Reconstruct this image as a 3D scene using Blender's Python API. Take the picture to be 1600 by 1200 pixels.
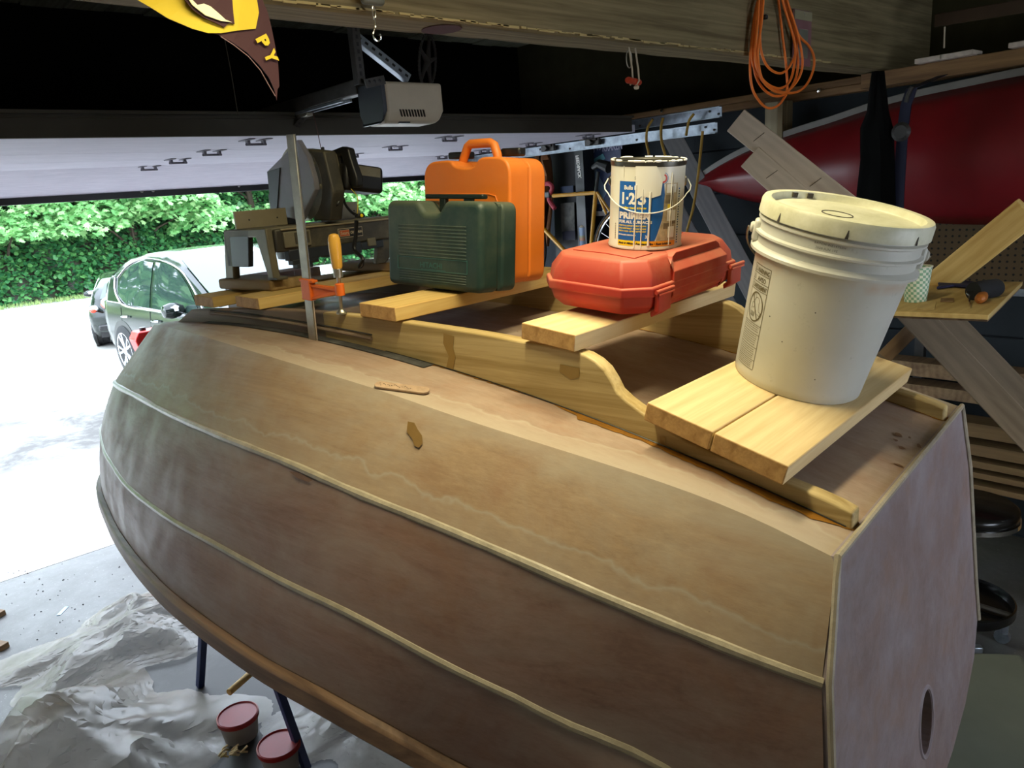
import bpy, bmesh, math, random
from mathutils import Vector, Matrix
import numpy as np

random.seed(7)
for o in list(bpy.data.objects):
    bpy.data.objects.remove(o, do_unlink=True)
scene = bpy.context.scene
COL = scene.collection
PI = math.pi

# ------------------------------------------------------------------ camera
FPX, YAW, PITCH, ROLL = 1155.0, math.radians(40.9), math.radians(14.57), math.radians(-4.5)
CP = Vector((0.0, 0.0, 2.1))
_fw = Vector((math.sin(YAW) * math.cos(PITCH), math.cos(YAW) * math.cos(PITCH), -math.sin(PITCH)))
_r0 = Vector((math.cos(YAW), -math.sin(YAW), 0))
_u0 = _r0.cross(_fw)
_r = _r0 * math.cos(ROLL) + _u0 * math.sin(ROLL)
_u = -_r0 * math.sin(ROLL) + _u0 * math.cos(ROLL)
cam_d = bpy.data.cameras.new('camera')
cam_d.sensor_width = 36.0
cam_d.lens = FPX / 1600 * 36
cam_d.clip_start = 0.05
cam_d.clip_end = 300
cam = bpy.data.objects.new('camera', cam_d)
COL.objects.link(cam)
m3 = Matrix((_r, _u, -_fw)).transposed()
cam.matrix_world = Matrix.Translation(CP) @ m3.to_4x4()
scene.camera = cam

# ------------------------------------------------------------------ light
scene.view_settings.view_transform = 'Standard'
scene.view_settings.look = 'None'
scene.view_settings.gamma = 1.0
scene.view_settings.use_curve_mapping = False
scene.view_settings.exposure = 0.0
world = bpy.data.worlds.new('overcast_sky')
scene.world = world
world.use_nodes = True
bg = world.node_tree.nodes['Background']
bg.inputs[0].default_value = (0.74, 0.85, 1.0, 1)
bg.inputs[1].default_value = 10.0

LAMP_POS = Vector((0.92, 0.98, 2.93))
def area(name, loc, target, sx, sy, power, color):
    d = bpy.data.lights.new(name, 'AREA')
    d.shape = 'RECTANGLE'
    d.size = sx
    d.size_y = sy
    d.energy = power
    d.color = color
    if name.startswith('ceiling'): d.spread = math.radians(150)
    o = bpy.data.objects.new(name, d)
    COL.objects.link(o)
    o.location = loc
    o.rotation_euler = (Vector(target) - Vector(loc)).to_track_quat('-Z', 'Y').to_euler()
    return o
area('ceiling_lamp_light', LAMP_POS - Vector((0, 0, 0.07)), LAMP_POS - Vector((0, 0, 1)), 1.22, 0.13, 22, (1.0, 0.89, 0.56))
# daylight from the window in the back wall
area('back_window_light', (2.2, -1.42, 1.7), (2.2, 3, 1.0), 1.0, 0.8, 5.0, (0.90, 0.88, 0.98))

# ------------------------------------------------------------------ pixel rays (1600 x 1200) to places in the room
def ray(x, y):
    return (x - 800) * _r / FPX - (y - 600) * _u / FPX + _fw
def atX(x, y, X):
    d = ray(x, y); return CP + d * ((X - CP.x) / d.x)
def atY(x, y, Y):
    d = ray(x, y); return CP + d * ((Y - CP.y) / d.y)
def atZ(x, y, Z):
    d = ray(x, y); return CP + d * ((Z - CP.z) / d.z)
def atD(x, y, D):
    return CP + ray(x, y) * D

# ------------------------------------------------------------------ mesh helpers
def hexc(h, a=1.0):
    h = h.lstrip('#')
    c = [int(h[i:i + 2], 16) / 255 for i in (0, 2, 4)]
    return tuple((v / 12.92 if v <= 0.04045 else ((v + 0.055) / 1.055) ** 2.4) for v in c) + (a,)

class MB:
    def __init__(self):
        self.v = []; self.f = []; self.uv = {}; self.mi = []
    def add(self, vs, fs, mi=0):
        n = len(self.v)
        self.v += [Vector(p) for p in vs]
        for f in fs:
            self.f.append([n + i for i in f]); self.mi.append(mi)
        return self
    def box(self, c, s, rot=None, mi=0):
        hx, hy, hz = s[0] / 2, s[1] / 2, s[2] / 2
        vs = [Vector((x, y, z)) for z in (-hz, hz) for y in (-hy, hy) for x in (-hx, hx)]
        if rot is not None:
            vs = [rot @ p for p in vs]
        vs = [p + Vector(c) for p in vs]
        return self.add(vs, [(0, 2, 3, 1), (4, 5, 7, 6), (0, 1, 5, 4), (2, 6, 7, 3), (0, 4, 6, 2), (1, 3, 7, 5)], mi)
    def hexa(self, p8, mi=0):   # bottom 4 ccw, top 4 ccw
        return self.add(p8, [(3, 2, 1, 0), (4, 5, 6, 7), (0, 1, 5, 4), (1, 2, 6, 5), (2, 3, 7, 6), (3, 0, 4, 7)], mi)
    def prism(self, pts, d, mi=0):   # pts: planar loop of Vectors, extruded by vector d
        n = len(pts); d = Vector(d)
        vs = [Vector(p) for p in pts] + [Vector(p) + d for p in pts]
        fs = [list(range(n))[::-1], list(range(n, 2 * n))]
        for i in range(n):
            j = (i + 1) % n
            fs.append((i, j, n + j, n + i))
        return self.add(vs, fs, mi)
    def tube(self, pts, r, seg=8, mi=0, closed=False, caps=True):
        pts = [Vector(p) for p in pts]; n = len(pts)
        rs = r if isinstance(r, (list, tuple)) else [r] * n
        vs = []; fs = []
        t0 = (pts[1] - pts[0]).normalized()
        nrm = t0.orthogonal().normalized()
        for i in range(n):
            if closed:
                t = (pts[(i + 1) % n] - pts[i - 1]).normalized()
            else:
                t = (pts[min(i + 1, n - 1)] - pts[max(i - 1, 0)]).normalized()
            nrm = (nrm - t * nrm.dot(t)).normalized()
            b = t.cross(nrm)
            for k in range(seg):
                a = 2 * PI * k / seg
                vs.append(pts[i] + (nrm * math.cos(a) + b * math.sin(a)) * rs[i])
        m = n if closed else n - 1
        for i in range(m):
            for k in range(seg):
                a = i * seg + k; b2 = i * seg + (k + 1) % seg
                c = ((i + 1) % n) * seg + (k + 1) % seg; d = ((i + 1) % n) * seg + k
                fs.append((a, b2, c, d))
        if caps and not closed:
            fs.append(list(range(seg))[::-1]); fs.append([(n - 1) * seg + k for k in range(seg)])
        return self.add(vs, fs, mi)
    def lathe(self, prof, seg=32, mi=0, c=(0, 0, 0), axis='z'):   # prof: (r, z)
        vs = []; fs = []; n = len(prof)
        for r_, z_ in prof:
            for k in range(seg):
                a = 2 * PI * k / seg
                p = Vector((r_ * math.cos(a), r_ * math.sin(a), z_))
                if axis == 'x': p = Vector((p.z, p.x, p.y))
                if axis == 'y': p = Vector((p.x, p.z, p.y))
                vs.append(p + Vector(c))
        for i in range(n - 1):
            for k in range(seg):
                k2 = (k + 1) % seg
                fs.append((i * seg + k, i * seg + k2, (i + 1) * seg + k2, (i + 1) * seg + k))
        if prof[0][0] > 1e-6: fs.append(list(range(seg))[::-1])
        if prof[-1][0] > 1e-6: fs.append([(n - 1) * seg + k for k in range(seg)])
        return self.add(vs, fs, mi)
    def ribbon(self, pts, side, w, th, mi=0):
        side = Vector(side).normalized() * (w / 2); th = Vector(th)
        n = len(pts); vs = []
        for p in pts:
            p = Vector(p); vs += [p - side, p + side, p + side + th, p - side + th]
        fs = []
        for i in range(n - 1):
            for k in range(4):
                fs.append((i * 4 + k, i * 4 + (k + 1) % 4, (i + 1) * 4 + (k + 1) % 4, (i + 1) * 4 + k))
        fs += [(3, 2, 1, 0), tuple((n - 1) * 4 + k for k in range(4))]
        return self.add(vs, fs, mi)
    def build(self, name, mat, parent=None, bevel=0, seg=2, smooth=False, loc=None, rot=None, fix=True, ang=35):
        me = bpy.data.meshes.new(name)
        me.from_pydata([tuple(p) for p in self.v], [], self.f)
        mats = mat if isinstance(mat, (list, tuple)) else [mat]
        for m in mats: me.materials.append(m)
        for i, p in enumerate(me.polygons): p.material_index = self.mi[i]
        if fix:
            bm = bmesh.new(); bm.from_mesh(me)
            bmesh.ops.remove_doubles(bm, verts=bm.verts, dist=1e-6)
            bmesh.ops.recalc_face_normals(bm, faces=bm.faces)
            bm.to_mesh(me); bm.free()
        o = bpy.data.objects.new(name, me)
        COL.objects.link(o)
        if parent is not None: o.parent = parent
        if loc is not None: o.location = loc
        if rot is not None: o.rotation_euler = rot
        if bevel:
            b = o.modifiers.new('bevel', 'BEVEL'); b.width = bevel; b.segments = seg; b.limit_method = 'ANGLE'; b.angle_limit = math.radians(30)
            b.harden_normals = False
        if smooth or bevel:
            for p in me.polygons: p.use_smooth = True
            try:
                me.set_sharp_from_angle(angle=math.radians(ang if not bevel else 30))
            except Exception:
                pass
        return o

def tag(o, label=None, cat=None, group=None, kind=None):
    if label: o['label'] = label
    if cat: o['category'] = cat
    if group: o['group'] = group
    if kind: o['kind'] = kind
    return o
def thing(name, label, cat, loc=(0, 0, 0), rot=(0, 0, 0), group=None, kind=None):
    o = bpy.data.objects.new(name, None); COL.objects.link(o)
    o.location = loc
    if isinstance(rot, Matrix): o.rotation_euler = rot.to_euler()
    else: o.rotation_euler = rot
    o.empty_display_size = 0.05
    return tag(o, label, cat, group, kind)
def frame(ex, ey, ez):
    return Matrix((Vector(ex).normalized(), Vector(ey).normalized(), Vector(ez).normalized())).transposed()
def axis_rot(ax, x_hint=(1, 0, 0)):
    z = Vector(ax).normalized(); x = Vector(x_hint); x = (x - z * x.dot(z)).normalized(); y = z.cross(x)
    return frame(x, y, z)

_tc = {}
def text_mesh(s, size, bold=0.0, spacing=1.0, shear=0.0, xs=1.0):
    cu = bpy.data.curves.new('lettering', 'FONT'); cu.body = s; cu.size = size; cu.align_x = 'LEFT'
    cu.offset = bold; cu.space_character = spacing; cu.shear = shear; cu.resolution_u = 2
    o = bpy.data.objects.new('tmp', cu); COL.objects.link(o)
    dg = bpy.context.evaluated_depsgraph_get(); dg.update()
    me = bpy.data.meshes.new_from_object(o.evaluated_get(dg))
    vs = [Vector((v.co.x * xs, v.co.y, 0)) for v in me.vertices]; fs = [tuple(p.vertices) for p in me.polygons]
    bpy.data.objects.remove(o); bpy.data.meshes.remove(me); bpy.data.curves.remove(cu)
    return vs, fs
def put_text(mb, s, x, y, size, fn, bold=0.0, mi=0, w=None, shear=0.0, spacing=1.0):
    vs, fs = text_mesh(s, size, bold, spacing, shear)
    if not vs: return
    if w:
        mx = max(v.x for v in vs) or 1
        for v in vs: v.x *= w / mx
    mb.add([fn(v.x + x, v.y + y) for v in vs], fs, mi)

# ------------------------------------------------------------------ materials
def nt(name):
    m = bpy.data.materials.new(name); m.use_nodes = True
    t = m.node_tree; b = t.nodes['Principled BSDF']
    return m, t, b
def N(t, typ, **kw):
    n = t.nodes.new(typ)
    for k, v in kw.items():
        if hasattr(n, k): setattr(n, k, v)
    return n
def coords(t, scale=(1, 1, 1), kind='Object', rot=(0, 0, 0)):
    tc = N(t, 'ShaderNodeTexCoord'); mp = N(t, 'ShaderNodeMapping')
    mp.inputs['Scale'].default_value = scale; mp.inputs['Rotation'].default_value = rot
    t.links.new(tc.outputs[kind], mp.inputs[0]); return mp.outputs[0]
def noise(t, vec, scale, detail=4, rough=0.6, dist=0.0):
    n = N(t, 'ShaderNodeTexNoise'); n.inputs['Scale'].default_value = scale
    n.inputs['Detail'].default_value = detail; n.inputs['Roughness'].default_value = rough; n.inputs['Distortion'].default_value = dist
    t.links.new(vec, n.inputs['Vector']); return n.outputs['Fac']
def ramp(t, fac, stops):
    r = N(t, 'ShaderNodeValToRGB'); e = r.color_ramp.elements
    while len(e) < len(stops): e.new(0.5)
    for i, (p, c) in enumerate(stops):
        e[i].position = p; e[i].color = c if len(c) == 4 else tuple(c) + (1,)
    t.links.new(fac, r.inputs[0]); return r.outputs[0]
def mix(t, fac, a, b, mode='MIX'):
    m = N(t, 'ShaderNodeMix'); m.data_type = 'RGBA'; m.blend_type = mode
    for k, v in (('Factor', fac), ('A', a), ('B', b)):
        i = [s for s in m.inputs if s.name == k and (s.type == ('VALUE' if k == 'Factor' else 'RGBA'))][0]
        if isinstance(v, (int, float)): i.default_value = v
        elif isinstance(v, tuple): i.default_value = v
        else: t.links.new(v, i)
    return [s for s in m.outputs if s.type == 'RGBA'][0]
def math_(t, op, a, b=None, c=None):
    m = N(t, 'ShaderNodeMath', operation=op)
    for i, v in enumerate((a, b, c)):
        if v is None: continue
        if isinstance(v, (int, float)): m.inputs[i].default_value = v
        else: t.links.new(v, m.inputs[i])
    return m.outputs[0]
def bump(t, b, fac, strength=0.2, dist=0.01):
    n = N(t, 'ShaderNodeBump'); n.inputs['Strength'].default_value = strength; n.inputs['Distance'].default_value = dist
    t.links.new(fac, n.inputs['Height']); t.links.new(n.outputs[0], b.inputs['Normal'])

def plain(name, col, rough=0.5, metal=0.0, var=0.12, scale=8, bmp=0.0, spec=0.5, dust=None, dustamt=0.4, coat=0.0):
    m, t, b = nt(name)
    c = hexc(col) if isinstance(col, str) else col
    v = coords(t)
    f = noise(t, v, scale)
    lo = tuple(x * (1 - var) for x in c[:3]) + (1,); hi = tuple(min(1, x * (1 + var)) for x in c[:3]) + (1,)
    out = ramp(t, f, [(0.3, lo), (0.7, hi)])
    if dust:
        g = noise(t, v, scale * 0.6, 6, 0.7)
        d = ramp(t, g, [(0.45, (0, 0, 0)), (0.75, (dustamt,) * 3)])
        geo = N(t, 'ShaderNodeNewGeometry'); sx = N(t, 'ShaderNodeSeparateXYZ'); t.links.new(geo.outputs['Normal'], sx.inputs[0])
        up = math_(t, 'MULTIPLY', math_(t, 'MAXIMUM', sx.outputs[2], 0.0), dustamt * 0.9)
        fac = math_(t, 'MINIMUM', math_(t, 'ADD', d, up), 1.0)
        out = mix(t, fac, out, hexc(dust))
    t.links.new(out, b.inputs['Base Color'])
    b.inputs['Roughness'].default_value = rough; b.inputs['Metallic'].default_value = metal
    b.inputs['Specular IOR Level'].default_value = spec
    if coat: b.inputs['Coat Weight'].default_value = coat
    if bmp: bump(t, b, noise(t, v, scale * 8, 3), bmp, 0.002)
    return m
def wood(name, c1, c2, axis='X', rings=60, knots=True, rough=0.65, dark=None, kind='Object'):
    m, t, b = nt(name)
    sc = {'X': (0.9, rings / 3, rings / 3), 'Y': (rings / 3, 0.9, rings / 3), 'Z': (rings / 3, rings / 3, 0.9)}[axis]
    v = coords(t, sc, kind)
    n1 = noise(t, v, 1.0, 5, 0.65, 0.6)
    v2 = coords(t, tuple(3.0 if s < 1 else s * 3.3 for s in sc), kind)
    n2 = noise(t, v2, 1.0, 3, 0.7)
    v3 = coords(t, tuple(2.0 if s < 1 else 9 for s in sc), kind)
    w = N(t, 'ShaderNodeTexWave', wave_type='BANDS', bands_direction='Y' if axis == 'X' else 'X'); w.inputs['Scale'].default_value = 1.1
    w.inputs['Distortion'].default_value = 5; w.inputs['Detail'].default_value = 3; w.inputs['Detail Scale'].default_value = 0.7
    t.links.new(v3, w.inputs['Vector'])
    f = math_(t, 'ADD', math_(t, 'MULTIPLY', n1, 0.72), math_(t, 'MULTIPLY', w.outputs['Fac'], 0.07))
    f = math_(t, 'ADD', f, math_(t, 'MULTIPLY', n2, 0.21))
    col = ramp(t, f, [(0.36, hexc(c2)), (0.60, hexc(c1))])
    if knots:
        kv = coords(t, tuple(4 if s < 1 else 11 for s in sc), kind)
        vo = N(t, 'ShaderNodeTexVoronoi'); vo.inputs['Scale'].default_value = 1.0; t.links.new(kv, vo.inputs['Vector'])
        k = ramp(t, vo.outputs['Distance'], [(0.05, (1, 1, 1)), (0.16, (0, 0, 0))])
        col = mix(t, math_(t, 'MULTIPLY', k, 0.55), col, hexc(dark or '6a4526'))
    t.links.new(col, b.inputs['Base Color']); b.inputs['Roughness'].default_value = rough
    b.inputs['Specular IOR Level'].default_value = 0.3
    bump(t, b, n2, 0.25, 0.002)
    return m

M = {}
M['pine'] = wood('pine_board', 'dfc999', 'c6a877', 'X', 55)
M['pine2'] = wood('pine_board_yellow', 'd9bb78', 'b8904e', 'X', 45)
M['pine_dark'] = wood('old_brown_wood', '8f7455', '6b523a', 'X', 40)
M['runner_wood'] = wood('skid_wood', 'c4ad7c', '9a8250', 'Y', 90, knots=False, rough=0.5)
M['stud'] = wood('wall_stud', '8f805f', '6f6046', 'Z', 40)
M['stud_x'] = wood('wall_rail', '8a6a45', '5f4429', 'Y', 40)
M['beam'] = wood('beam_wood', '867858', '5f543a', 'X', 110, knots=False, rough=0.9)
M['greyboard'] = wood('painted_grey_board', 'c2b5a6', 'a5988c', 'X', 30, knots=False)
M['greyboard2'] = wood('pale_grey_board', '8e8c8c', '77767a', 'X', 30, knots=False)
M['ply'] = wood('plywood_sheet', 'c6ac72', 'a98d55', 'X', 20, knots=False)
M['dark_ceiling'] = wood('dark_roof_boards', 'a2a28c', '80806a', 'Y', 30, knots=False, rough=0.95)
M['endgrain'] = wood('end_grain', 'c69b62', 'a57b48', 'X', 160, knots=False)
M['olive_dark'] = plain('dark_olive_board', '45422f', 0.95, spec=0.1)
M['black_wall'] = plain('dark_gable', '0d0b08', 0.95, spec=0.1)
M['teal_wall'] = plain('dark_slate_wall', '2b3034', 0.9, var=0.2, scale=3, spec=0.2)
M['steel'] = plain('bare_steel', 'a8a497', 0.35, 0.9, 0.2, 20)
M['galv'] = plain('galvanised_steel', '9aa2ac', 0.35, 0.85, 0.35, 14)
M['dark_steel'] = plain('dark_angle_iron', '4c4a48', 0.5, 0.7, 0.2, 20)
M['chrome'] = plain('chrome', 'd8d8d8', 0.12, 1.0, 0.05)
M['black'] = plain('black_plastic', '141414', 0.4, var=0.2)
M['black_gloss'] = plain('black_vinyl', '0d0d0e', 0.25, var=0.2)
M['rubber'] = plain('black_rubber', '181818', 0.8)
M['white_p'] = plain('white_plastic', 'd8d6c4', 0.4, var=0.04, scale=3)
M['cream'] = plain('cream_plastic', 'b7ab94', 0.5, var=0.06)
M['navy'] = plain('navy_plastic', '252b33', 0.4)
M['orange_case'] = plain('orange_plastic', 'd8721a', 0.5, var=0.06, scale=5, bmp=0.15, dust='d9a777', dustamt=0.12)
M['green_case'] = plain('green_plastic', '18332f', 0.5, var=0.15, scale=5, bmp=0.2, dust='8a8a70', dustamt=0.28)
M['red_case'] = plain('red_plastic', 'b02a1c', 0.55, var=0.1, scale=6, bmp=0.1, dust='b98468', dustamt=0.48)
M['orange_cord'] = plain('orange_rubber', 'ec7a26', 0.5, var=0.06)
M['yellow_cord'] = plain('yellow_rope', '9a7826', 0.7)
M['yellow_paint'] = plain('yellow_frame_paint', 'c08a1c', 0.35, var=0.1)
M['orange_paint'] = plain('orange_enamel', 'd8661c', 0.4, var=0.05)
M['handle_wood'] = plain('varnished_handle', 'c8963c', 0.3, var=0.08)
M['blue_metal'] = plain('blue_enamel', '1c2c5c', 0.45)
M['red_p'] = plain('red_lid_plastic', '9a1c1c', 0.45)
M['saw_grey'] = plain('cast_grey', '6f6a58', 0.5, 0.3, 0.15, 12, dust='9a927a', dustamt=0.3)
M['saw_dark'] = plain('saw_dark_paint', '3c3a34', 0.5, 0.2, 0.2, 10, dust='8c8468', dustamt=0.4)
M['fence_alu'] = plain('dull_aluminium', '9c9278', 0.5, 0.4, 0.08, 14)
M['cardboard'] = plain('cardboard', 'a07a4c', 0.85)
M['white'] = plain('white_paint', 'ecebe4', 0.6, var=0.03)

# ------------------------------------------------------------------ room shell
def struct(name, mb, mat, **k):
    return tag(mb.build(name, mat, **k), kind='structure')

# garage floor: stained concrete
m, t, b = nt('garage_concrete')
v = coords(t)
n1 = noise(t, v, 1.3, 7, 0.7, 0.4); n2 = noise(t, v, 6, 6, 0.75); n3 = noise(t, v, 60, 3, 0.8)
c = ramp(t, n1, [(0.3, hexc('4c4a47')), (0.55, hexc('6b6a67')), (0.75, hexc('83827f'))])
c = mix(t, ramp(t, n2, [(0.5, (0, 0, 0)), (0.72, (0.55, 0.55, 0.55))]), c, hexc('55504a'))
c = mix(t, ramp(t, n3, [(0.62, (0, 0, 0)), (0.75, (0.5, 0.5, 0.5))]), c, hexc('c9c9c6'))
# shade painted dark into the concrete under the boat, edge broken by noise
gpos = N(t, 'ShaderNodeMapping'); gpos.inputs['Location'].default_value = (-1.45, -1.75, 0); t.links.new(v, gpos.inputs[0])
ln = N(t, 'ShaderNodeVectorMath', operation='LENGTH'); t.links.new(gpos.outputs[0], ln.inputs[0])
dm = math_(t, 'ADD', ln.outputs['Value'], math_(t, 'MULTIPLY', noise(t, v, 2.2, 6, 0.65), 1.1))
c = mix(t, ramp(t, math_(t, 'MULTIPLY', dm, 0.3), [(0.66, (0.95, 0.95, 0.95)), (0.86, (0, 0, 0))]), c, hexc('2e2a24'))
t.links.new(c, b.inputs['Base Color']); b.inputs['Roughness'].default_value = 0.55
bump(t, b, n2, 0.2, 0.004)
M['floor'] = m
m, t, b = nt('driveway_concrete')
v = coords(t)
n1 = noise(t, v, 0.5, 8, 0.7, 0.5); n2 = noise(t, v, 5, 6, 0.7)
c = ramp(t, n1, [(0.36, hexc('8d8b84')), (0.5, hexc('b9b7b1')), (0.7, hexc('c9c8c4'))])
c = mix(t, ramp(t, n2, [(0.5, (0, 0, 0)), (0.75, (0.3, 0.3, 0.3))]), c, hexc('7d7a70'))
t.links.new(c, b.inputs['Base Color']); b.inputs['Roughness'].default_value = 0.8
M['drive'] = m
YT = 5.30    # door plane
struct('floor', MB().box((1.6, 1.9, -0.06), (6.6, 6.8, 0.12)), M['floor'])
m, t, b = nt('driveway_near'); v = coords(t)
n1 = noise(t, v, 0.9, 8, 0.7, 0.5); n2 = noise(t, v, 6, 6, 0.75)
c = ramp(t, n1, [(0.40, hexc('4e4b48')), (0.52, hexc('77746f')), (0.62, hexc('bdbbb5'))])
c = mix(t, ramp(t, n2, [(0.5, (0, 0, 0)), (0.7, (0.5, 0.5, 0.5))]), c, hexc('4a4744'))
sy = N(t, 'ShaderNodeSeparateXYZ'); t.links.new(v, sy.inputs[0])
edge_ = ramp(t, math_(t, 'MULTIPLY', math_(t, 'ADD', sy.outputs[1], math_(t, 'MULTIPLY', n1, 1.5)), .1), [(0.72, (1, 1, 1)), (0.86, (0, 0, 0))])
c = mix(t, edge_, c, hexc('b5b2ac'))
t.links.new(c, b.inputs['Base Color']); b.inputs['Roughness'].default_value = 0.85
M['drive_near'] = m
# driveway slabs with joints between
dr = thing('driveway', None, None, kind='structure')
ys = [5.335, 10.05, 15.2, 25.5]
for j in range(3):
    for x0, x1 in ((-9, 0.2), (0.215, 9.0), (9.015, 24)):
        MB().box(((x0 + x1) / 2, (ys[j] + ys[j + 1] - 0.015) / 2, -0.09), (x1 - x0, ys[j + 1] - ys[j] - 0.015, 0.16)).build('slab', M['drive_near'] if j == 0 else M['drive'], dr)
m, t, b = nt('lawn'); v = coords(t)
c = ramp(t, noise(t, v, 3, 6, 0.8), [(0.3, hexc('54743a')), (0.7, hexc('9cae6a'))]); t.links.new(c, b.inputs['Base Color']); b.inputs['Roughness'].default_value = 0.9
M['lawn'] = m
struct('lawn', MB().box((8, 38, -0.14), (90, 25.2, 0.2)), M['lawn'])
m, t, b = nt('soil'); b.inputs['Base Color'].default_value = hexc('3c3a2a'); M['soil'] = m

CEIL = 3.35
# roof boards, each a board
ce = thing('ceiling', None, None, kind='structure')
for i in range(30):
    x = -1.6 + i * 0.225
    MB().box((x + 0.1, 1.95, CEIL + 0.02 + 0.004 * (i % 3)), (0.215, 6.9, 0.03)).build('board', M['dark_ceiling'], ce)
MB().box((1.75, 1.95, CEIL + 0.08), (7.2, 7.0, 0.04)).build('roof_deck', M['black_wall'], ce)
# walls
struct('wall_left', MB().box((-1.65, 1.9, 1.7), (0.12, 6.9, 3.4)), plain('painted_wallboard', 'cfc8be', .9, var=.04))
wr = thing('wall_right', None, None, kind='structure')
MB().box((4.62, 1.9, 1.27), (0.1, 6.9, 2.54)).build('backing', M['teal_wall'], wr)
for i in range(9):   # horizontal siding seen between the studs
    MB().box((4.555, 1.9, 0.16 + i * 0.28), (0.03, 6.9, 0.272)).build('siding_board', M['teal_wall'], wr, bevel=0.004, seg=1)
MB().box((5.05, 1.9, 2.95), (0.1, 6.9, 0.84)).build('upper_wall', M['olive_dark'], wr)
MB().box((4.83, 1.9, 2.52), (0.36, 6.9, 0.03)).build('ledge', M['black_wall'], wr)
for y in (-0.6, 0.15, 4.1, 4.9):
    MB().box((4.50, y, 1.26), (0.09, 0.04, 2.46)).build('stud', M['stud'], wr, bevel=0.003, seg=1)
MB().box((4.50, 1.9, 2.515), (0.09, 6.85, 0.04)).build('top_plate', M['stud_x'], wr, bevel=0.003, seg=1)
MB().box((4.495, 1.9, 2.555), (0.09, 6.85, 0.038)).build('top_plate', M['stud_x'], wr, bevel=0.003, seg=1)
MB().box((4.512, -0.1, 1.40), (0.02, 3.4, 0.06)).build('shelf_rail', M['galv'], wr)
# front wall around the door opening (X -1.0 .. 4.0)
wf = thing('wall_front', None, None, kind='structure')
MB().box((-1.3, YT + 0.1, 1.15), (0.6, 0.14, 2.3)).build('jamb_wall', M['teal_wall'], wf)
MB().box((4.35, YT + 0.1, 1.15), (0.7, 0.14, 2.3)).build('jamb_wall', M['teal_wall'], wf)
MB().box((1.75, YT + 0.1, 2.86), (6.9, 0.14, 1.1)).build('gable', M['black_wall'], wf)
# back wall with a window opening
wb = thing('wall_back', None, None, kind='structure')
for c_, s_ in (((0.0, -1.55, 1.7), (3.2, 0.12, 3.4)), ((3.75, -1.55, 1.7), (1.9, 0.12, 3.4)), ((2.2, -1.55, 0.6), (1.2, 0.12, 1.2)), ((2.2, -1.55, 2.75), (1.2, 0.12, 1.3))):
    MB().box(c_, s_).build('wall_panel', bpy.data.materials['painted_wallboard'], wb)
wn = thing('window_1', None, None, kind='structure')
for c_, s_ in (((1.63, -1.53, 1.65), (0.05, 0.08, 0.9)), ((2.77, -1.53, 1.65), (0.05, 0.08, 0.9)), ((2.2, -1.53, 1.22), (1.1, 0.08, 0.05)), ((2.2, -1.53, 2.08), (1.1, 0.08, 0.05)), ((2.2, -1.53, 1.65), (0.03, 0.06, 0.86))):
    MB().box(c_, s_).build('sash', M['white'], wn, bevel=0.004)
# pegboard low on the right wall
m, t, b = nt('pegboard')
v = coords(t, (30, 30, 30)); vo = N(t, 'ShaderNodeTexVoronoi'); vo.inputs['Randomness'].default_value = 0.0; vo.inputs['Scale'].default_value = 1.0
t.links.new(v, vo.inputs['Vector'])
c = ramp(t, vo.outputs['Distance'], [(0.60, hexc('120d07')), (0.64, hexc('5a4426'))])
# holes: distance in cells on the yz plane
sx = N(t, 'ShaderNodeSeparateXYZ'); t.links.new(v, sx.inputs[0])
fy = math_(t, 'SUBTRACT', math_(t, 'FRACT', sx.outputs[1]), 0.5); fz = math_(t, 'SUBTRACT', math_(t, 'FRACT', sx.outputs[2]), 0.5)
dd = math_(t, 'SQRT', math_(t, 'ADD', math_(t, 'MULTIPLY', fy, fy), math_(t, 'MULTIPLY', fz, fz)))
c = ramp(t, dd, [(0.16, hexc('0c0906')), (0.2, hexc('4e3c22'))])
t.links.new(c, b.inputs['Base Color']); b.inputs['Roughness'].default_value = 0.9
M['peg'] = m
MB().box((4.50, 0.35, 1.62), (0.012, 2.5, 0.42)).build('pegboard', M['peg'], wr)

# ------------------------------------------------------------------ sectional garage door, open overhead
m, t, b = nt('door_panel_inside'); v = coords(t, (3, 30, 3))
c = ramp(t, noise(t, v, 2.0, 6, 0.75), [(0.3, hexc('b4b2c2')), (0.7, hexc('cfcbd8'))]); t.links.new(c, b.inputs['Base Color']); b.inputs['Roughness'].default_value = 0.7
bump(t, b, noise(t, v, 3, 4), 0.25, 0.003)
M['door'] = m
M['door_dark'] = plain('dark_door_edge', '38342a', 0.7, var=0.1)
d1 = thing('door_1', None, None, kind='structure')
ZD = 2.405
XA, XB = -0.95, 3.92
secs = [(3.14, 3.79), (3.793, 4.28), (4.283, 4.79)]
for y0, y1 in secs:
    MB().box(((XA + XB) / 2, (y0 + y1) / 2, ZD + 0.022), (XB - XA, y1 - y0, 0.044)).build('door_panel', M['door'], d1, bevel=0.002, seg=1)
zb = 2.285
MB().hexa([(XA, 4.795, ZD), (XB, 4.795, ZD), (XB, YT + 0.02, zb), (XA, YT + 0.02, zb), (XA, 4.795, ZD + 0.044), (XB, 4.795, ZD + 0.044), (XB, YT + 0.02, zb + 0.044), (XA, YT + 0.02, zb + 0.044)]).build('door_panel', M['door'], d1)
# bottom seal
MB().box(((XA + XB) / 2, YT + 0.035, zb - 0.005), (XB - XA, 0.03, 0.07)).build('bottom_seal', M['black'], d1, bevel=0.004)
for x in (0.55, 1.55, 1.62, 2.2, 3.0):
    MB().lathe([(0.012, 0), (0.012, 0.006), (0.006, 0.009)], 10, c=(0, 0, 0)).build('bolt', M['chrome'], d1, loc=(x, YT + 0.018, zb + 0.0), rot=(PI / 2 + PI, 0, 0))
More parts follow.
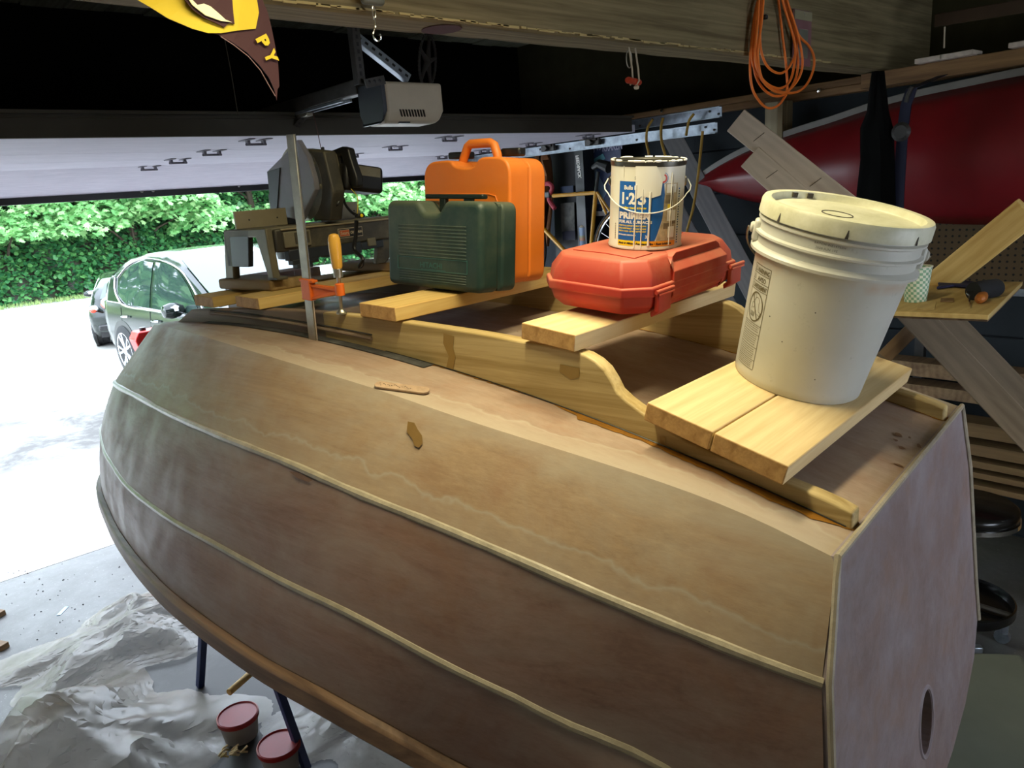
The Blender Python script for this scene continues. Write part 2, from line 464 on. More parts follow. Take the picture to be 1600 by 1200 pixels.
# dark strut along the near edge, with two ridges
st = MB().box(((XA + 3.86) / 2, 3.125, 2.448), (3.86 - XA, 0.02, 0.086)).build('strut', M['door_dark'], d1)
MB().box(((XA + 3.86) / 2, 3.115, 2.492), (3.86 - XA, 0.035, 0.012)).box(((XA + 3.86) / 2, 3.115, 2.475), (3.86 - XA, 0.03, 0.006)).build('strut_flange', M['door_dark'], d1)
M['hinge_metal'] = plain('hinge_metal', '6b6872', 0.6, 0.2, 0.2, 30)
def hinge(x, y, z, slope=0.0):
    h = MB()
    h.box((-0.040, 0, -0.002), (0.030, 0.12, 0.004)).box((0.040, 0, -0.002), (0.030, 0.12, 0.004))
    h.box((-0.036, 0, -0.012), (0.012, 0.03, 0.02)).box((0.036, 0, -0.012), (0.012, 0.03, 0.02))
    h.tube([(-0.048, 0, -0.020), (0.048, 0, -0.020)], 0.006, 8)
    h.build('hinge', M['hinge_metal'], d1, loc=(x, y, z), rot=(slope, 0, 0), bevel=0.002, seg=1)
for x in (0.35, 1.46, 2.53):
    for y in (3.27, 3.79, 4.285, 4.79):
        hinge(x, y, ZD - 0.001)
for y in (3.27, 3.79, 4.285, 4.79):
    hinge(3.62, y, ZD - 0.001)
# bottom bracket drawn as lifting handle plate
MB().prism([Vector((2.47, 4.80, ZD - 0.006)), Vector((2.59, 4.80, ZD - 0.006)), Vector((2.53, 5.0, ZD - 0.056))], (0, 0.0, -0.006)).build('bracket', M['galv'], d1)

# horizontal tracks on the right side of the door
def track(z0, y0, y1, name, label):
    o = MB()
    X = 4.0
    o.box((X, (y0 + y1) / 2, z0), (0.004, y1 - y0, 0.058))
    o.box((X - 0.012, (y0 + y1) / 2, z0 + 0.029), (0.028, y1 - y0, 0.004)).box((X - 0.012, (y0 + y1) / 2, z0 - 0.029), (0.028, y1 - y0, 0.004))
    r_ = thing('door_track', label, 'door track')
    o.build('rail', M['galv'], r_)
    for k in range(6):
        yy = y0 + 0.02 + k * 0.06 if k < 2 else y0 + 0.3 * k
        MB().lathe([(0.007, 0), (0.007, 0.005), (0, 0.007)], 8).build('bolt', M['dark_steel'], r_, loc=(X - 0.003, yy, z0 + (0.012 if k % 2 else -0.01)), rot=(0, -PI / 2, 0))
    return r_
tr1 = track(2.37, 2.59, 4.95, 'a', 'lower galvanised rail of the overhead door, near the right wall')
tr2 = track(2.455, 2.56, 3.75, 'b', 'upper galvanised angle rail above the lower door rail')
for y in (3.55, 3.98):
    h = MB().box((3.975, y, 2.385), (0.03, 0.13, 0.05)).tube([(3.96, y - 0.05, 2.40), (3.96, y + 0.05, 2.40)], 0.014, 8).tube([(3.93, y, 2.38), (4.0, y, 2.38)], 0.02, 10)
    h.build('roller_bracket', M['dark_steel'], tr1, bevel=0.003, seg=1)

# ------------------------------------------------------------------ overhead beam
bm_ = thing('trim_1', None, None, kind='structure')
def beam_mesh(y0, y1, z0, z1):
    n = 60; vs = []; fs = []
    for i in range(n + 1):
        x = -1.59 + (4.98 + 1.59) * i / n
        j = lambda a=0.004: random.uniform(-a, a)
        vs += [(x, y0 + j(0.002), z0 + 0.006 + j()), (x, y0 + 0.008, z0 + j(0.002)), (x, y1 - 0.004, z0 + j(0.002)), (x, y1, z1), (x, y0 + j(0.001), z1)]
    for i in range(n):
        for k in range(5):
            a = i * 5 + k; b_ = i * 5 + (k + 1) % 5
            fs.append((a, b_, b_ + 5, a + 5))
    return MB().add(vs, fs)
beam_mesh(1.80, 1.945, 2.575, 3.02).build('timber_beam', M['beam'], bm_)
m, t, b = nt('splinter_wood'); b.inputs['Base Color'].default_value = hexc('b3a06c'); b.inputs['Roughness'].default_value = 0.8; M['splinter'] = m
sp = MB()
for i in range(110):
    x = -0.2 + i * 0.036 + random.uniform(-0.01, 0.01)
    L = random.uniform(0.02, 0.07)
    sp.box((x, 1.797, 2.584 + random.uniform(-0.002, 0.003)), (L, 0.005, random.uniform(0.003, 0.007)))
tag(sp.build('splintered_edge', M['splinter'], bm_), kind='stuff')
MB().lathe([(0.06, 0), (0.06, 0.001), (0, 0.001)], 16).build('stain_mark', plain('dark_red_stain', '4a2420', 0.9), bm_, loc=tuple(atZ(690, 46, 2.573)), rot=(PI, 0, 0))

# ------------------------------------------------------------------ the upturned dinghy
YB = math.radians(7.168)
BO = Vector((1.48571, 0.51986, 0.0))
EA = Vector((math.cos(YB), math.sin(YB), 0)); EG = Vector((-math.sin(YB), math.cos(YB), 0)); EZ = Vector((0, 0, 1))
def bw(u, s, z): return BO + EA * u + EG * s + EZ * z
def bl(P):
    v = Vector(P) - BO; return Vector((v.dot(EA), v.dot(EG), v.z))
def atU(x, y, uu):
    d = ray(x, y); t = ((BO - CP).dot(EA) + uu) / d.dot(EA); return bl(CP + d * t)

def crom(pts, n):
    """smooth curve through points, n samples evenly along it"""
    P = [Vector(p) for p in pts]
    out = []
    Q = [P[0] * 2 - P[1]] + P + [P[-1] * 2 - P[-2]]
    for i in range(1, len(Q) - 2):
        for k in range(12):
            t_ = k / 12
            a, b_, c_, d_ = Q[i - 1], Q[i], Q[i + 1], Q[i + 2]
            out.append(0.5 * ((2 * b_) + (c_ - a) * t_ + (2 * a - 5 * b_ + 4 * c_ - d_) * t_ ** 2 + (3 * b_ - a - 3 * c_ + d_) * t_ ** 3))
    out.append(P[-1])
    L = [0]
    for i in range(1, len(out)): L.append(L[-1] + (out[i] - out[i - 1]).length)
    res = []; j = 0
    for k in range(n):
        d = L[-1] * k / (n - 1)
        while j < len(L) - 2 and L[j + 1] < d: j += 1
        f = (d - L[j]) / max(1e-9, L[j + 1] - L[j])
        res.append(out[j].lerp(out[j + 1], min(1, max(0, f))))
    return res

ZRP = [-0.00514991, 0.02620095, -0.11510949, 0.28709075, 1.51136715]
def zr(s):
    s2 = min(s, 2.56)
    z = ((((ZRP[0] * s2 + ZRP[1]) * s2 + ZRP[2]) * s2 + ZRP[3]) * s2 + ZRP[4])
    if s > 2.56: z -= (s - 2.56) * 0.14 + (s - 2.56) ** 2 * 0.12
    return z
c1 = [(-b_, s, zr(s)) for s, b_ in [(0, .45), (.14, .452), (.265, .468), (.41, .498), (.57, .528), (.71, .546), (.97, .558), (1.2, .565), (1.455, .558), (1.7, .536), (1.93, .50), (2.3, .42), (2.56, .34), (2.75, .25), (2.9, .14), (2.98, 0)]]
def pxc(lst, head=(), tail=()):
    return list(head) + [tuple(atU(x, y, u)) for x, y, u in lst] + list(tail)
c2 = pxc([(1180, 1029, -.545), (1030, 969, -.58), (910, 919, -.61), (800, 871, -.64), (680, 820, -.665), (560, 772, -.69), (440, 719.5, -.70), (340, 680, -.69), (265, 647, -.65), (215, 620, -.60), (180, 601, -.53)],
         head=[(-.520, -0.005, 1.335)], tail=[(-.42, 2.80, 1.485), (-.26, 2.98, 1.45), (0, 3.08, 1.43)])
c3 = pxc([(1030, 1194, -.605), (880, 1128, -.66), (800, 1087, -.69), (700, 1040, -.72), (550, 960, -.765), (440, 907, -.78), (340, 852, -.78), (265, 810, -.765), (202, 762, -.72), (175, 725, -.665), (162, 700, -.61)],
         head=[(-.55, -0.035, 1.02)], tail=[(-.50, 2.85, 1.31), (-.33, 3.06, 1.29), (0, 3.18, 1.27)])
c4 = pxc([(725, 1195, -.71), (600, 1127, -.775), (500, 1072, -.81), (400, 1017, -.83), (290, 940, -.82), (240, 895, -.79), (202, 850, -.735), (175, 805, -.66)],
         head=[(-.575, -0.05, 0.89), (-.645, .28, .945)], tail=[(-.55, 2.85, 1.09), (-.37, 3.10, 1.08), (0, 3.24, 1.07)])
NS = 64
CH = [crom(c, NS) for c in (c1, c2, c3, c4)]

# plywood under hazy epoxy; uv = (metres along, metres from the upper edge, fraction)
def hull_mat(name, base1, base2, haze, top_haze=0.55, low_haze=0.3, line=0.7):
    m, t, b = nt(name)
    uvn = N(t, 'ShaderNodeUVMap'); uvn.uv_map = 'UVMap'
    sx = N(t, 'ShaderNodeSeparateXYZ'); t.links.new(uvn.outputs[0], sx.inputs[0]); vv = sx.outputs[1]
    tc = coords(t)
    g = noise(t, coords(t, (16, 1.0, 16)), 2.6, 6, 0.7, 0.4)
    fine = noise(t, coords(t, (60, 1.6, 60)), 2.6, 4, 0.75)
    big = noise(t, tc, 3.2, 6, 0.65, 0.5)
    c = ramp(t, math_(t, 'ADD', math_(t, 'MULTIPLY', g, .6), math_(t, 'MULTIPLY', fine, .4)), [(0.3, hexc(base2)), (0.68, hexc(base1))])
    c = mix(t, ramp(t, big, [(0.45, (0, 0, 0)), (0.7, (0.75, 0.75, 0.75))]), c, hexc('a9703f'), 'MIX') if False else c
    warm = ramp(t, noise(t, tc, 5.5, 5, 0.7, 0.8), [(0.48, (0, 0, 0)), (0.72, (0.5, 0.5, 0.5))])
    c = mix(t, warm, c, hexc('8e6a50'))
    hz = ramp(t, noise(t, coords(t, (3, 1.2, 3)), 2.0, 6, 0.72, 0.6), [(0.42, (0, 0, 0)), (0.75, (0.6, 0.6, 0.6))])
    c = mix(t, hz, c, hexc(haze))
    # haze bands along the taped seams with a wavering edge
    wob = math_(t, 'MULTIPLY', math_(t, 'SUBTRACT', noise(t, coords(t, (6, 6, 6)), 1.5, 3, 0.6), 0.5), 0.10)
    vt = math_(t, 'ADD', vv, wob)
    band1 = N(t, 'ShaderNodeMapRange'); band1.inputs['From Min'].default_value = 0.0; band1.inputs['From Max'].default_value = 0.045
    band1.inputs['To Min'].default_value = top_haze; band1.inputs['To Max'].default_value = 0.0; t.links.new(vt, band1.inputs['Value'])
    c = mix(t, band1.outputs[0], c, hexc(haze))
    # second coordinate: distance to the lower edge (stored in uv2)
    uv2 = N(t, 'ShaderNodeUVMap'); uv2.uv_map = 'edge'
    s2 = N(t, 'ShaderNodeSeparateXYZ'); t.links.new(uv2.outputs[0], s2.inputs[0])
    wl = math_(t, 'ADD', s2.outputs[1], math_(t, 'MULTIPLY', wob, 0.9))
    line_ = ramp(t, wl, [(0.0, (low_haze,) * 3), (0.052, (low_haze * .55,) * 3), (0.059, (line,) * 3), (0.064, (0, 0, 0))])
    c = mix(t, line_, c, hexc(haze))
    spots = ramp(t, noise(t, tc, 34, 3, 0.6), [(0.73, (0, 0, 0)), (0.78, (0.6, 0.6, 0.6))])
    c = mix(t, spots, c, hexc('5a3a22'))
    t.links.new(c, b.inputs['Base Color'])
    b.inputs['Roughness'].default_value = 0.42; b.inputs['Specular IOR Level'].default_value = 0.35
    rr = ramp(t, noise(t, tc, 9, 4, 0.6), [(0.35, (0.42,) * 3), (0.7, (0.62,) * 3)]); t.links.new(rr, b.inputs['Roughness'])
    bump(t, b, math_(t, 'ADD', big, math_(t, 'MULTIPLY', fine, 0.3)), 0.15, 0.004)
    return m
M['hull'] = hull_mat('hull_ply_epoxy', 'ab9173', '8a7159', 'aaa192', 0.4, 0.3)
M['hull_low'] = hull_mat('lower_ply_epoxy', '93766a', '74584b', 'a0948c', 0.4, 0.18, 0.1)
M['hull_bottom'] = hull_mat('bottom_ply_epoxy', 'a58d7c', '86705f', 'aea290', 0.0, 0.6)
M['transom'] = hull_mat('transom_ply_epoxy', '8a7673', '6f5f5c', '98929a', 0.3, 0.2)
M['tape'] = plain('glass_tape_fillet', '9f9582', 0.3, var=0.2, scale=20, bmp=0.5)
M['grey_epoxy'] = wood('grey_weathered_skid', '8b7765', '6b5a4c', 'Y', 60, knots=False, rough=0.6)

dinghy = thing('upturned_dinghy', 'upside-down plywood dinghy hull coated in hazy epoxy, filling the garage', 'boat', BO, (0, 0, YB))

def plank(A, B, side, mat, nv=6, name='plank', bulge=0.0):
    vs = []; fs = []; uv = []; uv2 = []
    sacc = 0
    for i in range(NS):
        a = A[i].copy(); b_ = B[i].copy()
        if side > 0: a.x = -a.x; b_.x = -b_.x
        w = (b_ - a).length
        if i: sacc += ((A[i] - A[i - 1]).length + (B[i] - B[i - 1]).length) / 2
        for k in range(nv + 1):
            f = k / nv
            p = a.lerp(b_, f)
            q = 4 * f * (1 - f) * bulge
            p.x += q * side
            vs.append(p); uv.append((sacc, w * f)); uv2.append((sacc, w * (1 - f)))
    for i in range(NS - 1):
        for k in range(nv):
            q = (i * (nv + 1) + k, (i + 1) * (nv + 1) + k, (i + 1) * (nv + 1) + k + 1, i * (nv + 1) + k + 1)
            fs.append(q[::-1] if side > 0 else q)
    me = bpy.data.meshes.new(name); me.from_pydata([tuple(p) for p in vs], [], fs)
    u1 = me.uv_layers.new(name='UVMap'); u2 = me.uv_layers.new(name='edge')
    for lp in me.loops:
        u1.data[lp.index].uv = uv[lp.vertex_index]; u2.data[lp.index].uv = uv2[lp.vertex_index]
    me.materials.append(mat)
    for p in me.polygons: p.use_smooth = True
    o = bpy.data.objects.new(name, me); COL.objects.link(o); o.parent = dinghy
    sd = o.modifiers.new('solid', 'SOLIDIFY'); sd.thickness = 0.008; sd.offset = -1
    es = o.modifiers.new('split', 'EDGE_SPLIT'); es.split_angle = 0.6
    return o
for side in (-1, 1):
    plank(CH[0], CH[1], side, M['hull'], bulge=0.004)
    # overlapping upper edges: each lower plank starts a little outside
    for a_, b_ in ((1, 2), (2, 3)):
        A = [p.copy() for p in CH[a_]]
        plank(A, CH[b_], side, M['hull_low'], bulge=0.006)
# bottom panel: flat across, from chine to chine
def bottom():
    A = CH[0]; nv = 16; vs = []; fs = []; uv = []; uv2 = []
    for i in range(NS):
        a = A[i]; w = -a.x
        for k in range(nv + 1):
            f = k / nv
            vs.append((a.x * (1 - 2 * f), a.y, a.z)); d = min(f, 1 - f) * 2 * w
            uv.append((a.y, 1.0)); uv2.append((a.y, d))
    for i in range(NS - 1):
        for k in range(nv):
            q = (i * (nv + 1) + k, i * (nv + 1) + k + 1, (i + 1) * (nv + 1) + k + 1, (i + 1) * (nv + 1) + k)
            fs.append(q)
    me = bpy.data.meshes.new('bottom_panel'); me.from_pydata(vs, [], fs)
    u1 = me.uv_layers.new(name='UVMap'); u2 = me.uv_layers.new(name='edge')
    for lp in me.loops:
        u1.data[lp.index].uv = uv[lp.vertex_index]; u2.data[lp.index].uv = uv2[lp.vertex_index]
    me.materials.append(M['hull_bottom'])
    for p in me.polygons: p.use_smooth = True
    o = bpy.data.objects.new('bottom_panel', me); COL.objects.link(o); o.parent = dinghy
    sd = o.modifiers.new('solid', 'SOLIDIFY'); sd.thickness = 0.008; sd.offset = -1
    es = o.modifiers.new('split', 'EDGE_SPLIT'); es.split_angle = 0.6
bottom()
# seams: rounded glass-tape ridges
for side in (-1, 1):
    for ci, (r_, dx) in ((1, (0.0115, -0.002)), (2, (0.0115, -0.002))):
        pts = []
        for p in CH[ci]:
            q = p.copy(); q.x = q.x * 1.0 + 0.0055
            if side > 0: q.x = -q.x
            q.z -= 0.003
            pts.append(q)
        MB().tube(pts, [r_ * random.uniform(.93, 1.06) for _ in pts], 10).build('seam_ridge', M['tape'], dinghy, smooth=True, fix=False)
    # rub rail along the sheer
    rr = MB(); vs = []; n4 = 4
    for i, p in enumerate(CH[3]):
        t_ = (CH[3][min(i + 1, NS - 1)] - CH[3][max(i - 1, 0)]); t_.z = 0; t_.normalize()
        out = Vector((-t_.y, t_.x, 0))
        if out.x > 0 and i < NS - 2: out = -out if out.x > 0.0 else out
        if i >= NS - 2: out = Vector((0, 1, 0))
        for o_, dz in ((-0.004, 0.0), (0.020, -0.006), (0.024, -0.055), (-0.004, -0.062)):
            q = p + out * o_ + Vector((0, 0, dz))
            if side > 0: q.x = -q.x
            vs.append(q)
    fs = []
    for i in range(NS - 1):
        for k in range(4): fs.append((i * 4 + k, i * 4 + (k + 1) % 4, (i + 1) * 4 + (k + 1) % 4, (i + 1) * 4 + k))
    fs += [(0, 1, 2, 3), tuple((NS - 1) * 4 + k for k in range(4))]
    rr.add(vs, fs).build('rub_rail', wood('rub_rail_wood', '8a6e58', '665042', 'Y', 60, knots=False, rough=0.5) if side < 0 else bpy.data.materials['rub_rail_wood'], dinghy, bevel=0.006)

# transom with an oval opening
def transom():
    rak = lambda z: -0.055 * max(0, min(1.4, (1.52 - z) / 0.6))
    half = [(.45, 1.515), (.52, 1.335), (.55, 1.02), (.575, .885), (.52, .80), (.40, .735), (.25, .70), (0, .685)]
    loop = [(-x, z) for x, z in half] + [(x, z) for x, z in half[::-1][1:]]
    loop = [(x, z) for x, z in loop]
    hole = [(0.02 + 0.052 * math.cos(a), 0.925 + 0.072 * math.sin(a)) for a in [2 * PI * k / 28 for k in range(28)]]
    bm = bmesh.new()
    P = lambda x, z: bm.verts.new((x, rak(z) + 0.002, z))
    def ring(pts):
        vs = [P(*p) for p in pts]
        return [bm.edges.new((vs[i], vs[(i + 1) % len(vs)])) for i in range(len(vs))]
    e = ring(loop) + ring(hole)
    bmesh.ops.triangle_fill(bm, edges=e, use_beauty=True)
    bmesh.ops.subdivide_edges(bm, edges=[x for x in bm.edges if x.calc_length() > 0.15], cuts=2, use_grid_fill=False)
    bmesh.ops.recalc_face_normals(bm, faces=bm.faces)
    if sum(f.normal.y for f in bm.faces) > 0: bmesh.ops.reverse_faces(bm, faces=bm.faces)
    me = bpy.data.meshes.new('transom'); bm.to_mesh(me); bm.free()
    u1 = me.uv_layers.new(name='UVMap'); u2 = me.uv_layers.new(name='edge')
    def edged(x, z):
        x = abs(x); best = 9
        hp = half[:5]
        for i in range(len(hp) - 1):
            a = Vector((hp[i][0], hp[i][1])); b_ = Vector((hp[i + 1][0], hp[i + 1][1])); p = Vector((x, z)); ab = b_ - a
            tt = max(0, min(1, (p - a).dot(ab) / ab.dot(ab))); best = min(best, (p - a - ab * tt).length)
        return min(best, 1.515 - z)
    for lp in me.loops:
        co = me.vertices[lp.vertex_index].co
        u1.data[lp.index].uv = (co.x, max(0, edged(co.x, co.z))); u2.data[lp.index].uv = (co.x, 1)
    me.materials.append(M['transom'])
    o = bpy.data.objects.new('transom', me); COL.objects.link(o); o.parent = dinghy
    sd = o.modifiers.new('solid', 'SOLIDIFY'); sd.thickness = 0.02; sd.offset = -1
    # light edge around the transom
    pts = [Vector((x, rak(z), z)) for x, z in [(-x, z) for x, z in half[:4]][::-1] + half[:4]]
    dense = []
    for i in range(len(pts) - 1):
        for k in range(6): dense.append(pts[i].lerp(pts[i + 1], k / 6))
    dense.append(pts[-1])
    MB().tube(dense, 0.006, 8).build('seam_ridge', M['tape'], dinghy, smooth=True, fix=False)
    # inside rim of the opening
    rim = []
    for k in range(33):
        a = 2 * PI * k / 32; z = 0.925 + 0.078 * math.sin(a); rim.append(Vector((0.02 + 0.058 * math.cos(a), rak(z) + 0.004, z)))
    MB().tube(rim[:-1], 0.006, 6, closed=True).build('opening_rim', M['transom'], dinghy, smooth=True)
transom()
# dark interior backing behind the opening: inner thwart
MB().box((0, 0.55, 0.98), (0.95, 0.02, 0.5)).build('inner_bulkhead', M['pine_dark'], dinghy)

# runners (skids) along the bottom
ru = -0.347
RB = [(1329, 828), (1202, 772), (1110, 722), (980, 678), (900, 646), (820, 616), (750, 590.6), (675, 570), (637, 559), (562, 538), (499, 525), (400, 510), (326, 502), (274, 504)]
RT = [(1333, 803), (1310, 790), (1260, 768), (1105, 705), (1050, 676), (1010, 650), (980, 628), (963, 613), (956, 600), (948, 584), (936, 570), (920, 558), (900, 550), (860, 541), (816, 534), (740, 520), (620, 502), (540, 492), (450, 485), (375, 483), (298, 484)]
top = [atU(x, y, ru) for x, y in RT]
base_s = [0.012 + (2.345 - 0.012) * k / 40 for k in range(41)]
top = [Vector((ru, p.y, p.z)) for p in top]
T = crom(top, 90)
def runner(u0, mat_front, mat_back):
    th = 0.036
    sgn = 1 if u0 < 0 else -1
    vs = []; fs = []; mi = []
    ts = [p for p in T]
    for p in ts:
        zb_ = zr(p.y) - 0.004
        if p.z < zb_ + 0.004: zt = zb_ + 0.004
        else: zt = p.z
        for du, z in ((0, zb_), (th, zb_), (th, zt), (0, zt)):
            vs.append((u0 + sgn * du, p.y, z))
    n = len(ts)
    for i in range(n - 1):
        for k in range(4):
            fs.append((i * 4 + k, i * 4 + (k + 1) % 4, (i + 1) * 4 + (k + 1) % 4, (i + 1) * 4 + k)); mi.append(1 if ts[i].y > 1.42 else 0)
    # end faces: blunt at stern, tapered at bow
    fs.append((3, 2, 1, 0)); mi.append(0)
    bowv = len(vs)
    sb = 2.357
    vs += [(u0, sb, zr(sb) - .004), (u0 + sgn * th, sb, zr(sb) - .004)]
    L = (n - 1) * 4
    fs += [(L + 3, L + 2, bowv + 1, bowv), (L, L + 3, bowv), (L + 1, bowv + 1, L + 2), (L, bowv, bowv + 1, L + 1)]; mi += [1] * 4
    mb = MB(); mb.add(vs, fs); mb.mi = mi
    return mb.build('runner', [mat_front, mat_back], dinghy, bevel=0.0045, seg=3)
runner(ru, M['runner_wood'], M['grey_epoxy'])
runner(-ru, M['runner_wood'], M['grey_epoxy'])
M['amber'] = plain('amber_epoxy', '85591f', 0.2, var=0.25, scale=20, spec=0.6)
def smear(s0, s1, u0, amp, seed, side=-1):
    random.seed(seed); vs = []; fs = []; n = 90
    w = amp; amp0 = amp
    for i in range(n + 1):
        s = s0 + (s1 - s0) * i / n
        amp = amp0 * (1.7 if s < .55 else .75)
        w += random.uniform(-0.004, 0.004); w = min(max(w, amp * 0.4), amp * 1.5)
        e = min(1, min(i, n - i) / 5)
        u1 = u0 + side * max(0.0015, w * e)
        vs += [(u0, s, zr(s) + 0.0014), (u1, s, zr(s) + 0.0012)]
    for i in range(n): fs.append((2 * i, 2 * i + 1, 2 * i + 3, 2 * i + 2))
    return MB().add(vs, fs)
smear(0.0, 1.25, ru + 0.002, 0.014, 5).build('glue_fillet', M['amber'], dinghy)
smear(0.0, 1.0, -ru + 0.002 - 0.036, 0.008, 9).build('glue_fillet', M['amber'], dinghy)
# blob of glue past the runner end
for uu in (ru, -ru - 0.036):
    MB().lathe([(0.024, 0), (0.022, 0.001), (0, 0.0015)], 20).build('glue_blob', M['amber'], dinghy, loc=(uu + 0.018, 0.026, zr(0.026) + 0.0005), rot=(math.radians(15), 0, 0))
# dark gap line at the skid foot
gap = [Vector((ru - 0.001, s, zr(s) + 0.002)) for s in [0.02 + k * 0.05 for k in range(24)]]
MB().tube(gap, 0.0016, 6).build('gap', M['black'], dinghy, fix=False)
# daggerboard style slot beside the near skid
M['slot'] = plain('weathered_slot', '3c3b39', 0.8, var=0.5, scale=30)
vs = []; fs = []
for i in range(41):
    s = 0.99 + (2.10 - 0.99) * i / 40
    wdt = 0.036 if s < 1.8 else 0.036 - (s - 1.8) * 0.03
    sk = 0.03 * (1 - min(1, (s - 0.99) / 0.08))
    vs += [(ru - 0.003, s, zr(s) + 0.0025), (ru - wdt, s + sk * 0, zr(s) + 0.0025)]
for i in range(40): fs.append((2 * i, 2 * i + 1, 2 * i + 3, 2 * i + 2))
MB().add(vs, fs).build('slot', M['slot'], dinghy)
# raised batten on the outer face of the near skid
bt = [Vector((ru - 0.003, s, zr(s) + 0.030 + 0.006 * math.sin(s * 3))) for s in [1.22 + k * 0.045 for k in range(20)]]
MB().tube(bt, 0.0055, 8).build('batten', M['grey_epoxy'], dinghy, smooth=True)
bt = [Vector((ru - 0.001, s, zr(s) + 0.040 + 0.006 * math.sin(s * 3))) for s in [1.22 + k * 0.045 for k in range(20)]]
MB().tube(bt, 0.0022, 6).build('groove', M['slot'], dinghy, smooth=True)
# stains and drips on the near planks
def on_plank(ci, x, y, off=0.0012):
    # ray hits plank surface between chines ci, ci+1 (near side)
    best = None; d = ray(x, y)
    o_ = bl(CP); dl = Vector((d.dot(EA), d.dot(EG), d.z))
    for i in range(NS - 1):
        tri = [(CH[ci][i], CH[ci][i + 1], CH[ci + 1][i + 1]), (CH[ci][i], CH[ci + 1][i + 1], CH[ci + 1][i])]
        for a, b_, c_ in tri:
            nrm = (b_ - a).cross(c_ - a)
            if nrm.length < 1e-9: continue
            nrm.normalize()
            if abs(dl.dot(nrm)) < 1e-6: continue
            tt = (a - o_).dot(nrm) / dl.dot(nrm); P = o_ + dl * tt
            v0, v1, v2 = b_ - a, c_ - a, P - a
            d00, d01, d11, d20, d21 = v0.dot(v0), v0.dot(v1), v1.dot(v1), v2.dot(v0), v2.dot(v1)
            den = d00 * d11 - d01 * d01
            if abs(den) < 1e-12: continue
            vv = (d11 * d20 - d01 * d21) / den; ww = (d00 * d21 - d01 * d20) / den
            if vv >= -1e-4 and ww >= -1e-4 and vv + ww <= 1.0001:
                if nrm.dot(dl) > 0: nrm = -nrm
                return P + nrm * (off + 0.005), nrm
    return None
M['stain'] = plain('amber_drip', '7c6034', 0.45, var=0.1, scale=30)
def stain(ci, pts, mat=None):
    P = [on_plank(ci, x, y) for x, y in pts]
    if any(p is None for p in P): return
    mb = MB(); mb.add([p[0] for p in P], [tuple(range(len(P)))])
    mb.build('stain', mat or M['stain'], dinghy, fix=False)
stain(0, [(640, 660), (650, 662), (655, 672), (662, 682), (663, 694), (657, 701), (650, 698), (647, 688), (638, 676)])
M['stain2'] = plain('brown_stain', '74543a', 0.5, var=0.2, scale=30)
stain(1, [(455, 736), (470, 738), (492, 750), (486, 753), (468, 747)], M['stain2'])

# damp patches on the outer face of the near skid
for (s_a, z_a, pts) in ((.93, .045, ((-.02, .04), (.015, .045), (.02, .02), (.005, -.01), (.018, -.04), (-.004, -.045), (-.018, -.01), (-.012, .012))),
                        (.575, .088, ((-.025, .008), (.025, .012), (.028, -.004), (.0, -.018), (-.022, -.012))),
                        (.36, .012, ((-.006, .01), (.008, .008), (.006, -.010), (-.006, -.009)))):
    zc_ = zr(s_a) + z_a
    MB().add([(ru - .0012, s_a + a_2, zc_ + b_2) for a_2, b_2 in pts], [tuple(range(len(pts)))]).build('stain', M['skid_stain'] if 'skid_stain' in M else M.setdefault('skid_stain', plain('damp_skid_stain', '8f7238', .5, var=.1)), dinghy, fix=False)

def on_bottom(x, y, off=0.0):
    z = 1.55
    for _ in range(40):
        p = bl(atZ(x, y, z)); z = .5 * z + .5 * (zr(p.y) + off)
    return bl(atZ(x, y, z))
random.seed(14)
for x, y, w_, h_ in ((1404, 680, 8, 3), (1399, 688, 4, 2), (1409, 700, 7, 3), (1436, 697, 4, 3), (1404, 727, 8, 2), (1421, 684, 3, 2)):
    pts = []
    for k in range(9):
        a = 2 * PI * k / 9; rr_ = random.uniform(.6, 1.2)
        p = on_bottom(x + math.cos(a) * w_ * rr_, y + math.sin(a) * h_ * rr_ + .35 * math.cos(a) * w_ * rr_, .001)
        pts.append(p + Vector((0, 0, .0008)))
    MB().add(pts, [tuple(range(9))]).build('stain', M['stain2'], dinghy, fix=True)

# ------------------------------------------------------------------ boards lying across the skids
def board(label, P, ex, ey, ez, L, W, T, mat, group=None, end_mat=None):
    """P = top corner at near end, stern side; ex along the board, ey towards the bow, ez up"""
    t_ = thing('board', label, 'board', P, frame(ex, ey, ez), group)
    mb = MB().box((L / 2, W / 2, -T / 2), (L, W, T)); mb.mi = [0, 0, 0, 0, 1, 1]
    mb.build('plank_body', [mat, M['endgrain']], t_, bevel=0.0025, seg=2)
    return t_
a_ = Vector((.99413496, .10814658, 0)); b_s = Vector((.10414532, -.95735345, -.26949607)); n_ = Vector((.02914508, -.26791546, .96300149))
P0 = Vector((1.061, .842, 1.698))
board('wide pale board beneath the bucket, the one farther from the transom', P0 + b_s * .1385, a_, -b_s, n_, .735, .1385, .0375, M['pine'])
board('wide pale board beneath the bucket, nearest the transom', P0 + b_s * (.2805) , a_, -b_s, n_, .738, .1385, .0375, M['pine'])
def cross(u0, u1, s0, s1, z0, z1, T, label, mat):
    P = bw(u0, s0, z0); ex = EA; ey = (bw(u0, s1, z1) - P).normalized(); ez = ex.cross(ey)
    W = (bw(u0, s1, z1) - P).length
    return board(label, P, ex, ey, ez, u1 - u0, W, T, mat)
B2 = cross(-.362, .385, .546, .686, 1.811, 1.829, .036, 'pine board carrying the red case and the paint can', M['pine'])
B3 = cross(-.37, .385, 1.087, 1.228, 1.845, 1.852, .036, 'pine board under the green and orange cases', M['pine2'])
BB = cross(-.37, .42, 1.72, 1.856, 1.846, 1.850, .035, 'yellow pine board in front of the one nearest the bow, under the saw', M['pine2'])
BA = cross(-.37, .42, 2.004, 2.131, 1.840, 1.843, .035, 'pine board nearest the bow, under the miter saw', M['pine2'])

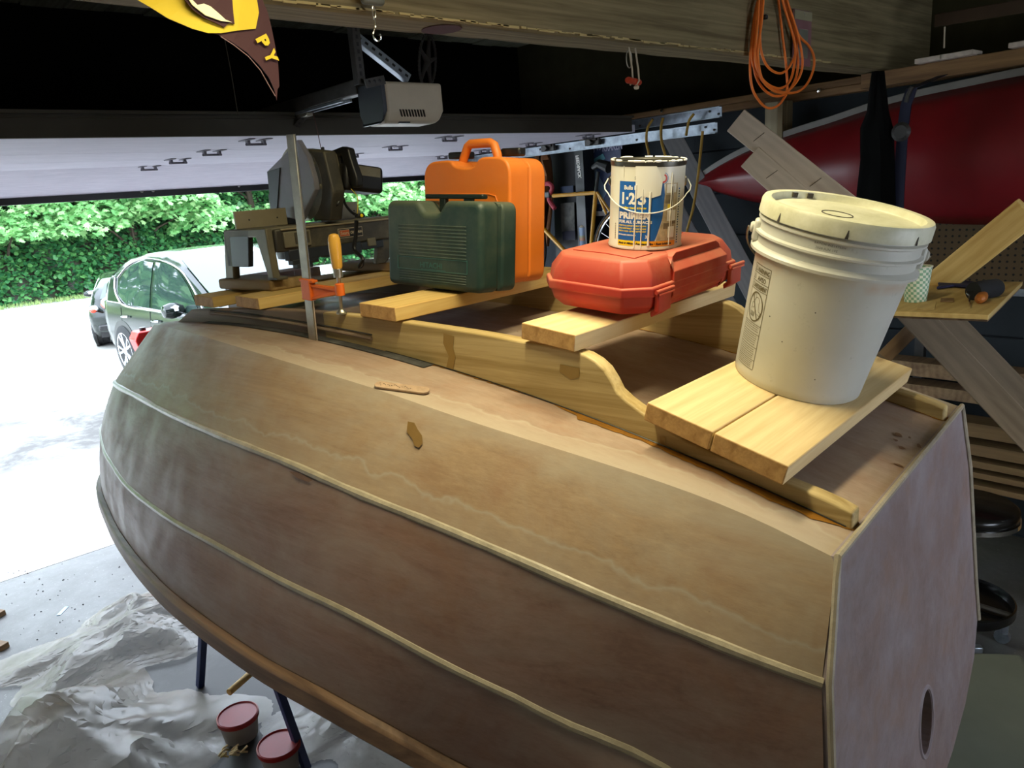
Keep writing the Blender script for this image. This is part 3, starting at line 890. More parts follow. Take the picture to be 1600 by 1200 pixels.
# ------------------------------------------------------------------ bucket
def bucket():
    base = P0 + (Vector((1.4707, 0.7642, 1.6565)) - P0) - n_ * ((Vector((1.4707, 0.7642, 1.6565)) - P0).dot(n_) - 0.001)
    ax = Vector((0.010, -0.271, 1.0))
    R = axis_rot(ax, (1, 0, 0))
    t_ = thing('bucket', 'large white plastic bucket with lid and warning label, on two boards', 'bucket', base, R)
    H = 0.372
    def rad(z): return 0.130 + (0.1475 - 0.130) * min(1, z / 0.27)
    prof = [(0.0, 0.004), (0.118, 0.004), (0.126, 0.0), (0.130, 0.004)]
    prof += [(rad(z), z) for z in (0.02, 0.08, 0.14, 0.20, 0.262)]
    prof += [(0.1475, 0.264), (0.1600, 0.266), (0.1605, 0.272), (0.1535, 0.277), (0.150, 0.280), (0.1505, 0.296), (0.1585, 0.299), (0.1585, 0.303), (0.1515, 0.306), (0.1515, 0.324), (0.1575, 0.327), (0.1575, 0.331), (0.151, 0.334), (0.151, 0.352)]
    MB().lathe(prof, 72).build('body', M['bucket'], t_, smooth=True, ang=50)
    lid = [(0.1535, 0.338), (0.1605, 0.338), (0.1600, 0.362), (0.1570, 0.3685), (0.1500, 0.3700), (0.1435, 0.3680), (0.1415, 0.356), (0.1400, 0.354), (0.03, 0.3535), (0, 0.3535)]
    ld = MB().lathe(lid, 72).build('lid', M['bucket_lid'], t_, smooth=True, ang=50)
    # notches in the lid skirt
    cdir = (CP - base); loc = R.transposed() @ cdir; ca = math.atan2(loc.y, loc.x)
    nb = MB()
    for da_ in (-91, -43, 5, 54, 100):
        a = ca + math.radians(da_)
        c, s = math.cos(a), math.sin(a); r_ = 0.1612; w = 0.0018
        tx = Vector((-s, c, 0)); o_ = Vector((c * r_, s * r_, 0.0)); dv = Vector((c * .0004, s * .0004, 0))
        nb.add([o_ + tx * (-w * 1.9) + Vector((0, 0, .338)) + dv, o_ + tx * (w * 1.6) + Vector((0, 0, .338)) + dv, o_ + tx * (w * .4) + Vector((0, 0, .354)) + dv - Vector((c, s, 0)) * .0009, o_ + tx * (-w * .4) + Vector((0, 0, .354)) + dv - Vector((c, s, 0)) * .0009], [(0, 1, 2, 3)])
    nb.build('skirt_notch', M['grime'], ld, fix=False)
    MB().tube([(0.029 * math.cos(2 * PI * q / 40) - .012, 0.029 * math.sin(2 * PI * q / 40) + .01, .354) for q in range(40)], .0011, 6, closed=True).build('centre_ring', M['grime'], ld)
    for k, (a, r0) in enumerate(((2.35, .1405), (1.25, .1405), (0.98, .1405), (2.6, .137))):
        MB().box((r0 * math.cos(a), r0 * math.sin(a), 0.361), (0.012, 0.004, 0.010), Matrix.Rotation(a + PI / 2, 3, 'Z')).build('grime_mark', M['grime'], ld)
    # handle lugs and wire bail
    la = ca + math.radians(98)
    for k in (0, 1):
        a = la + k * PI - math.radians(8 if k == 0 else 0) * 0
        lug = MB().box((0.160, 0, 0.300), (0.018, 0.040, 0.050)).lathe([(0.014, 0), (0.014, 0.008), (0.010, 0.010)], 16, c=(0, 0, 0), axis='x')
        o = MB().box((0.154, 0, 0.298), (0.016, 0.034, 0.044)).build('handle_lug', M['bucket'], t_, rot=(0, 0, a), bevel=0.006, seg=3)
        MB().lathe([(0.011, 0), (0.011, 0.006), (0.008, 0.009), (0, 0.009)], 16, c=(0.160, 0, 0.302), axis='x').build('lug_boss', M['bucket'], o, smooth=True)
    pts = []
    for k in range(25):
        f = k / 24; a = la + PI * f
        sag = math.sin(PI * f)
        pts.append(Vector((0.172 * math.cos(a) * (1 + .05 * sag), 0.172 * math.sin(a) * (1 + .05 * sag), 0.302 - 0.13 * sag)))
    # the bail hangs on the far side
    pts = [Vector((-p.x, -p.y, p.z)) if False else p for p in pts]
    MB().tube(pts, 0.002, 6).build('wire_handle', M['steel'], t_, smooth=True)
    # ink print near the top
    def cyl(a0, z0, r_):
        def fn(x, y, ):
            z = z0 + y; rr = r_(z) + 0.0007; a = a0 + x / rr
            return (rr * math.cos(a), rr * math.sin(a), z)
        return fn
    ink = MB(); f2 = cyl(ca + math.radians(-14), 0.312, lambda z: 0.1513)
    put_text(ink, 'BATCH WE14760H', 0, 0.006, 0.0062, f2, spacing=1.1)
    put_text(ink, '2020 JUN 10E', 0.004, -0.002, 0.0062, f2, spacing=1.1)
    ink.build('ink_print', M['ink_grey'], t_, fix=False)
    # warning label
    lab = MB(); f3 = cyl(ca + math.radians(-66), 0.03, lambda z: rad(z))
    W_ = 0.060; Hh = 0.212
    def rect(x0, y0, x1, y1, n=6, m=1, mi=0):
        for i in range(n):
            xa = x0 + (x1 - x0) * i / n; xb = x0 + (x1 - x0) * (i + 1) / n
            for j in range(m):
                ya = y0 + (y1 - y0) * j / m; yb = y0 + (y1 - y0) * (j + 1) / m
                lab.add([f3(xa, ya), f3(xb, ya), f3(xb, yb), f3(xa, yb)], [(0, 1, 2, 3)], mi)
    lw = 0.0011
    for y in (0, Hh, Hh - .017, Hh - .034, Hh - .050, Hh - .118, .075, .047, .020):
        rect(0, y - lw / 2, W_, y + lw / 2, 8)
    for x in (0, W_):
        rect(x - lw / 2, 0, x + lw / 2, Hh, 1, 14)
    put_text(lab, 'WARNING', .014, Hh - .0145, .0135, f3, w=.043, bold=.0002)
    put_text(lab, 'AVISO', .020, Hh - .031, .0135, f3, w=.030, bold=.0002)
    put_text(lab, 'AVERTISSEMENT', .011, Hh - .047, .0125, f3, w=.046, bold=.0004)
    for k, y in enumerate((Hh - .0135, Hh - .030, Hh - .0465)):   # small triangles
        for p, q in (((.003, y), (.011, y)), ((.011, y), (.007, y + .010)), ((.007, y + .010), (.003, y))):
            d = Vector((q[0] - p[0], q[1] - p[1])); nn = Vector((-d.y, d.x)).normalized() * .0005
            lab.add([f3(p[0] - nn.x, p[1] - nn.y), f3(q[0] - nn.x, q[1] - nn.y), f3(q[0] + nn.x, q[1] + nn.y), f3(p[0] + nn.x, p[1] + nn.y)], [(0, 1, 2, 3)])
    cx, cy, rx = .030, Hh - .084, .026
    def line(p, q, w):
        n = 5; d = Vector((q[0] - p[0], q[1] - p[1])); nn = Vector((-d.y, d.x)).normalized() * w / 2
        for i in range(n):
            a0, a1 = i / n, (i + 1) / n
            A = (p[0] + d.x * a0, p[1] + d.y * a0); B = (p[0] + d.x * a1, p[1] + d.y * a1)
            lab.add([f3(A[0] - nn.x, A[1] - nn.y), f3(B[0] - nn.x, B[1] - nn.y), f3(B[0] + nn.x, B[1] + nn.y), f3(A[0] + nn.x, A[1] + nn.y)], [(0, 1, 2, 3)])
    def arc(cx, cy, rx, ry, a0, a1, w, n=28):
        for i in range(n):
            t0 = a0 + (a1 - a0) * i / n; t1 = a0 + (a1 - a0) * (i + 1) / n
            lab.add([f3(cx + rx * math.cos(t0), cy + ry * math.sin(t0)), f3(cx + rx * math.cos(t1), cy + ry * math.sin(t1)), f3(cx + (rx - w) * math.cos(t1), cy + (ry - w) * math.sin(t1)), f3(cx + (rx - w) * math.cos(t0), cy + (ry - w) * math.sin(t0))], [(0, 1, 2, 3)])
    arc(cx, cy, rx, .031, 0, 2 * PI, .0028, 40)
    line((cx - .015, cy + .024), (cx + .014, cy - .025), .0026)
    # toddler leaning over a bucket
    arc(cx + .004, cy + .012, .009, .009, -.4, PI, .0009); arc(cx - .008, cy + .002, .006, .006, 0, 2 * PI, .0009)
    line((cx + .012, cy + .009), (cx + .014, cy - .006), .0009); line((cx + .014, cy - .006), (cx + .021, cy - .008), .0009); line((cx + .021, cy - .008), (cx + .019, cy - .015), .0009); line((cx + .019, cy - .015), (cx + .011, cy - .013), .0009)
    line((cx - .014, cy - .004), (cx - .013, cy - .020), .0009); line((cx - .013, cy - .020), (cx, cy - .021), .0009); line((cx, cy - .021), (cx + .003, cy - .006), .0009)
    for k in range(5): line((cx - .012, cy - .012 - k * .0018), (cx, cy - .012 - k * .0018), .0007)
    arc(cx - .006, cy + .020, .004, .008, 0, 2 * PI, .0008)
    random.seed(3)
    y = .088
    for y in [.090, .0855, .081, .0705, .066, .0615, .057, .0525, .042, .0375, .033, .0285, .0245, .016, .012, .008, .0045]:
        x = .004
        while x < W_ - .008:
            l_ = random.uniform(.002, .006)
            line((x, y), (min(x + l_, W_ - .005), y), .0012); x += l_ + .0012
    lab.build('warning_label', M['ink_olive'], t_, fix=False)
    # specks
    sp_ = MB()
    for x, z in ((.115, .115), (.078, .155), (.19, .055), (.165, .19)):
        c = cyl(ca + math.radians(-66), 0, lambda z: rad(z))
        P = c(x, z); sp_.lathe([(0.0012, 0), (0, .0008)], 8, c=P, axis='x')
    sp_.build('speck', M['black'], t_)
    return t_
m, t, b = nt('bucket_plastic'); v = coords(t)
c = ramp(t, noise(t, v, 5, 4), [(0.3, hexc('b9b8ae')), (0.7, hexc('c6c5bc'))])
sxz = N(t, 'ShaderNodeSeparateXYZ'); t.links.new(v, sxz.inputs[0])
ringz = math_(t, 'SUBTRACT', 1.0, math_(t, 'MINIMUM', math_(t, 'MULTIPLY', math_(t, 'ABSOLUTE', math_(t, 'SUBTRACT', sxz.outputs[2], 0.252)), 60.0), 1.0))
sm = math_(t, 'MULTIPLY', ringz, ramp(t, noise(t, v, 9, 3), [(0.45, (0, 0, 0)), (0.6, (1, 1, 1))]))
c = mix(t, math_(t, 'MULTIPLY', sm, 0.5), c, hexc('b08a66'))
c = mix(t, ramp(t, noise(t, v, 40, 5, 0.7), [(0.62, (0, 0, 0)), (0.72, (0.35, 0.35, 0.35))]), c, hexc('8a8878'))
t.links.new(c, b.inputs['Base Color']); b.inputs['Roughness'].default_value = 0.38; b.inputs['Subsurface Weight'].default_value = 0.0
M['bucket'] = m
m, t, b = nt('bucket_lid_plastic'); v = coords(t)
c = ramp(t, noise(t, v, 12, 6, 0.7), [(0.35, hexc('b9b79a')), (0.6, hexc('cfcdb6'))])
t.links.new(c, b.inputs['Base Color']); b.inputs['Roughness'].default_value = 0.45
M['bucket_lid'] = m
M['grime'] = plain('black_grime', '3a3430', 0.9)
M['ink_grey'] = plain('grey_ink', '77766e', 0.8)
M['ink_olive'] = plain('olive_ink', '5e5436', 0.8)
bucket()

# ------------------------------------------------------------------ red case (flat), frame: ex = board direction, ey = towards bow
def case_frame(u, s, z, ya, pi_, ro):
    c, sn = math.cos(math.radians(ya)), math.sin(math.radians(ya))
    eu = Vector((c, sn, math.tan(math.radians(ro)))).normalized()
    es = Vector((-sn, c, math.tan(math.radians(pi_)))); es = (es - eu * es.dot(eu)).normalized()
    R = Matrix.Rotation(YB, 3, 'Z')
    ex, ey = R @ eu, R @ es
    return bw(u, s, z), ex, ey, ex.cross(ey)
def rloop(w, l, ch, z, n=1):   # octagonal outline with chamfer ch, centred
    return [Vector((-w / 2 + ch, -l / 2, z)), Vector((w / 2 - ch, -l / 2, z)), Vector((w / 2, -l / 2 + ch, z)), Vector((w / 2, l / 2 - ch, z)), Vector((w / 2 - ch, l / 2, z)), Vector((-w / 2 + ch, l / 2, z)), Vector((-w / 2, l / 2 - ch, z)), Vector((-w / 2, -l / 2 + ch, z))]
def loft(mb, loops, mi=0):
    n = len(loops[0]); vs = [p for L in loops for p in L]; fs = []
    for i in range(len(loops) - 1):
        for k in range(n):
            fs.append((i * n + k, i * n + (k + 1) % n, (i + 1) * n + (k + 1) % n, (i + 1) * n + k))
    fs.append(tuple(range(n))[::-1]); fs.append(tuple((len(loops) - 1) * n + k for k in range(n)))
    return mb.add(vs, fs, mi)
P, ex, ey, ez = case_frame(-.239, .471, 1.818, -2.38, 5.13, 2.58)
DU, DS, DH = .45, .284, .122
rc = thing('tool_case', 'dusty red plastic tool case lying flat under the paint can', 'tool case', P + ex * DU / 2 + ey * DS / 2, frame(ex, ey, ez))
lw = MB(); loft(lw, [rloop(DU - .05, DS - .05, .04, .002), rloop(DU - .012, DS - .012, .045, .022), rloop(DU - .004, DS - .004, .045, .052)])
lw.build('lower_shell', M['red_case'], rc, bevel=0.004, seg=3)
up = MB(); loft(up, [rloop(DU - .006, DS - .006, .045, .056), rloop(DU - .014, DS - .014, .045, .088), rloop(DU - .05, DS - .05, .040, .116), rloop(DU - .06, DS - .06, .040, .1185)])
up.build('upper_shell', M['red_case'], rc, bevel=0.004, seg=3)
lip = MB(); loft(lip, [rloop(DU + .002, DS + .002, .046, .044), rloop(DU + .006, DS + .006, .047, .0465), rloop(DU + .006, DS + .006, .047, .062), rloop(DU + .001, DS + .001, .046, .065)])
lip.build('rim_band', M['red_case'], rc, bevel=0.002)
# raised centre on the long side towards the stern (the carrying side)
mid = MB(); loft(mid, [[Vector((x, y, z)) for x, y in ((-.10 + e, -.13), (.135 - e, -.13), (.135 - e, -DS / 2 + f), (-.10 + e, -DS / 2 + f))][::-1] for z, e, f in ((.010, .012, .018), (.030, .004, .0), (.085, .0, -.004), (.112, .012, .020), (.1215, .03, .04))])
mid.build('front_bulge', M['red_case'], rc, bevel=0.004, seg=3)
# ribs and panel on the lid
rb = MB()
rb.prism([Vector((-.17, -.09, .118)), Vector((-.10, -.09, .118)), Vector((-.07, -.03, .118)), Vector((-.07, .09, .118)), Vector((-.15, .09, .118)), Vector((-.15, .00, .118))], (0, 0, .003))
rb.prism([Vector((.02, .0, .118)), Vector((.18, .0, .118)), Vector((.18, .09, .118)), Vector((.02, .09, .118))], (0, 0, .003))
rb.build('lid_panel', M['red_case'], rc, bevel=0.0012)
for x in (-.145, .175):
    lt = MB().box((x, -DS / 2 - .004, .030), (.050, .012, .040)).prism([Vector((x - .025, -DS / 2 - .010, .012)), Vector((x + .025, -DS / 2 - .010, .012)), Vector((x + .022, -DS / 2 + .012, -.004)), Vector((x - .022, -DS / 2 + .012, -.004))], (0, 0.002, .012))
    lt = lt.build('latch', M['red_case'], rc, bevel=0.003)
    MB().tube([(x - .034, -DS / 2 - .009, .055), (x + .034, -DS / 2 - .009, .055)], .0045, 10).tube([(x - .03, -DS / 2 - .012, .049), (x + .03, -DS / 2 - .012, .049)], .003, 8).build('latch_pin', M['red_case'], lt, smooth=True)
CT = P + ex * 0 + ez * .1215
# ------------------------------------------------------------------ paint can
def can():
    base = Vector((1.3773, 1.0858, 1.9703))
    # put it on the case lid
    base = base - ez * ((base - (P + ez * .1217)).dot(ez))
    ax = Vector((-0.02, -0.115, 1))
    R = axis_rot(ax)
    t_ = thing('paint_can', 'open gallon primer can with drips and blue label on the red case', 'paint can', base, R)
    r_ = 0.0815; H = 0.188
    MB().lathe([(r_ - .004, 0.0015), (r_ + .001, 0), (r_ + .002, .003), (r_, .007), (r_, H - .012)], 64).build('body', M['can_white'], t_, smooth=True, ang=60)
    rim = MB().lathe([(r_, H - .012), (r_ + .0012, H - .011), (r_ + .0018, H - .006), (r_ + .002, H - .002), (r_, H), (r_ - .004, H - .001), (r_ - .008, H - .005), (r_ - .014, H - .003), (r_ - .016, H - .004), (r_ - .016, H - .03)], 64)
    rim.build('rim', M['chrome_dull'], t_, smooth=True)
    MB().lathe([(0, H - .03), (r_ - .016, H - .03)], 40).build('inside', M['black'], t_)
    wp = MB(); random.seed(11)
    for k in range(60):
        a = random.uniform(0, 2 * PI); L = random.uniform(.05, .22)
        pts = [(math.cos(a + q * L / 5) * (r_ + .0012), math.sin(a + q * L / 5) * (r_ + .0012), H - .0002) for q in range(6)]
        wp.tube(pts, random.uniform(.0012, .0028), 6)
    wp.build('rim_paint', M['white'], t_, smooth=True)
    cdir = R.transposed() @ (CP - base); ca = math.atan2(cdir.y, cdir.x)
    def fn_(z0, dr):
        def fn(x, y):
            rr = r_ + dr; a = ca + x / rr
            return (rr * math.cos(a), rr * math.sin(a), z0 + y)
        return fn
    lab = thing('printed_label', None, None); lab.parent = t_
    COLS = [M['lab_blue'], M['lab_yellow'], M['white'], M['lab_orange'], M['ink_dark'], M['lab_tan'], M['lab_red'], M['lab_brown']]
    mb = MB()
    def rect(x0, y0, x1, y1, dr, mi, n=None, skew=0, topskew=None):
        f = fn_(0, dr); n = n or max(2, int(abs(x1 - x0) / .006))
        for i in range(n):
            a0 = i / n; a1 = (i + 1) / n
            xa, xb = x0 + (x1 - x0) * a0, x0 + (x1 - x0) * a1
            mb.add([f(xa, y0), f(xb, y0), f(xb, y1), f(xa, y1)], [(0, 1, 2, 3)], mi)
    def poly(pts, dr, mi):
        f = fn_(0, dr)
        # cut into vertical strips so that it follows the wall
        xs = [p[0] for p in pts]; x0, x1 = min(xs), max(xs); n = max(3, int((x1 - x0) / .004))
        def span(x):
            ys = []
            for i in range(len(pts)):
                (xa, ya), (xb, yb) = pts[i], pts[(i + 1) % len(pts)]
                if (xa - x) * (xb - x) <= 0 and xa != xb: ys.append(ya + (yb - ya) * (x - xa) / (xb - xa))
            return (min(ys), max(ys)) if ys else None
        for i in range(n):
            a = x0 + (x1 - x0) * (i + .001) / n; c = x0 + (x1 - x0) * (i + .999) / n
            s1, s2 = span(a), span(c)
            if s1 and s2: mb.add([f(a, s1[0]), f(c, s2[0]), f(c, s2[1]), f(a, s1[1])], [(0, 1, 2, 3)], mi)
    L0 = -.066
    poly([(L0, .020), (.022, .020), (.045, .095), (.040, .115), (.036, .146), (L0, .146)], .0003, 0)
    rect(L0, .008, .075, .0195, .0003, 1); rect(.01, .008, .075, .0195, .0004, 3)
    poly([(.024, .021), (.075, .021), (.075, .142), (.040, .142), (.038, .12), (.047, .095)], .00035, 5)
    for x0, y0, x1, y1, mi in ((.042, .10, .058, .118, 7), (.048, .062, .072, .085, 2), (.056, .085, .064, .135, 7), (.040, .045, .056, .058, 7), (.052, .026, .070, .050, 2), (.060, .055, .074, .062, 7), (.048, .088, .056, .098, 1), (.044, .122, .070, .140, 2)):
        rect(x0, y0, x1, y1, .0005, mi)
    T_ = lambda s, x, y, size, mi, w, bold=0, shear=0: put_text(mb, s, x, y, size, fn_(0, .0006), bold, mi, w, shear)
    T_('Bulls', L0 + .013, .129, .0125, 2, .022, .0004); T_('E', L0 + .038, .129, .0125, 2, .006, .0004)
    T_('1\u00b72', L0 + .004, .099, .033, 2, .037, .0014)
    T_('3', L0 + .047, .099, .033, 2, .018, .0014)
    T_('Water-Base \u2022 Interior & Exterior', L0 + .003, .0885, .0062, 1, .064, .0003, .2)
    T_('PRIMER', L0 + .002, .0675, .0185, 2, .074, .001)
    T_('FOR ALL SURFACES', L0 + .002, .0575, .0085, 2, .078, .0004)
    for k, s in enumerate(('STICKS TO ALL SURFACES WITHOUT SANDING', 'SEALS UNIFORMLY \u2022 BLOCKS STAINS', 'DRIES IN 1 HOUR \u2022 USE WITH ANY TOPCOAT')):
        T_(s, L0 + .002, .0505 - k * .006, .0042, 1, .066, .0002, .2)
    T_('PINTURA-BASE A BASE DE AGUA', L0 + .002, .0305, .0038, 2, .044, .0002)
    T_('35', .000, .026, .009, 2, .009, .0003)
    T_('Mold & Mildew Resistant Film \u2022 Rust Inhibitive', L0 + .002, .0115, .0062, 4, .128, .0003, .25)
    T_('WHITE', L0, .0025, .0038, 4, .012); T_('1 GALLON (3.78 L)', .032, .0025, .0045, 4, .034)
    T_('2', -.028, .151, .0075, 4, .005, .0003)
    # round crest of red, white and blue on the upper right
    f = fn_(0, .0006)
    for rr_, w_, mi in ((.0095, .0035, 6), (.0125, .0012, 0)):
        for k in range(14):
            t0 = -PI * .75 + k * (PI * 1.15) / 14; t1 = t0 + PI * 1.15 / 14
            c0 = (.034, .1525)
            mb.add([f(c0[0] + rr_ * math.cos(t0), c0[1] + rr_ * math.sin(t0)), f(c0[0] + rr_ * math.cos(t1), c0[1] + rr_ * math.sin(t1)), f(c0[0] + (rr_ - w_) * math.cos(t1), c0[1] + (rr_ - w_) * math.sin(t1)), f(c0[0] + (rr_ - w_) * math.cos(t0), c0[1] + (rr_ - w_) * math.sin(t0))], [(0, 1, 2, 3)], mi)
    # side print
    for k in range(22): rect(.080, .012 + k * .0055, .0845, .015 + k * .0055, .0004, 4 if k % 3 else 0, 1)
    for k in range(9): rect(-.078, .02 + k * .004, -.075, .0225 + k * .004, .0004, 7, 1)
    mb.build('print', COLS, t_, fix=False)
    # white paint run over the label
    dp = MB()
    def blob(pts, dr=.0014):
        nonlocal mb
        f = fn_(0, dr); xs = [p[0] for p in pts]; x0, x1 = min(xs), max(xs); n = max(2, int((x1 - x0) / .003))
        def span(x):
            ys = []
            for i in range(len(pts)):
                (xa, ya), (xb, yb) = pts[i], pts[(i + 1) % len(pts)]
                if (xa - x) * (xb - x) <= 0 and xa != xb: ys.append(ya + (yb - ya) * (x - xa) / (xb - xa))
            return (min(ys), max(ys)) if ys else None
        for i in range(n):
            a = x0 + (x1 - x0) * (i + .001) / n; c = x0 + (x1 - x0) * (i + .999) / n
            s1, s2 = span(a), span(c)
            if s1 and s2: dp.add([f(a, s1[0]), f(c, s2[0]), f(c, s2[1]), f(a, s1[1])], [(0, 1, 2, 3)])
    blob([(-.027, .178), (.018, .178), (.026, .165), (.033, .146), (.030, .118), (.010, .112), (-.010, .116), (-.024, .108)])
    for x, y0, y1, w in ((-.0235, .004, .14, .005), (-.0085, .004, .13, .0038), (.0075, .010, .125, .0065), (.056, .010, .165, .0024), (.061, .03, .16, .0018), (-.055, .155, .178, .002)):
        pts = [fn_(0, .001)(x, y0 + (y1 - y0) * k / 8) for k in range(9)]
        rs = [w / 2 * (1.1 if k == 0 else 0.75 + .25 * k / 8) for k in range(9)]
        dp.tube(pts, [max(.0007, q * .8) for q in rs], 8)
    blob([(-.030, .001), (.020, .001), (.010, .012), (-.005, .009), (-.020, .012)])
    dp.build('paint_drips', M['white_gloss'], t_, smooth=True, fix=False)
    # bail ears and wire handle swung to the front
    la = ca + math.radians(84)
    for sgn in (1, -1):
        a = ca + sgn * math.radians(88)
        MB().lathe([(.011, -.004), (.011, .002), (.006, .005), (0, .005)], 18, c=(r_, 0, .142), axis='x').build('ear', M['black'] if sgn < 0 else M['steel'], t_, rot=(0, 0, a), smooth=True)
    pts = []
    for k in range(31):
        f_ = k / 30; th = math.radians(-90 + 180 * f_)
        fr = math.cos(th)       # 0 at ears, 1 in front
        a = ca + th * .98
        rr = r_ + .012 - .009 * fr if 0 < k < 30 else r_ + .006
        if k in (1, 2, 28, 29): rr = r_ + .014
        z = .146 - .066 * (fr ** .7)
        pts.append((rr * math.cos(a), rr * math.sin(a), z))
    MB().tube(pts, .0013, 8).build('wire_handle', M['white_gloss'], t_, smooth=True)
    return t_
M['can_white'] = plain('can_label_white', 'dcd9cb', 0.35, var=0.04)
M['chrome_dull'] = plain('tin_rim', '4a4843', 0.35, 0.6, 0.3)
M['lab_blue'] = plain('label_blue', '1e5fae', 0.35, var=0.04); M['lab_yellow'] = plain('label_yellow', 'f0d31c', 0.4, var=0.03); M['lab_orange'] = plain('label_orange', 'e39a20', 0.4)
M['ink_dark'] = plain('label_ink', '2a2824', 0.5); M['lab_tan'] = plain('label_photo_tan', 'b5a585', 0.4, var=0.35, scale=60); M['lab_red'] = plain('label_red', 'c22a2a', 0.4); M['lab_brown'] = plain('label_photo_brown', '7c6c54', 0.4, var=0.3, scale=70)
M['white_gloss'] = plain('white_primer_paint', 'e6e4da', 0.3, var=0.03)
can()

# ------------------------------------------------------------------ upright cases
def up_case(u, s, z, ya, pi_, ro, L, D, H, name, label):
    P, ex, ey, ez = case_frame(u, s, z, ya, pi_, ro)
    # local: x = -depth direction towards camera (0..D) , y along length, z up
    return thing(name, label, 'tool case', P, frame(ex, ey, ez))
gL, gD, gH = .372, .142, .236
gc = up_case(-.163, .990, 1.849, -.4, 3.2, -4.2, gL, gD, gH, 'tool_case', 'dark green plastic power tool case standing before the orange one')
def shell(outline, x0, x1, mb=None):
    mb = mb or MB(); return mb.prism([Vector((x0, y, z)) for y, z in outline], (x1 - x0, 0, 0))
# outline with a notch in the top for the handle
g_out = [(0.0, 0.0), (gL, 0.0), (gL, gH - .002), (gL * .60 + .02, gH - .002), (gL * .60 - .01, gH - .034), (gL * .37 + .02, gH - .034), (gL * .37 - .005, gH - .002), (0, gH - .002)]
def rounded(pts, rads, n=6):
    out = []; N_ = len(pts)
    for i, (p, r_) in enumerate(zip(pts, rads)):
        p = Vector(p); a = Vector(pts[i - 1]); b_ = Vector(pts[(i + 1) % N_])
        if r_ <= 0: out.append(tuple(p)); continue
        ra = min(r_, (a - p).length * .48); rb_ = min(r_, (b_ - p).length * .48)
        A_ = p + (a - p).normalized() * ra; B_2 = p + (b_ - p).normalized() * rb_
        for k in range(n + 1):
            t_ = k / n; q = A_ * (1 - t_) ** 2 + p * 2 * t_ * (1 - t_) + B_2 * t_ ** 2; out.append((q.x, q.y))
    return out
g_out = rounded(g_out, [.022, .022, .028, .012, .012, .012, .012, .028])
shell(g_out, 0, gD * .52).build('front_half', M['green_case'], gc, bevel=0.015, seg=5)
shell([(y, z) for y, z in g_out], gD * .55, gD).build('back_half', M['green_case'], gc, bevel=0.012, seg=4)
shell([(min(max(y, .004), gL - .004), min(max(z, .004), gH - .005)) for y, z in g_out], gD * .48, gD * .58).build('seam', M['green_case'], gc)
hb = MB().box((gD * .5, gL * .44, gH + .010), (.022, gL * .60, .013)).box((gD * .5, gL * .30, gH - .002), (.016, .03, .03)).box((gD * .5, gL * .56, gH - .012), (.016, .024, .04))
hb.build('handle', plain('blackish_green', '16231f', .4), gc, bevel=0.004)
rb = MB()
for k in range(10):
    rb.box((-.0002, gL * .50, gH * .36 + k * .0092), (.0022, gL * .72, .0045))
for k in range(5):
    rb.box((-.0002, gL * .50, .020 + k * .0068), (.0022, gL * .72, .0035))
rb.build('ribs', M['green_case'], gc, bevel=0.001, seg=1)
fr = MB()
for c_, s_ in (((-.0005, gL * .5, gH * .345), (.002, gL * .74, .0015)), ((-.0005, gL * .5, .048), (.002, gL * .74, .0015)), ((-.0005, gL * .13, .066), (.002, .0015, .036)), ((-.0005, gL * .87, .066), (.002, .0015, .036)), ((-.0005, gL * .48, .051), (.002, gL * .26, .0012))):
    fr.box(c_, s_)
put_text(fr, 'HITACHI', 0, 0, .021, lambda x, y: (-.0012, gL * .62 - x, .056 + y), bold=.0004, w=.088)
fr.build('embossed_panel', M['green_emb'] if 'green_emb' in M else plain('green_emboss', '33605a', 0.4), gc, fix=False)
MB().box((gD * .5, gL * .5, -.002), (gD * .5, .06, .012)).build('foot', M['black'], gc, bevel=0.003)

oL, oD, oH = .340, .150, .338
oc = up_case(-.022, 1.011, 1.852, -.9, 3.0, -3.0, oL, oD, oH, 'tool_case', 'tall bright orange plastic tool case with arched carrying handle')
o_out = [(0.0, 0.0), (oL, 0.0), (oL, oH - .006), (oL * .66, oH - .002), (oL * .62, oH - .020), (oL * .47, oH - .026), (oL * .38, oH - .022), (oL * .34, oH + .002), (0, oH)]
o_out = rounded(o_out, [.035, .035, .05, .03, .02, .02, .02, .03, .05], 7)
shell(o_out, 0, oD * .53).build('front_half', M['orange_case'], oc, bevel=0.018, seg=6)
shell(o_out, oD * .545, oD).build('back_half', M['orange_case'], oc, bevel=0.015, seg=5)
shell([(min(max(y, .003), oL - .003), min(max(z, .003), oH - .004)) for y, z in o_out], oD * .50, oD * .56).build('seam', M['orange_case'], oc)
hp = [(oL * .70, oH - .02), (oL * .665, oH + .008), (oL * .62, oH + .036), (oL * .59, oH + .042), (oL * .36, oH + .042), (oL * .32, oH + .036), (oL * .285, oH + .010), (oL * .27, oH - .02)]
MB().tube([(oD * .38, y, z) for y, z in hp], .0125, 12).build('handle', M['orange_case'], oc, smooth=True)
MB().box((oD * .60, oL * .80, oH + .014), (.03, .085, .020)).build('latch', M['black'], oc, bevel=0.005)
MB().box((oD * .60, oL * .20, oH + .016), (.03, .070, .022)).build('latch', M['black'], oc, bevel=0.005)
MB().tube([(-.0015, oL * .80, oH * .715), (-.0015, oL * .22, oH * .715), (-.0015, oL * .15, oH * .70), (-.0015, oL * .125, oH * .65), (-.0015, oL * .12, oH * .3)], .0016, 6).build('raised_line', M['orange_case'], oc, smooth=True)

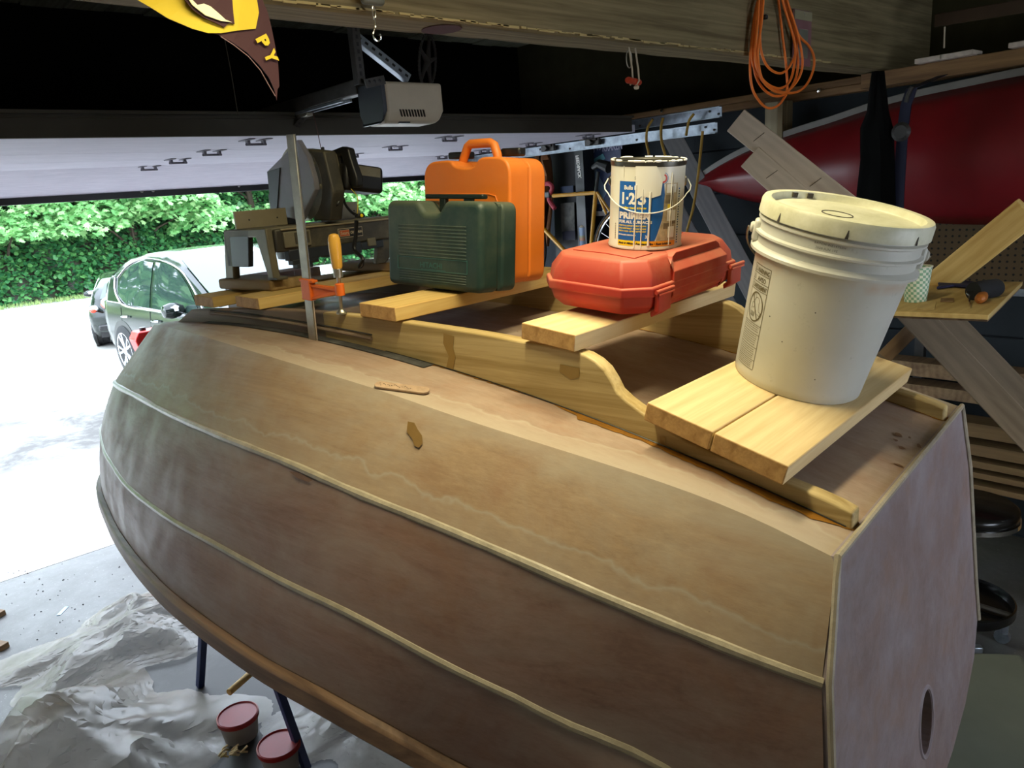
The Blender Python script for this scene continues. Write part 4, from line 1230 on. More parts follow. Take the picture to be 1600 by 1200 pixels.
# ------------------------------------------------------------------ bar clamp
cb = thing('bar_clamp', 'steel bar clamp with orange jaw and wooden handle gripping the near skid', 'clamp', (0, 0, 0))
ptop = bw(*atU(454, 210, -.385)); pbot = bw(*atU(490, 537, -.385))
d = (pbot - ptop).normalized(); ssd = (-EG - d * (-EG).dot(d)).normalized(); th = d.cross(ssd)
mb = MB(); mb.hexa([ptop + ssd * .017 + th * .003, ptop - ssd * .017 + th * .003, ptop - ssd * .017 - th * .003, ptop + ssd * .017 - th * .003] + [pbot + ssd * .017 + th * .003, pbot - ssd * .017 + th * .003, pbot - ssd * .017 - th * .003, pbot + ssd * .017 - th * .003])
mb.build('bar', M['steel'], cb, bevel=0.001, seg=1)
MB().tube([ptop + ssd * .017 - th * .002, pbot + ssd * .017 - th * .002], .0022, 6).build('bar_edge', M['chrome'], cb)
jc = bw(*atU(482, 452, -.385))
sp0 = bw(*atU(531, 452, -.365)); 
R = frame(ssd, th, -d)
mb = MB(); mb.box((0, 0, 0), (.040, .020, .058))
mb.box((-.022, 0, .024), (.014, .018, .008)).box((-.018, 0, -.026), (.012, .018, .006)).box((.026, 0, .024), (.018, .018, .008))
jaw = mb.build('jaw', M['orange_paint'], cb, bevel=0.002, loc=jc, rot=R.to_euler())
dj = (sp0 - jc)
arm = MB()
for off, hh in ((.010, .010), (-.022, .006)):
    arm.hexa([jc + Vector(v_) for v_ in [(0, 0, 0)] * 8]) if False else None
e0 = jc + ssd * .02; 
def quadbar(mb, A, B, up, wd, h0, h1, side):
    mb.hexa([A - side * wd - up * h0, A + side * wd - up * h0, B + side * wd - up * h1, B - side * wd - up * h1, A - side * wd + up * h0, A + side * wd + up * h0, B + side * wd + up * h1, B - side * wd + up * h1])
quadbar(arm, e0 + (-d) * .012, sp0 + (-d) * .0, -d, .006, .004, .004, th)
quadbar(arm, e0 + d * .022, sp0 + d * .008, -d, .006, .004, .004, th)
quadbar(arm, e0 - d * -.004, sp0 + d * .004, -d, .002, .020, .010, th)
arm.build('jaw_arm', M['orange_paint'], cb, bevel=0.001, seg=1)
up_ = (bw(*atU(524, 395, -.365)) - bw(*atU(535, 488, -.365))).normalized()
R2 = axis_rot(up_)
MB().lathe([(.0125, -.016), (.0125, .014), (.010, .016)], 16).build('screw_collar', M['orange_paint'], cb, loc=sp0, rot=R2.to_euler(), smooth=True)
foot = bw(*atU(534, 490, -.352)); foot.z = bw(*Vector((-.352, 1.31, 0))).z + 1.818
top_s = sp0 + up_ * .040
sc = MB().tube([foot, top_s], .0052, 12)
for k in range(26):
    pass
sc.build('screw', M['steel'], cb, smooth=True)
MB().lathe([(.0145, 0), (.0145, .004), (.009, .010), (.008, .014), (0, .014)], 20).build('swivel_foot', M['steel'], cb, loc=foot - up_ * .003, rot=R2.to_euler(), smooth=True)
MB().lathe([(.0125, 0), (.0125, .022), (.0105, .024)], 20).build('ferrule', M['steel'], cb, loc=top_s - up_ * .008, rot=R2.to_euler(), smooth=True)
MB().lathe([(.0115, 0), (.0140, .006), (.0155, .03), (.0165, .055), (.0158, .078), (.012, .088), (.006, .091), (0, .0915)], 24).build('handle', M['handle_wood'], cb, loc=top_s + up_ * .014, rot=R2.to_euler(), smooth=True)
MB().lathe([(.005, 0), (.005, .008), (0, .009)], 10, axis='x').build('pin', M['steel'], cb, loc=jc + ssd * .032 + (-d) * .018)

# wooden stirring stick with written note, on the near plank
P1 = on_bottom(586, 602, .004); P2 = on_bottom(671, 613, .004); nr = Vector((-.22, -.08, 1)).normalized()
st = thing('stirring_stick', 'short wooden stick with rounded ends lying on the near hull plank', 'stick', bw(*P1), frame((EA * (P2 - P1).x + EG * (P2 - P1).y + EZ * (P2 - P1).z), (EA * nr.x + EG * nr.y + EZ * nr.z).cross(EA * (P2 - P1).x + EG * (P2 - P1).y + EZ * (P2 - P1).z), (EA * nr.x + EG * nr.y + EZ * nr.z)))
Ls = (P2 - P1).length; pts = []
for k in range(9): a = PI / 2 + PI * k / 8; pts.append(Vector((.013 + .013 * math.cos(a), .013 * math.sin(a), 0)))
for k in range(9): a = -PI / 2 + PI * k / 8; pts.append(Vector((Ls - .013 + .013 * math.cos(a), .013 * math.sin(a), 0)))
sk = MB().prism(pts, (0, 0, .005)).build('stick_body', plain('used_stick_wood', 'a58a70', 0.6, var=0.2, scale=60), st, bevel=0.001)
sc = MB(); random.seed(2)
for k in range(16):
    x = .01 + k * (Ls * .62) / 16
    sc.tube([(x, random.uniform(-.004, .004), .0054), (x + .003, random.uniform(-.005, .005), .0054)], .0005, 4)
sc.build('pencil_scribble', M['ink_dark'], st)

# ------------------------------------------------------------------ blocks under the saw
M['block'] = wood('block_wood', '9c8257', '77603c', 'Y', 40, knots=False)
bk = thing('wood_block', 'worn brown wood block under the left foot of the saw', 'wood block', bw(-.205, 1.975, 1.848), (0, 0, YB))
MB().box((0, 0, .018), (.13, .335, .035)).build('block_body', M['block'], bk, bevel=0.008, seg=3)
bk2 = thing('wood_block', 'grey brown wood block under the right foot of the saw', 'wood block', bw(.28, 1.93, 1.848), (0, 0, YB))
MB().box((0, 0, .018), (.13, .34, .035)).build('block_body', M['block'], bk2, bevel=0.008, seg=3)
MB().box((.03, -.02, -.002), (.03, .10, .006)).build('shim', M['block'], bk2)
# small cartons on the far end of the boards
M['pinkish_box'] = plain('pale_carton', 'b59f98', 0.8, var=0.05)
M['pale_box'] = plain('white_carton', 'dfdde0', 0.7, var=0.04)
cx = thing('carton', 'long low pale pinkish carton behind the saw', 'carton', bw(.02, 2.255, 1.76), (0, 0, YB))
MB().box((0, 0, .055), (.34, .12, .11)).build('carton_body', M['pinkish_box'], cx, bevel=0.003)
MB().box((.05, -.0605, .055), (.002, .002, .108)).build('edge_tape', M['pale_box'], cx)
cx2 = thing('carton', 'small white carton left of the pinkish one', 'carton', bw(-.17, 2.20, 1.76), (0, 0, YB))
MB().box((0, 0, .045), (.045, .10, .09)).build('carton_body', M['pale_box'], cx2, bevel=0.003)

# ------------------------------------------------------------------ miter saw
SZ = 1.884
sw = thing('miter_saw', 'old grey miter saw with raised head standing on blocks at the bow', 'saw', bw(0, 0, SZ), (0, 0, YB))
def L_(u, s, z): return Vector((u, s, z - SZ))
# table
MB().box(L_(.03, 1.93, 2.040), (.54, .26, .014)).build('table', M['saw_grey'], sw, bevel=0.003)
MB().box(L_(.03, 1.795, 2.005), (.54, .020, .072)).build('front_bar', M['saw_dark'], sw, bevel=0.006)
MB().box(L_(.03, 1.79, 2.038), (.50, .022, .006)).build('bar_edge', M['fence_alu'], sw, bevel=0.002)
mb = MB()
mb.prism([L_(-.262, 1.795, SZ), L_(-.262, 1.825, SZ), L_(-.262, 1.865, 2.02), L_(-.262, 2.02, 2.02), L_(-.262, 2.045, SZ), L_(-.262, 2.10, SZ), L_(-.262, 2.06, 2.047), L_(-.262, 1.80, 2.047), L_(-.262, 1.80, 1.99)], (.026, 0, 0))
leg1 = mb.build('end_leg', M['saw_grey'], sw, bevel=0.004)
MB().prism([L_(-.262, 1.935, 1.925), L_(-.262, 2.07, 1.925), L_(-.262, 2.06, 2.045), L_(-.262, 1.90, 2.045)], (.018, 0, 0)).build('end_panel', M['navy'], sw, bevel=0.003)
MB().prism([L_(-.262, 1.775, SZ), L_(-.262, 1.83, SZ), L_(-.262, 1.83, SZ + .012), L_(-.262, 1.775, SZ + .008)], (.04, 0, 0)).build('foot', M['saw_dark'], sw, bevel=0.002)
mb = MB()
mb.prism([L_(.16, 1.80, SZ), L_(.20, 1.80, SZ), L_(.30, 1.80, 1.96), L_(.30, 1.80, 2.03), L_(.10, 1.80, 2.03), L_(.10, 1.80, 1.965), L_(.18, 1.80, 1.965)], (0, .024, 0))
mb.prism([L_(.26, 1.80, 1.885), L_(.30, 1.80, 1.885), L_(.30, 1.80, 1.97), L_(.28, 1.80, 1.97)], (0, .024, 0))
mb.build('end_leg', M['saw_dark'], sw, bevel=0.003)
MB().lathe([(.105, 1.935 - SZ), (.11, 1.96 - SZ), (.11, 2.03 - SZ)], 32, c=(-.03, 1.93, 0)).build('turntable', M['saw_dark'], sw, smooth=True)
mb = MB(); mb.box(L_(-.12, 1.80, 1.955), (.16, .03, .035)).box(L_(-.14, 1.80, 1.932), (.10, .03, .018)).box(L_(-.145, 1.80, 1.918), (.06, .03, .016)).box(L_(.02, 1.81, 1.952), (.14, .05, .040)).box(L_(.14, 1.80, 1.955), (.10, .03, .026))
mb.build('under_casting', M['navy'], sw, bevel=0.003)
MB().box(L_(.135, 1.785, 1.965), (.036, .012, .028)).build('lock_tab', M['saw_grey'], sw, bevel=0.003)
# square end of the front bar
MB().box(L_(-.165, 1.782, 2.005), (.10, .012, .050)).build('bar_window', M['saw_grey'], sw, bevel=0.003)
MB().box(L_(-.150, 1.775, 2.007), (.052, .003, .036)).build('window_shadow_plate', M['saw_dark'], sw)
# nameplate
pl = MB(); y_ = 1.7845
pl.box(L_(.05, y_, 2.006), (.102, .0015, .032)); pl.mi = [2] * 6
pl.box(L_(.05, y_ - .001, 2.006), (.098, .0015, .028), mi=1)
pl.box(L_(.0235, y_ - .0018, 2.006), (.041, .0015, .022), mi=2)
pl.box(L_(.0235, y_ - .0026, 2.006), (.038, .0015, .019), mi=0)
put_text(pl, 'Sears', 0, 0, .016, lambda x, y: L_(.007 + x, y_ - .0036, 2.001 + y), .0003, 2, .033)
put_text(pl, 'CRAFTSMAN', 0, 0, .0125, lambda x, y: L_(.047 + x, y_ - .0036, 2.002 + y), .0004, 2, .050)
pl.build('nameplate', [plain('plate_orange', 'b5532a', 0.5), M['black'], M['cream']], sw, fix=False)
# fence, two halves
for u0, u1, z1 in ((-.275, -.085, 2.105), (.055, .235, 2.108)):
    f = MB().prism([L_(u0, 1.945, 2.048), L_(u1, 1.945, 2.048), L_(u1 - (.02 if u1 > 0 else 0), 1.945, z1), L_(u0, 1.945, z1)], (0, .012, 0)).build('fence', M['fence_alu'], sw, bevel=0.002)
    for q in (.25, .8):
        MB().lathe([(.003, 0), (0, .0015)], 10).build('screw_hole', M['black'], f, loc=L_(u0 + (u1 - u0) * q, 1.9445, 2.075), rot=(PI / 2, 0, 0))
MB().box(L_(-.02, 1.94, 2.10), (.03, .02, .09)).build('blade_slot_plate', M['steel'], sw)
# blade and guards in the plane u = -0.05
def disc(name, uc, th_, sc_, zc, r0, mat, a0=0, a1=2 * PI, bev=0.0, n=40):
    pts = [L_(uc, sc_ + r0 * math.cos(a0 + (a1 - a0) * k / n), zc + r0 * math.sin(a0 + (a1 - a0) * k / n)) for k in range(n + (0 if a1 - a0 > 6.28 else 1))]
    return MB().prism(pts, (th_, 0, 0)).build(name, mat, sw, bevel=bev)
bc = (1.90, 2.18)
disc('blade', -.046, .003, bc[0], bc[1], .125, M['steel'])
mg = M['guard'] = plain('dusty_clear_guard', '85838c', 0.35, var=0.12, scale=6)
mg.node_tree.nodes['Principled BSDF'].inputs['Alpha'].default_value = 0.72
# angular lower guard (dusty smoked plastic)
gp = [(417, 268), (424, 335), (470, 345), (492, 296), (490, 280), (480, 245), (464, 218), (447, 238)]
pts = [atU(x, y, -.075) - Vector((0, 0, SZ)) for x, y in gp]
MB().prism(pts, (.020, 0, 0)).build('lower_guard', mg, sw, bevel=0.003)
gp = [(417, 268), (424, 335), (432, 337), (437, 262)]
pts = [atU(x, y, -.079) - Vector((0, 0, SZ)) for x, y in gp]
MB().prism(pts, (.006, 0, 0)).build('guard_rim', M['navy'], sw, bevel=0.001)
gp = [(470, 232), (505, 236), (520, 300), (516, 345), (490, 345), (492, 296), (480, 255)]
pts = [atU(x, y, -.045) - Vector((0, 0, SZ)) for x, y in gp]
MB().prism(pts, (.050, 0, 0)).build('upper_guard', M['saw_dark'], sw, bevel=0.006)
gp = [(500, 241), (511, 239), (525, 298), (524, 303), (514, 303)]
pts = [atU(x, y, -.02) - Vector((0, 0, SZ)) for x, y in gp]
MB().prism(pts, (.040, 0, 0)).build('gear_case', M['fence_alu'], sw, bevel=0.008, seg=3)
for x, y in ((487, 256), (498, 291)):
    p = atU(x, y, -.05) - Vector((0, 0, SZ))
    MB().lathe([(.010, -.012), (.010, 0), (.005, .004), (.005, .012), (0, .012)], 12, axis='x').build('bolt', M['steel'], sw, loc=p, rot=(0, PI, 0), smooth=True)
# handle loop
gp = [(510, 238), (533, 229), (543, 232), (546, 246), (556, 276), (558, 292), (549, 294), (540, 268), (533, 243), (529, 246), (532, 262), (525, 262), (514, 250)]
pts = [atU(x, y, .02) - Vector((0, 0, SZ)) for x, y in gp]
MB().prism(pts, (.030, 0, 0)).build('handle', M['black'], sw, bevel=0.006, seg=3)
p = atU(505, 236, .0) - Vector((0, 0, SZ)); MB().lathe([(.005, 0), (.005, .012), (0, .014)], 10).build('switch_pin', M['black'], sw, loc=p)
# motor
c0 = atU(556, 280, .09) - Vector((0, 0, SZ))
mt = MB().box(c0, (.16, .105, .088), Matrix.Rotation(math.radians(8), 3, 'Y')).build('motor', M['saw_dark'], sw, bevel=0.014, seg=3)
mt.data.materials[0] = M['black']
MB().box(c0 + Vector((.02, -.0535, .020)), (.09, .002, .030), Matrix.Rotation(math.radians(8), 3, 'Y')).build('motor_label', M['saw_grey'], sw)
MB().box(L_(-.02, 2.06, 2.10), (.08, .06, .12)).build('pivot_arm', M['saw_dark'], sw, bevel=0.01)
MB().tube([L_(-.01, 2.06, 2.13), L_(-.01, 1.97, 2.20), L_(-.01, 1.85, 2.22)], .022, 12).build('arm', M['saw_dark'], sw, smooth=True)
# power cord
cp = [(527, 268, .02), (530, 300, -.0), (528, 318, -.02), (518, 325, -.03), (514, 318, -.03)]
MB().tube(crom([atU(x, y, u) - Vector((0, 0, SZ)) for x, y, u in cp], 24), .0045, 8).build('power_cord', M['black'], sw, smooth=True)
cp = [(535, 305, .02), (540, 320, .0), (550, 332, -.01), (558, 336, -.01)]
MB().tube(crom([atU(x, y, u) - Vector((0, 0, SZ)) for x, y, u in cp], 20), .0045, 8).build('power_cord', M['black'], sw, smooth=True)
p = atU(562, 337, -.01) - Vector((0, 0, SZ))
MB().box(p, (.028, .020, .014)).build('plug', M['black'], sw, bevel=0.004)
MB().lathe([(.006, 0), (.004, .003), (0, .003)], 8, axis='y').build('plug_mark', M['lab_yellow'], sw, loc=p + Vector((0, -.0105, 0)), rot=(0, 0, PI))
cp = [(548, 345, -.01), (547, 370, -.01), (545, 390, -.02), (558, 404, -.02), (553, 414, -.02), (552, 419, -.02), (558, 416, -.02), (560, 405, -.02)]
MB().tube(crom([atU(x, y, u) - Vector((0, .03, SZ)) for x, y, u in cp], 30), [.0065] * 20 + [.0055] * 3 + [.002] * 7, 8).build('cord_strap', M['black'], sw, smooth=True)
cp = [(540, 296, .02), (549, 308, .0), (550, 325, -.01), (548, 342, -.01)]
MB().tube(crom([atU(x, y, u) - Vector((0, .03, SZ)) for x, y, u in cp], 20), .0012, 6).build('yellow_tie', M['lab_yellow'], sw, smooth=True)

# ------------------------------------------------------------------ sawhorses under the boat
def sawhorse(label, s0, spread, ztop):
    t_ = thing('sawhorse', label, 'sawhorse', bw(0, s0, 0), (0, 0, YB), 'steel sawhorses under the dinghy')
    MB().box((0, 0, ztop - .03), (1.34, .06, .06)).build('crossbar', M['blue_metal'], t_, bevel=0.004)
    for u in (-.33, .40):
        for sg in (-1, 1):
            A = Vector((u, sg * .03, ztop - .05)); B = Vector((u + (.02 if u > 0 else -.02), sg * spread, 0))
            t0 = (B - A).normalized()
            R = axis_rot(t0, (1, 0, 0))
            MB().box(((A + B) / 2), (.030, .030, (B - A).length), R).build('leg', M['blue_metal'], t_, bevel=0.003)
    return t_
sawhorse('blue steel sawhorse with splayed legs under the bow half of the dinghy', 2.39, .43, 1.0)
sawhorse('blue steel sawhorse under the stern half of the dinghy', .55, .40, .885)

# ------------------------------------------------------------------ things on the floor, left
m, t, b = nt('milky_plastic_sheet'); v = coords(t)
c = ramp(t, noise(t, v, 4, 5), [(0.3, hexc('978c7c')), (0.7, hexc('bbb09e'))]); t.links.new(c, b.inputs['Base Color'])
b.inputs['Roughness'].default_value = 0.3; b.inputs['Transmission Weight'].default_value = 0.25
b.inputs['Alpha'].default_value = 0.52
M['sheet'] = m
def crumple(name, label, cx, cy, lx, ly, h, rz, seed, n=74, fold=1.0, ang_=24):
    rnd = np.random.RandomState(seed)
    t_ = thing(name, label, 'plastic sheet', (cx, cy, 0.0), (0, 0, rz))
    X, Y = np.meshgrid(np.linspace(-1, 1, n), np.linspace(-1, 1, n))
    Z = np.zeros_like(X); R_ = 1 - np.clip(np.sqrt((X * .95) ** 2 + (Y * .95) ** 2), 0, 1.25)
    for k in range(34):
        a = rnd.uniform(0, PI); f = rnd.uniform(1.5, 7) * fold; ph = rnd.uniform(0, 6.28); c0 = rnd.uniform(-1, 1, 2)
        w = np.exp(-(((X - c0[0]) ** 2 + (Y - c0[1]) ** 2) / rnd.uniform(.15, .6)))
        rid = 1 - np.abs(np.sin((X * math.cos(a) + Y * math.sin(a)) * f + ph))
        Z += w * rid ** 1.5 / (1 + f * .35)
    Z = Z / Z.max()
    env = np.clip(R_ * 1.6 + .12, 0, 1)
    Z = Z * env * h + .004
    jx = rnd.uniform(-.5, .5, X.shape) * .012; jy = rnd.uniform(-.5, .5, X.shape) * .012
    e = 1 + .12 * np.sin(np.arctan2(Y, X) * 5 + seed) + .06 * np.sin(np.arctan2(Y, X) * 11 + seed * 2)
    vs = [(x * lx / 2 * ee + a1, y * ly / 2 * ee + a2, z) for x, y, z, a1, a2, ee in zip(X.ravel(), Y.ravel(), Z.ravel(), jx.ravel(), jy.ravel(), e.ravel())]
    fs = []
    for i in range(n - 1):
        for j in range(n - 1):
            q = i * n + j
            if (i + j) % 2: fs += [(q, q + 1, q + n + 1), (q, q + n + 1, q + n)]
            else: fs += [(q, q + 1, q + n), (q + 1, q + n + 1, q + n)]
    o = MB().add(vs, fs).build('sheet', M['sheet'], t_, fix=False, smooth=True, ang=ang_)
    return t_
crumple('plastic_sheet', 'big crumpled heap of milky plastic sheeting at the lower left corner', .30, 3.10, .95, 1.05, .30, .4, 4, fold=.45, n=56)
crumple('plastic_sheet', 'long wrinkled milky plastic sheet on the floor behind the crumpled heap', .62, 3.95, 1.05, .75, .17, .15, 8, fold=.6)
crumple('plastic_sheet', 'flat thin plastic sheet on the floor beneath the dinghy', 1.30, 2.55, .8, .8, .05, .2, 12)
for k, (px, py, lab) in enumerate(((372, 1120, 'red lidded round plastic tub standing under the dinghy'), (436, 1166, 'red lidded tub behind the blue sawhorse leg'))):
    p = atZ(px, py, .10)
    t_ = thing('plastic_tub', lab, 'tub', (p.x, p.y, 0.012), group='red lidded tubs under the dinghy')
    MB().lathe([(0, 0), (.066, 0), (.078, .085), (.078, .09)], 32).build('tub_body', plain('cloudy_tub', '8d8580', 0.4), t_, smooth=True)
    MB().lathe([(.079, .082), (.083, .084), (.083, .100), (.078, .103), (.074, .098), (0, .098)], 32).build('lid', M['red_p'], t_, smooth=True)
p = atZ(381, 1085, .06)
dw = thing('dowel', 'short pale wooden dowel lying by the red tub', 'dowel', (p.x, p.y, .125), (0, PI / 2, .45))
MB().lathe([(0, -.075), (.014, -.075), (.015, -.073), (.015, .073), (.014, .075), (0, .075)], 16).build('dowel_body', M['pine2'], dw, smooth=True)
sh = MB(); random.seed(21)
for k in range(9):
    p = atZ(372 + random.uniform(-28, 24), 1183 + random.uniform(-8, 9), .03)
    pts = [p + Vector((.018 * math.cos(a), .018 * math.sin(a) * .6, .008 * q)) for q, a in enumerate([random.uniform(0, 1) + i * .9 for i in range(6)])]
    sh.tube(crom(pts, 12), .004, 5)
tag(sh.build('wood_shavings', M['pine'], smooth=True), 'curled pale wood shavings on the floor by the tubs', 'shavings', kind='stuff')
for (px, py, s_, lab) in ((-6, 962, (.05, .10, .03), 'small wood offcut at the left frame edge, farther one'), (-4, 1012, (.05, .12, .03), 'small wood offcut at the left frame edge, nearer one')):
    p = atZ(px, py, 0)
    t_ = thing('wood_offcut', lab, 'wood offcut', (p.x, p.y, 0), (0, 0, .5))
    MB().box((0, 0, s_[2] / 2), s_).build('offcut_body', M['pine_dark'], t_, bevel=0.003)
p = atZ(98, 955, .0)
tr = thing('paper_scrap', 'small pale blue paper scrap on the concrete floor', 'paper scrap', (p.x, p.y, .0), (0, 0, .9))
MB().box((0, 0, .002), (.09, .022, .002), Matrix.Rotation(.06, 3, 'X')).build('scrap', plain('pale_blue_paper', 'a9c4d6', 0.6), tr)
deb = MB(); random.seed(31)
for k in range(60):
    p = atZ(random.uniform(10, 260), random.uniform(880, 1010), 0)
    s = random.uniform(.0015, .005)
    deb.box((p.x, p.y, s / 2), (s * random.uniform(1, 2.5), s, s), Matrix.Rotation(random.uniform(0, 3), 3, 'Z'))
tag(deb.build('floor_grit', M['rubber']), 'scattered grit and crumbs on the garage floor near the door', 'grit', kind='stuff')

# ------------------------------------------------------------------ hanging from the beam: extension cord, scale, red handle, pennant
YF = 1.792
xc = atY(1190, 28, YF)
cord = thing('extension_cord', 'coiled orange extension cord hanging from the overhead beam', 'cord', (0, 0, 0))
random.seed(5)
def loopcord(px, r_=.0042, y=0.0):
    pts = []
    for i, (x, yy) in enumerate(px):
        pts.append(atY(x, yy, YF - .012 - y))
    return crom(pts, 60)
loops = [
    [(1191, -22), (1180, 20), (1174, 70), (1172, 110), (1176, 140), (1188, 160), (1200, 169), (1214, 166), (1224, 155), (1230, 140), (1228, 100), (1222, 50), (1214, -20)],
    [(1196, -22), (1185, 30), (1178, 80), (1180, 115), (1192, 138), (1210, 150), (1228, 146), (1242, 126), (1247, 100), (1244, 70), (1232, 30), (1218, -22)],
    [(1193, -22), (1182, 25), (1175, 75), (1178, 105), (1195, 130), (1215, 142), (1240, 145), (1258, 135), (1270, 112), (1272, 90), (1264, 72), (1248, 55), (1236, 25), (1222, -22)],
    [(1189, -22), (1188, 30), (1188, 70), (1194, 95), (1206, 110), (1222, 114), (1236, 100), (1244, 78), (1243, 50), (1228, 10), (1220, -22)],
    [(1187, -22), (1184, 30), (1180, 85), (1186, 115), (1200, 132), (1218, 138), (1232, 130), (1240, 108), (1242, 70), (1228, 20), (1216, -22)],
    [(1194, -22), (1190, 35), (1184, 80), (1190, 122), (1206, 140), (1222, 145), (1236, 138), (1250, 118), (1254, 95), (1248, 60), (1236, 20), (1222, -22)],
]
for k, L in enumerate(loops):
    MB().tube(loopcord(L, y=.0085 * k), .0054, 8).build('cord_loop', M['orange_cord'], cord, smooth=True)
tb = atY(1200, -40, YF - .03)
MB().tube([tb + Vector((-.02, .028, -.01)), tb + Vector((0, -.02, -.005)), tb + Vector((.05, -.02, 0)), tb + Vector((.09, .03, 0))], .006, 8).build('hook', M['dark_steel'], cord, smooth=True)
MB().box(atY(1190, 28, YF - .03), (.022, .05, .018)).build('cord_clip', M['black'], cord, bevel=0.004)

pf = thing('hanging_gauge', 'white and pink framed card hanging on the beam behind the orange cord', 'gauge', atY(1253, 60, YF - .006))
P_ = [atY(x, y, YF - .006) - atY(1253, 60, YF - .006) for x, y in ((1238, 104), (1266, 104), (1266, 15), (1238, 15))]
w_, h_ = (P_[1] - P_[0]).length, (P_[3] - P_[0]).length
MB().box((0, 0, 0), (w_, .006, h_)).build('backing_card', M['pinkc'] if 'pinkc' in M else plain('pink_card', '7c5458', 0.6), pf, bevel=0.003)
MB().box((0, -.004, h_ * .40), (w_ * .95, .004, h_ * .16)).build('top_label', plain('cream_card', '8b8468', 0.6), pf)
MB().box((.003, -.005, -h_ * .10), (w_ * .5, .004, h_ * .52)).build('clear_window', plain('window_grey', '6f6f63', 0.3), pf, bevel=0.004)
MB().tube([(0, -.008, h_ * .45), (.01, -.01, h_ * .40), (.018, -.008, h_ * .41)], .001, 6).build('hanger_wire', M['steel'], pf)

sc0 = atY(582, 0, YF - .03)
sc = thing('hanging_scale', 'grey pocket scale with steel hook hanging before the beam', 'scale', sc0)
MB().box((0, 0, .035), (.068, .022, .095)).build('scale_body', plain('grey_green_plastic', '5b5d52', 0.5), sc, bevel=0.010, seg=3)
hk = [(0, 0, -.012), (0, 0, -.022)]
MB().tube(crom([Vector((.004 * math.cos(a), 0, -.030 + .016 * math.sin(a))) for a in [PI * 2 * k / 12 for k in range(13)]], 20), .0016, 8).build('ring', M['chrome'], sc, smooth=True)
MB().tube(crom([Vector((0, 0, -.040)), Vector((0, 0, -.062)), Vector((-.004, 0, -.070)), Vector((-.010, 0, -.082)), Vector((-.006, 0, -.094)), Vector((.004, 0, -.097)), Vector((.012, 0, -.090)), Vector((.012, 0, -.080))], 30), .0024, 8).build('hook', M['chrome'], sc, smooth=True)

rh = thing('cord_toggle', 'small red pull handle on two looped cords below the beam', 'handle', atY(990, 127, 1.86))
MB().lathe([(0, -.058), (.010, -.058), (.012, -.050), (.011, -.030), (.012, -.008), (.008, 0), (.012, .008), (.011, .030), (.012, .050), (.010, .058), (0, .058)], 20, axis='x').build('grip', plain('red_grip', 'a8351c', 0.4), rh, rot=(0, 0, .3), smooth=True)
for dx in (-.022, .014):
    MB().tube([(dx, 0, .12), (dx + .003, -.010, .04), (dx + .002, -.013, 0), (dx, 0, -.014)], .0032, 8).build('cord', M['cream'], rh, smooth=True)
MB().lathe([(0, 0), (.008, .002), (.011, .010), (.004, .016)], 10).build('knot', M['cream'], rh, loc=(.008, -.006, -.030))
MB().tube(crom([Vector((.016 * math.cos(a) - .022, 0, .075 + .030 * math.sin(a))) for a in [2 * PI * k / 12 for k in range(13)]], 24), .002, 6).build('loop', M['steel'], rh, smooth=True)

# pennant
M['pen_yellow'] = plain('pennant_yellow', 'd2b424', 0.7, var=0.08, scale=10)
M['pen_maroon'] = plain('pennant_maroon', '3c1c20', 0.8, var=0.08)
M['pen_cream'] = plain('pennant_cream', 'f0eabc', 0.7)
pn = thing('pennant', 'maroon and yellow cloth pennant hanging at the upper left, tip down', 'pennant', (0, 0, 0))
YP = 1.60
def pp(x, y, off=0.0):
    bow = .05 * math.sin((x - 200) / 240 * PI) if 200 < x < 440 else 0
    return atY(x, y, YP - bow * 1.0 - off)
def sheet(name, pts, mat, off, th=.002):
    P = [pp(x, y, off) for x, y in pts]
    c0 = sum(P, Vector()) / len(P)
    n = len(P); vs = P + [p + Vector((0, -th, 0)) for p in P]
    fs = [tuple(range(n)), tuple(range(2 * n - 1, n - 1, -1))] + [(i, i + n, (i + 1) % n + n, (i + 1) % n) for i in range(n)]
    mb = MB().add(vs, fs)
    o = mb.build(name, mat, pn)
    bm = bmesh.new(); bm.from_mesh(o.data); bmesh.ops.triangulate(bm, faces=bm.faces); bm.to_mesh(o.data); bm.free()
    return o
sheet('cloth', [(150, -60), (200, -14), (232, 10), (262, 28), (300, 45), (340, 54), (362, 66), (385, 82), (405, 102), (420, 122), (428, 140), (432, 157), (433, 140), (436, 135), (434, 100), (430, 75), (424, 45), (418, 20), (405, -10), (395, -60)], M['pen_maroon'], 0)
sheet('yellow_field', [(160, -60), (200, -8), (235, 12), (262, 29), (300, 45), (325, 52), (345, 52), (370, 48), (399, 45), (404, 20), (398, -20), (385, -60)], M['pen_yellow'], .004)
sheet('maroon_emblem', [(284, -20), (288, 0), (300, 15), (318, 28), (336, 36), (350, 43), (358, 36), (366, 38), (364, 20), (361, -20)], M['pen_maroon'], .008)
sheet('cream_stripe', [(287, -12), (300, 8), (320, 24), (345, 33), (362, 35), (352, 31), (340, 20), (328, 10), (318, 6), (308, 8), (298, -2)], M['pen_cream'], .012)
lt = MB()
for ch, x, y, ang in (('P', 400, 60, 62), ('Y', 413, 84, 68)):
    o0 = pp(x, y, .010); exx = (pp(x + 10, y, .010) - o0) / 10; eyy = (pp(x, y - 10, .010) - o0) / 10
    a = math.radians(-ang)
    def fn(X, Y, o0=o0, exx=exx, eyy=eyy, a=a):
        k = 1.0; return o0 + exx * (X * math.cos(a) - Y * math.sin(a)) * k + eyy * (X * math.sin(a) + Y * math.cos(a)) * k
    put_text(lt, ch, 0, 0, 24, fn, bold=1.3, w=19)
lt.build('lettering', M['pen_yellow'], pn, fix=False)
stt = [pp(x, y, .006) for x, y in ((345, 57), (365, 70), (388, 88), (407, 110), (421, 135), (430, 150))]
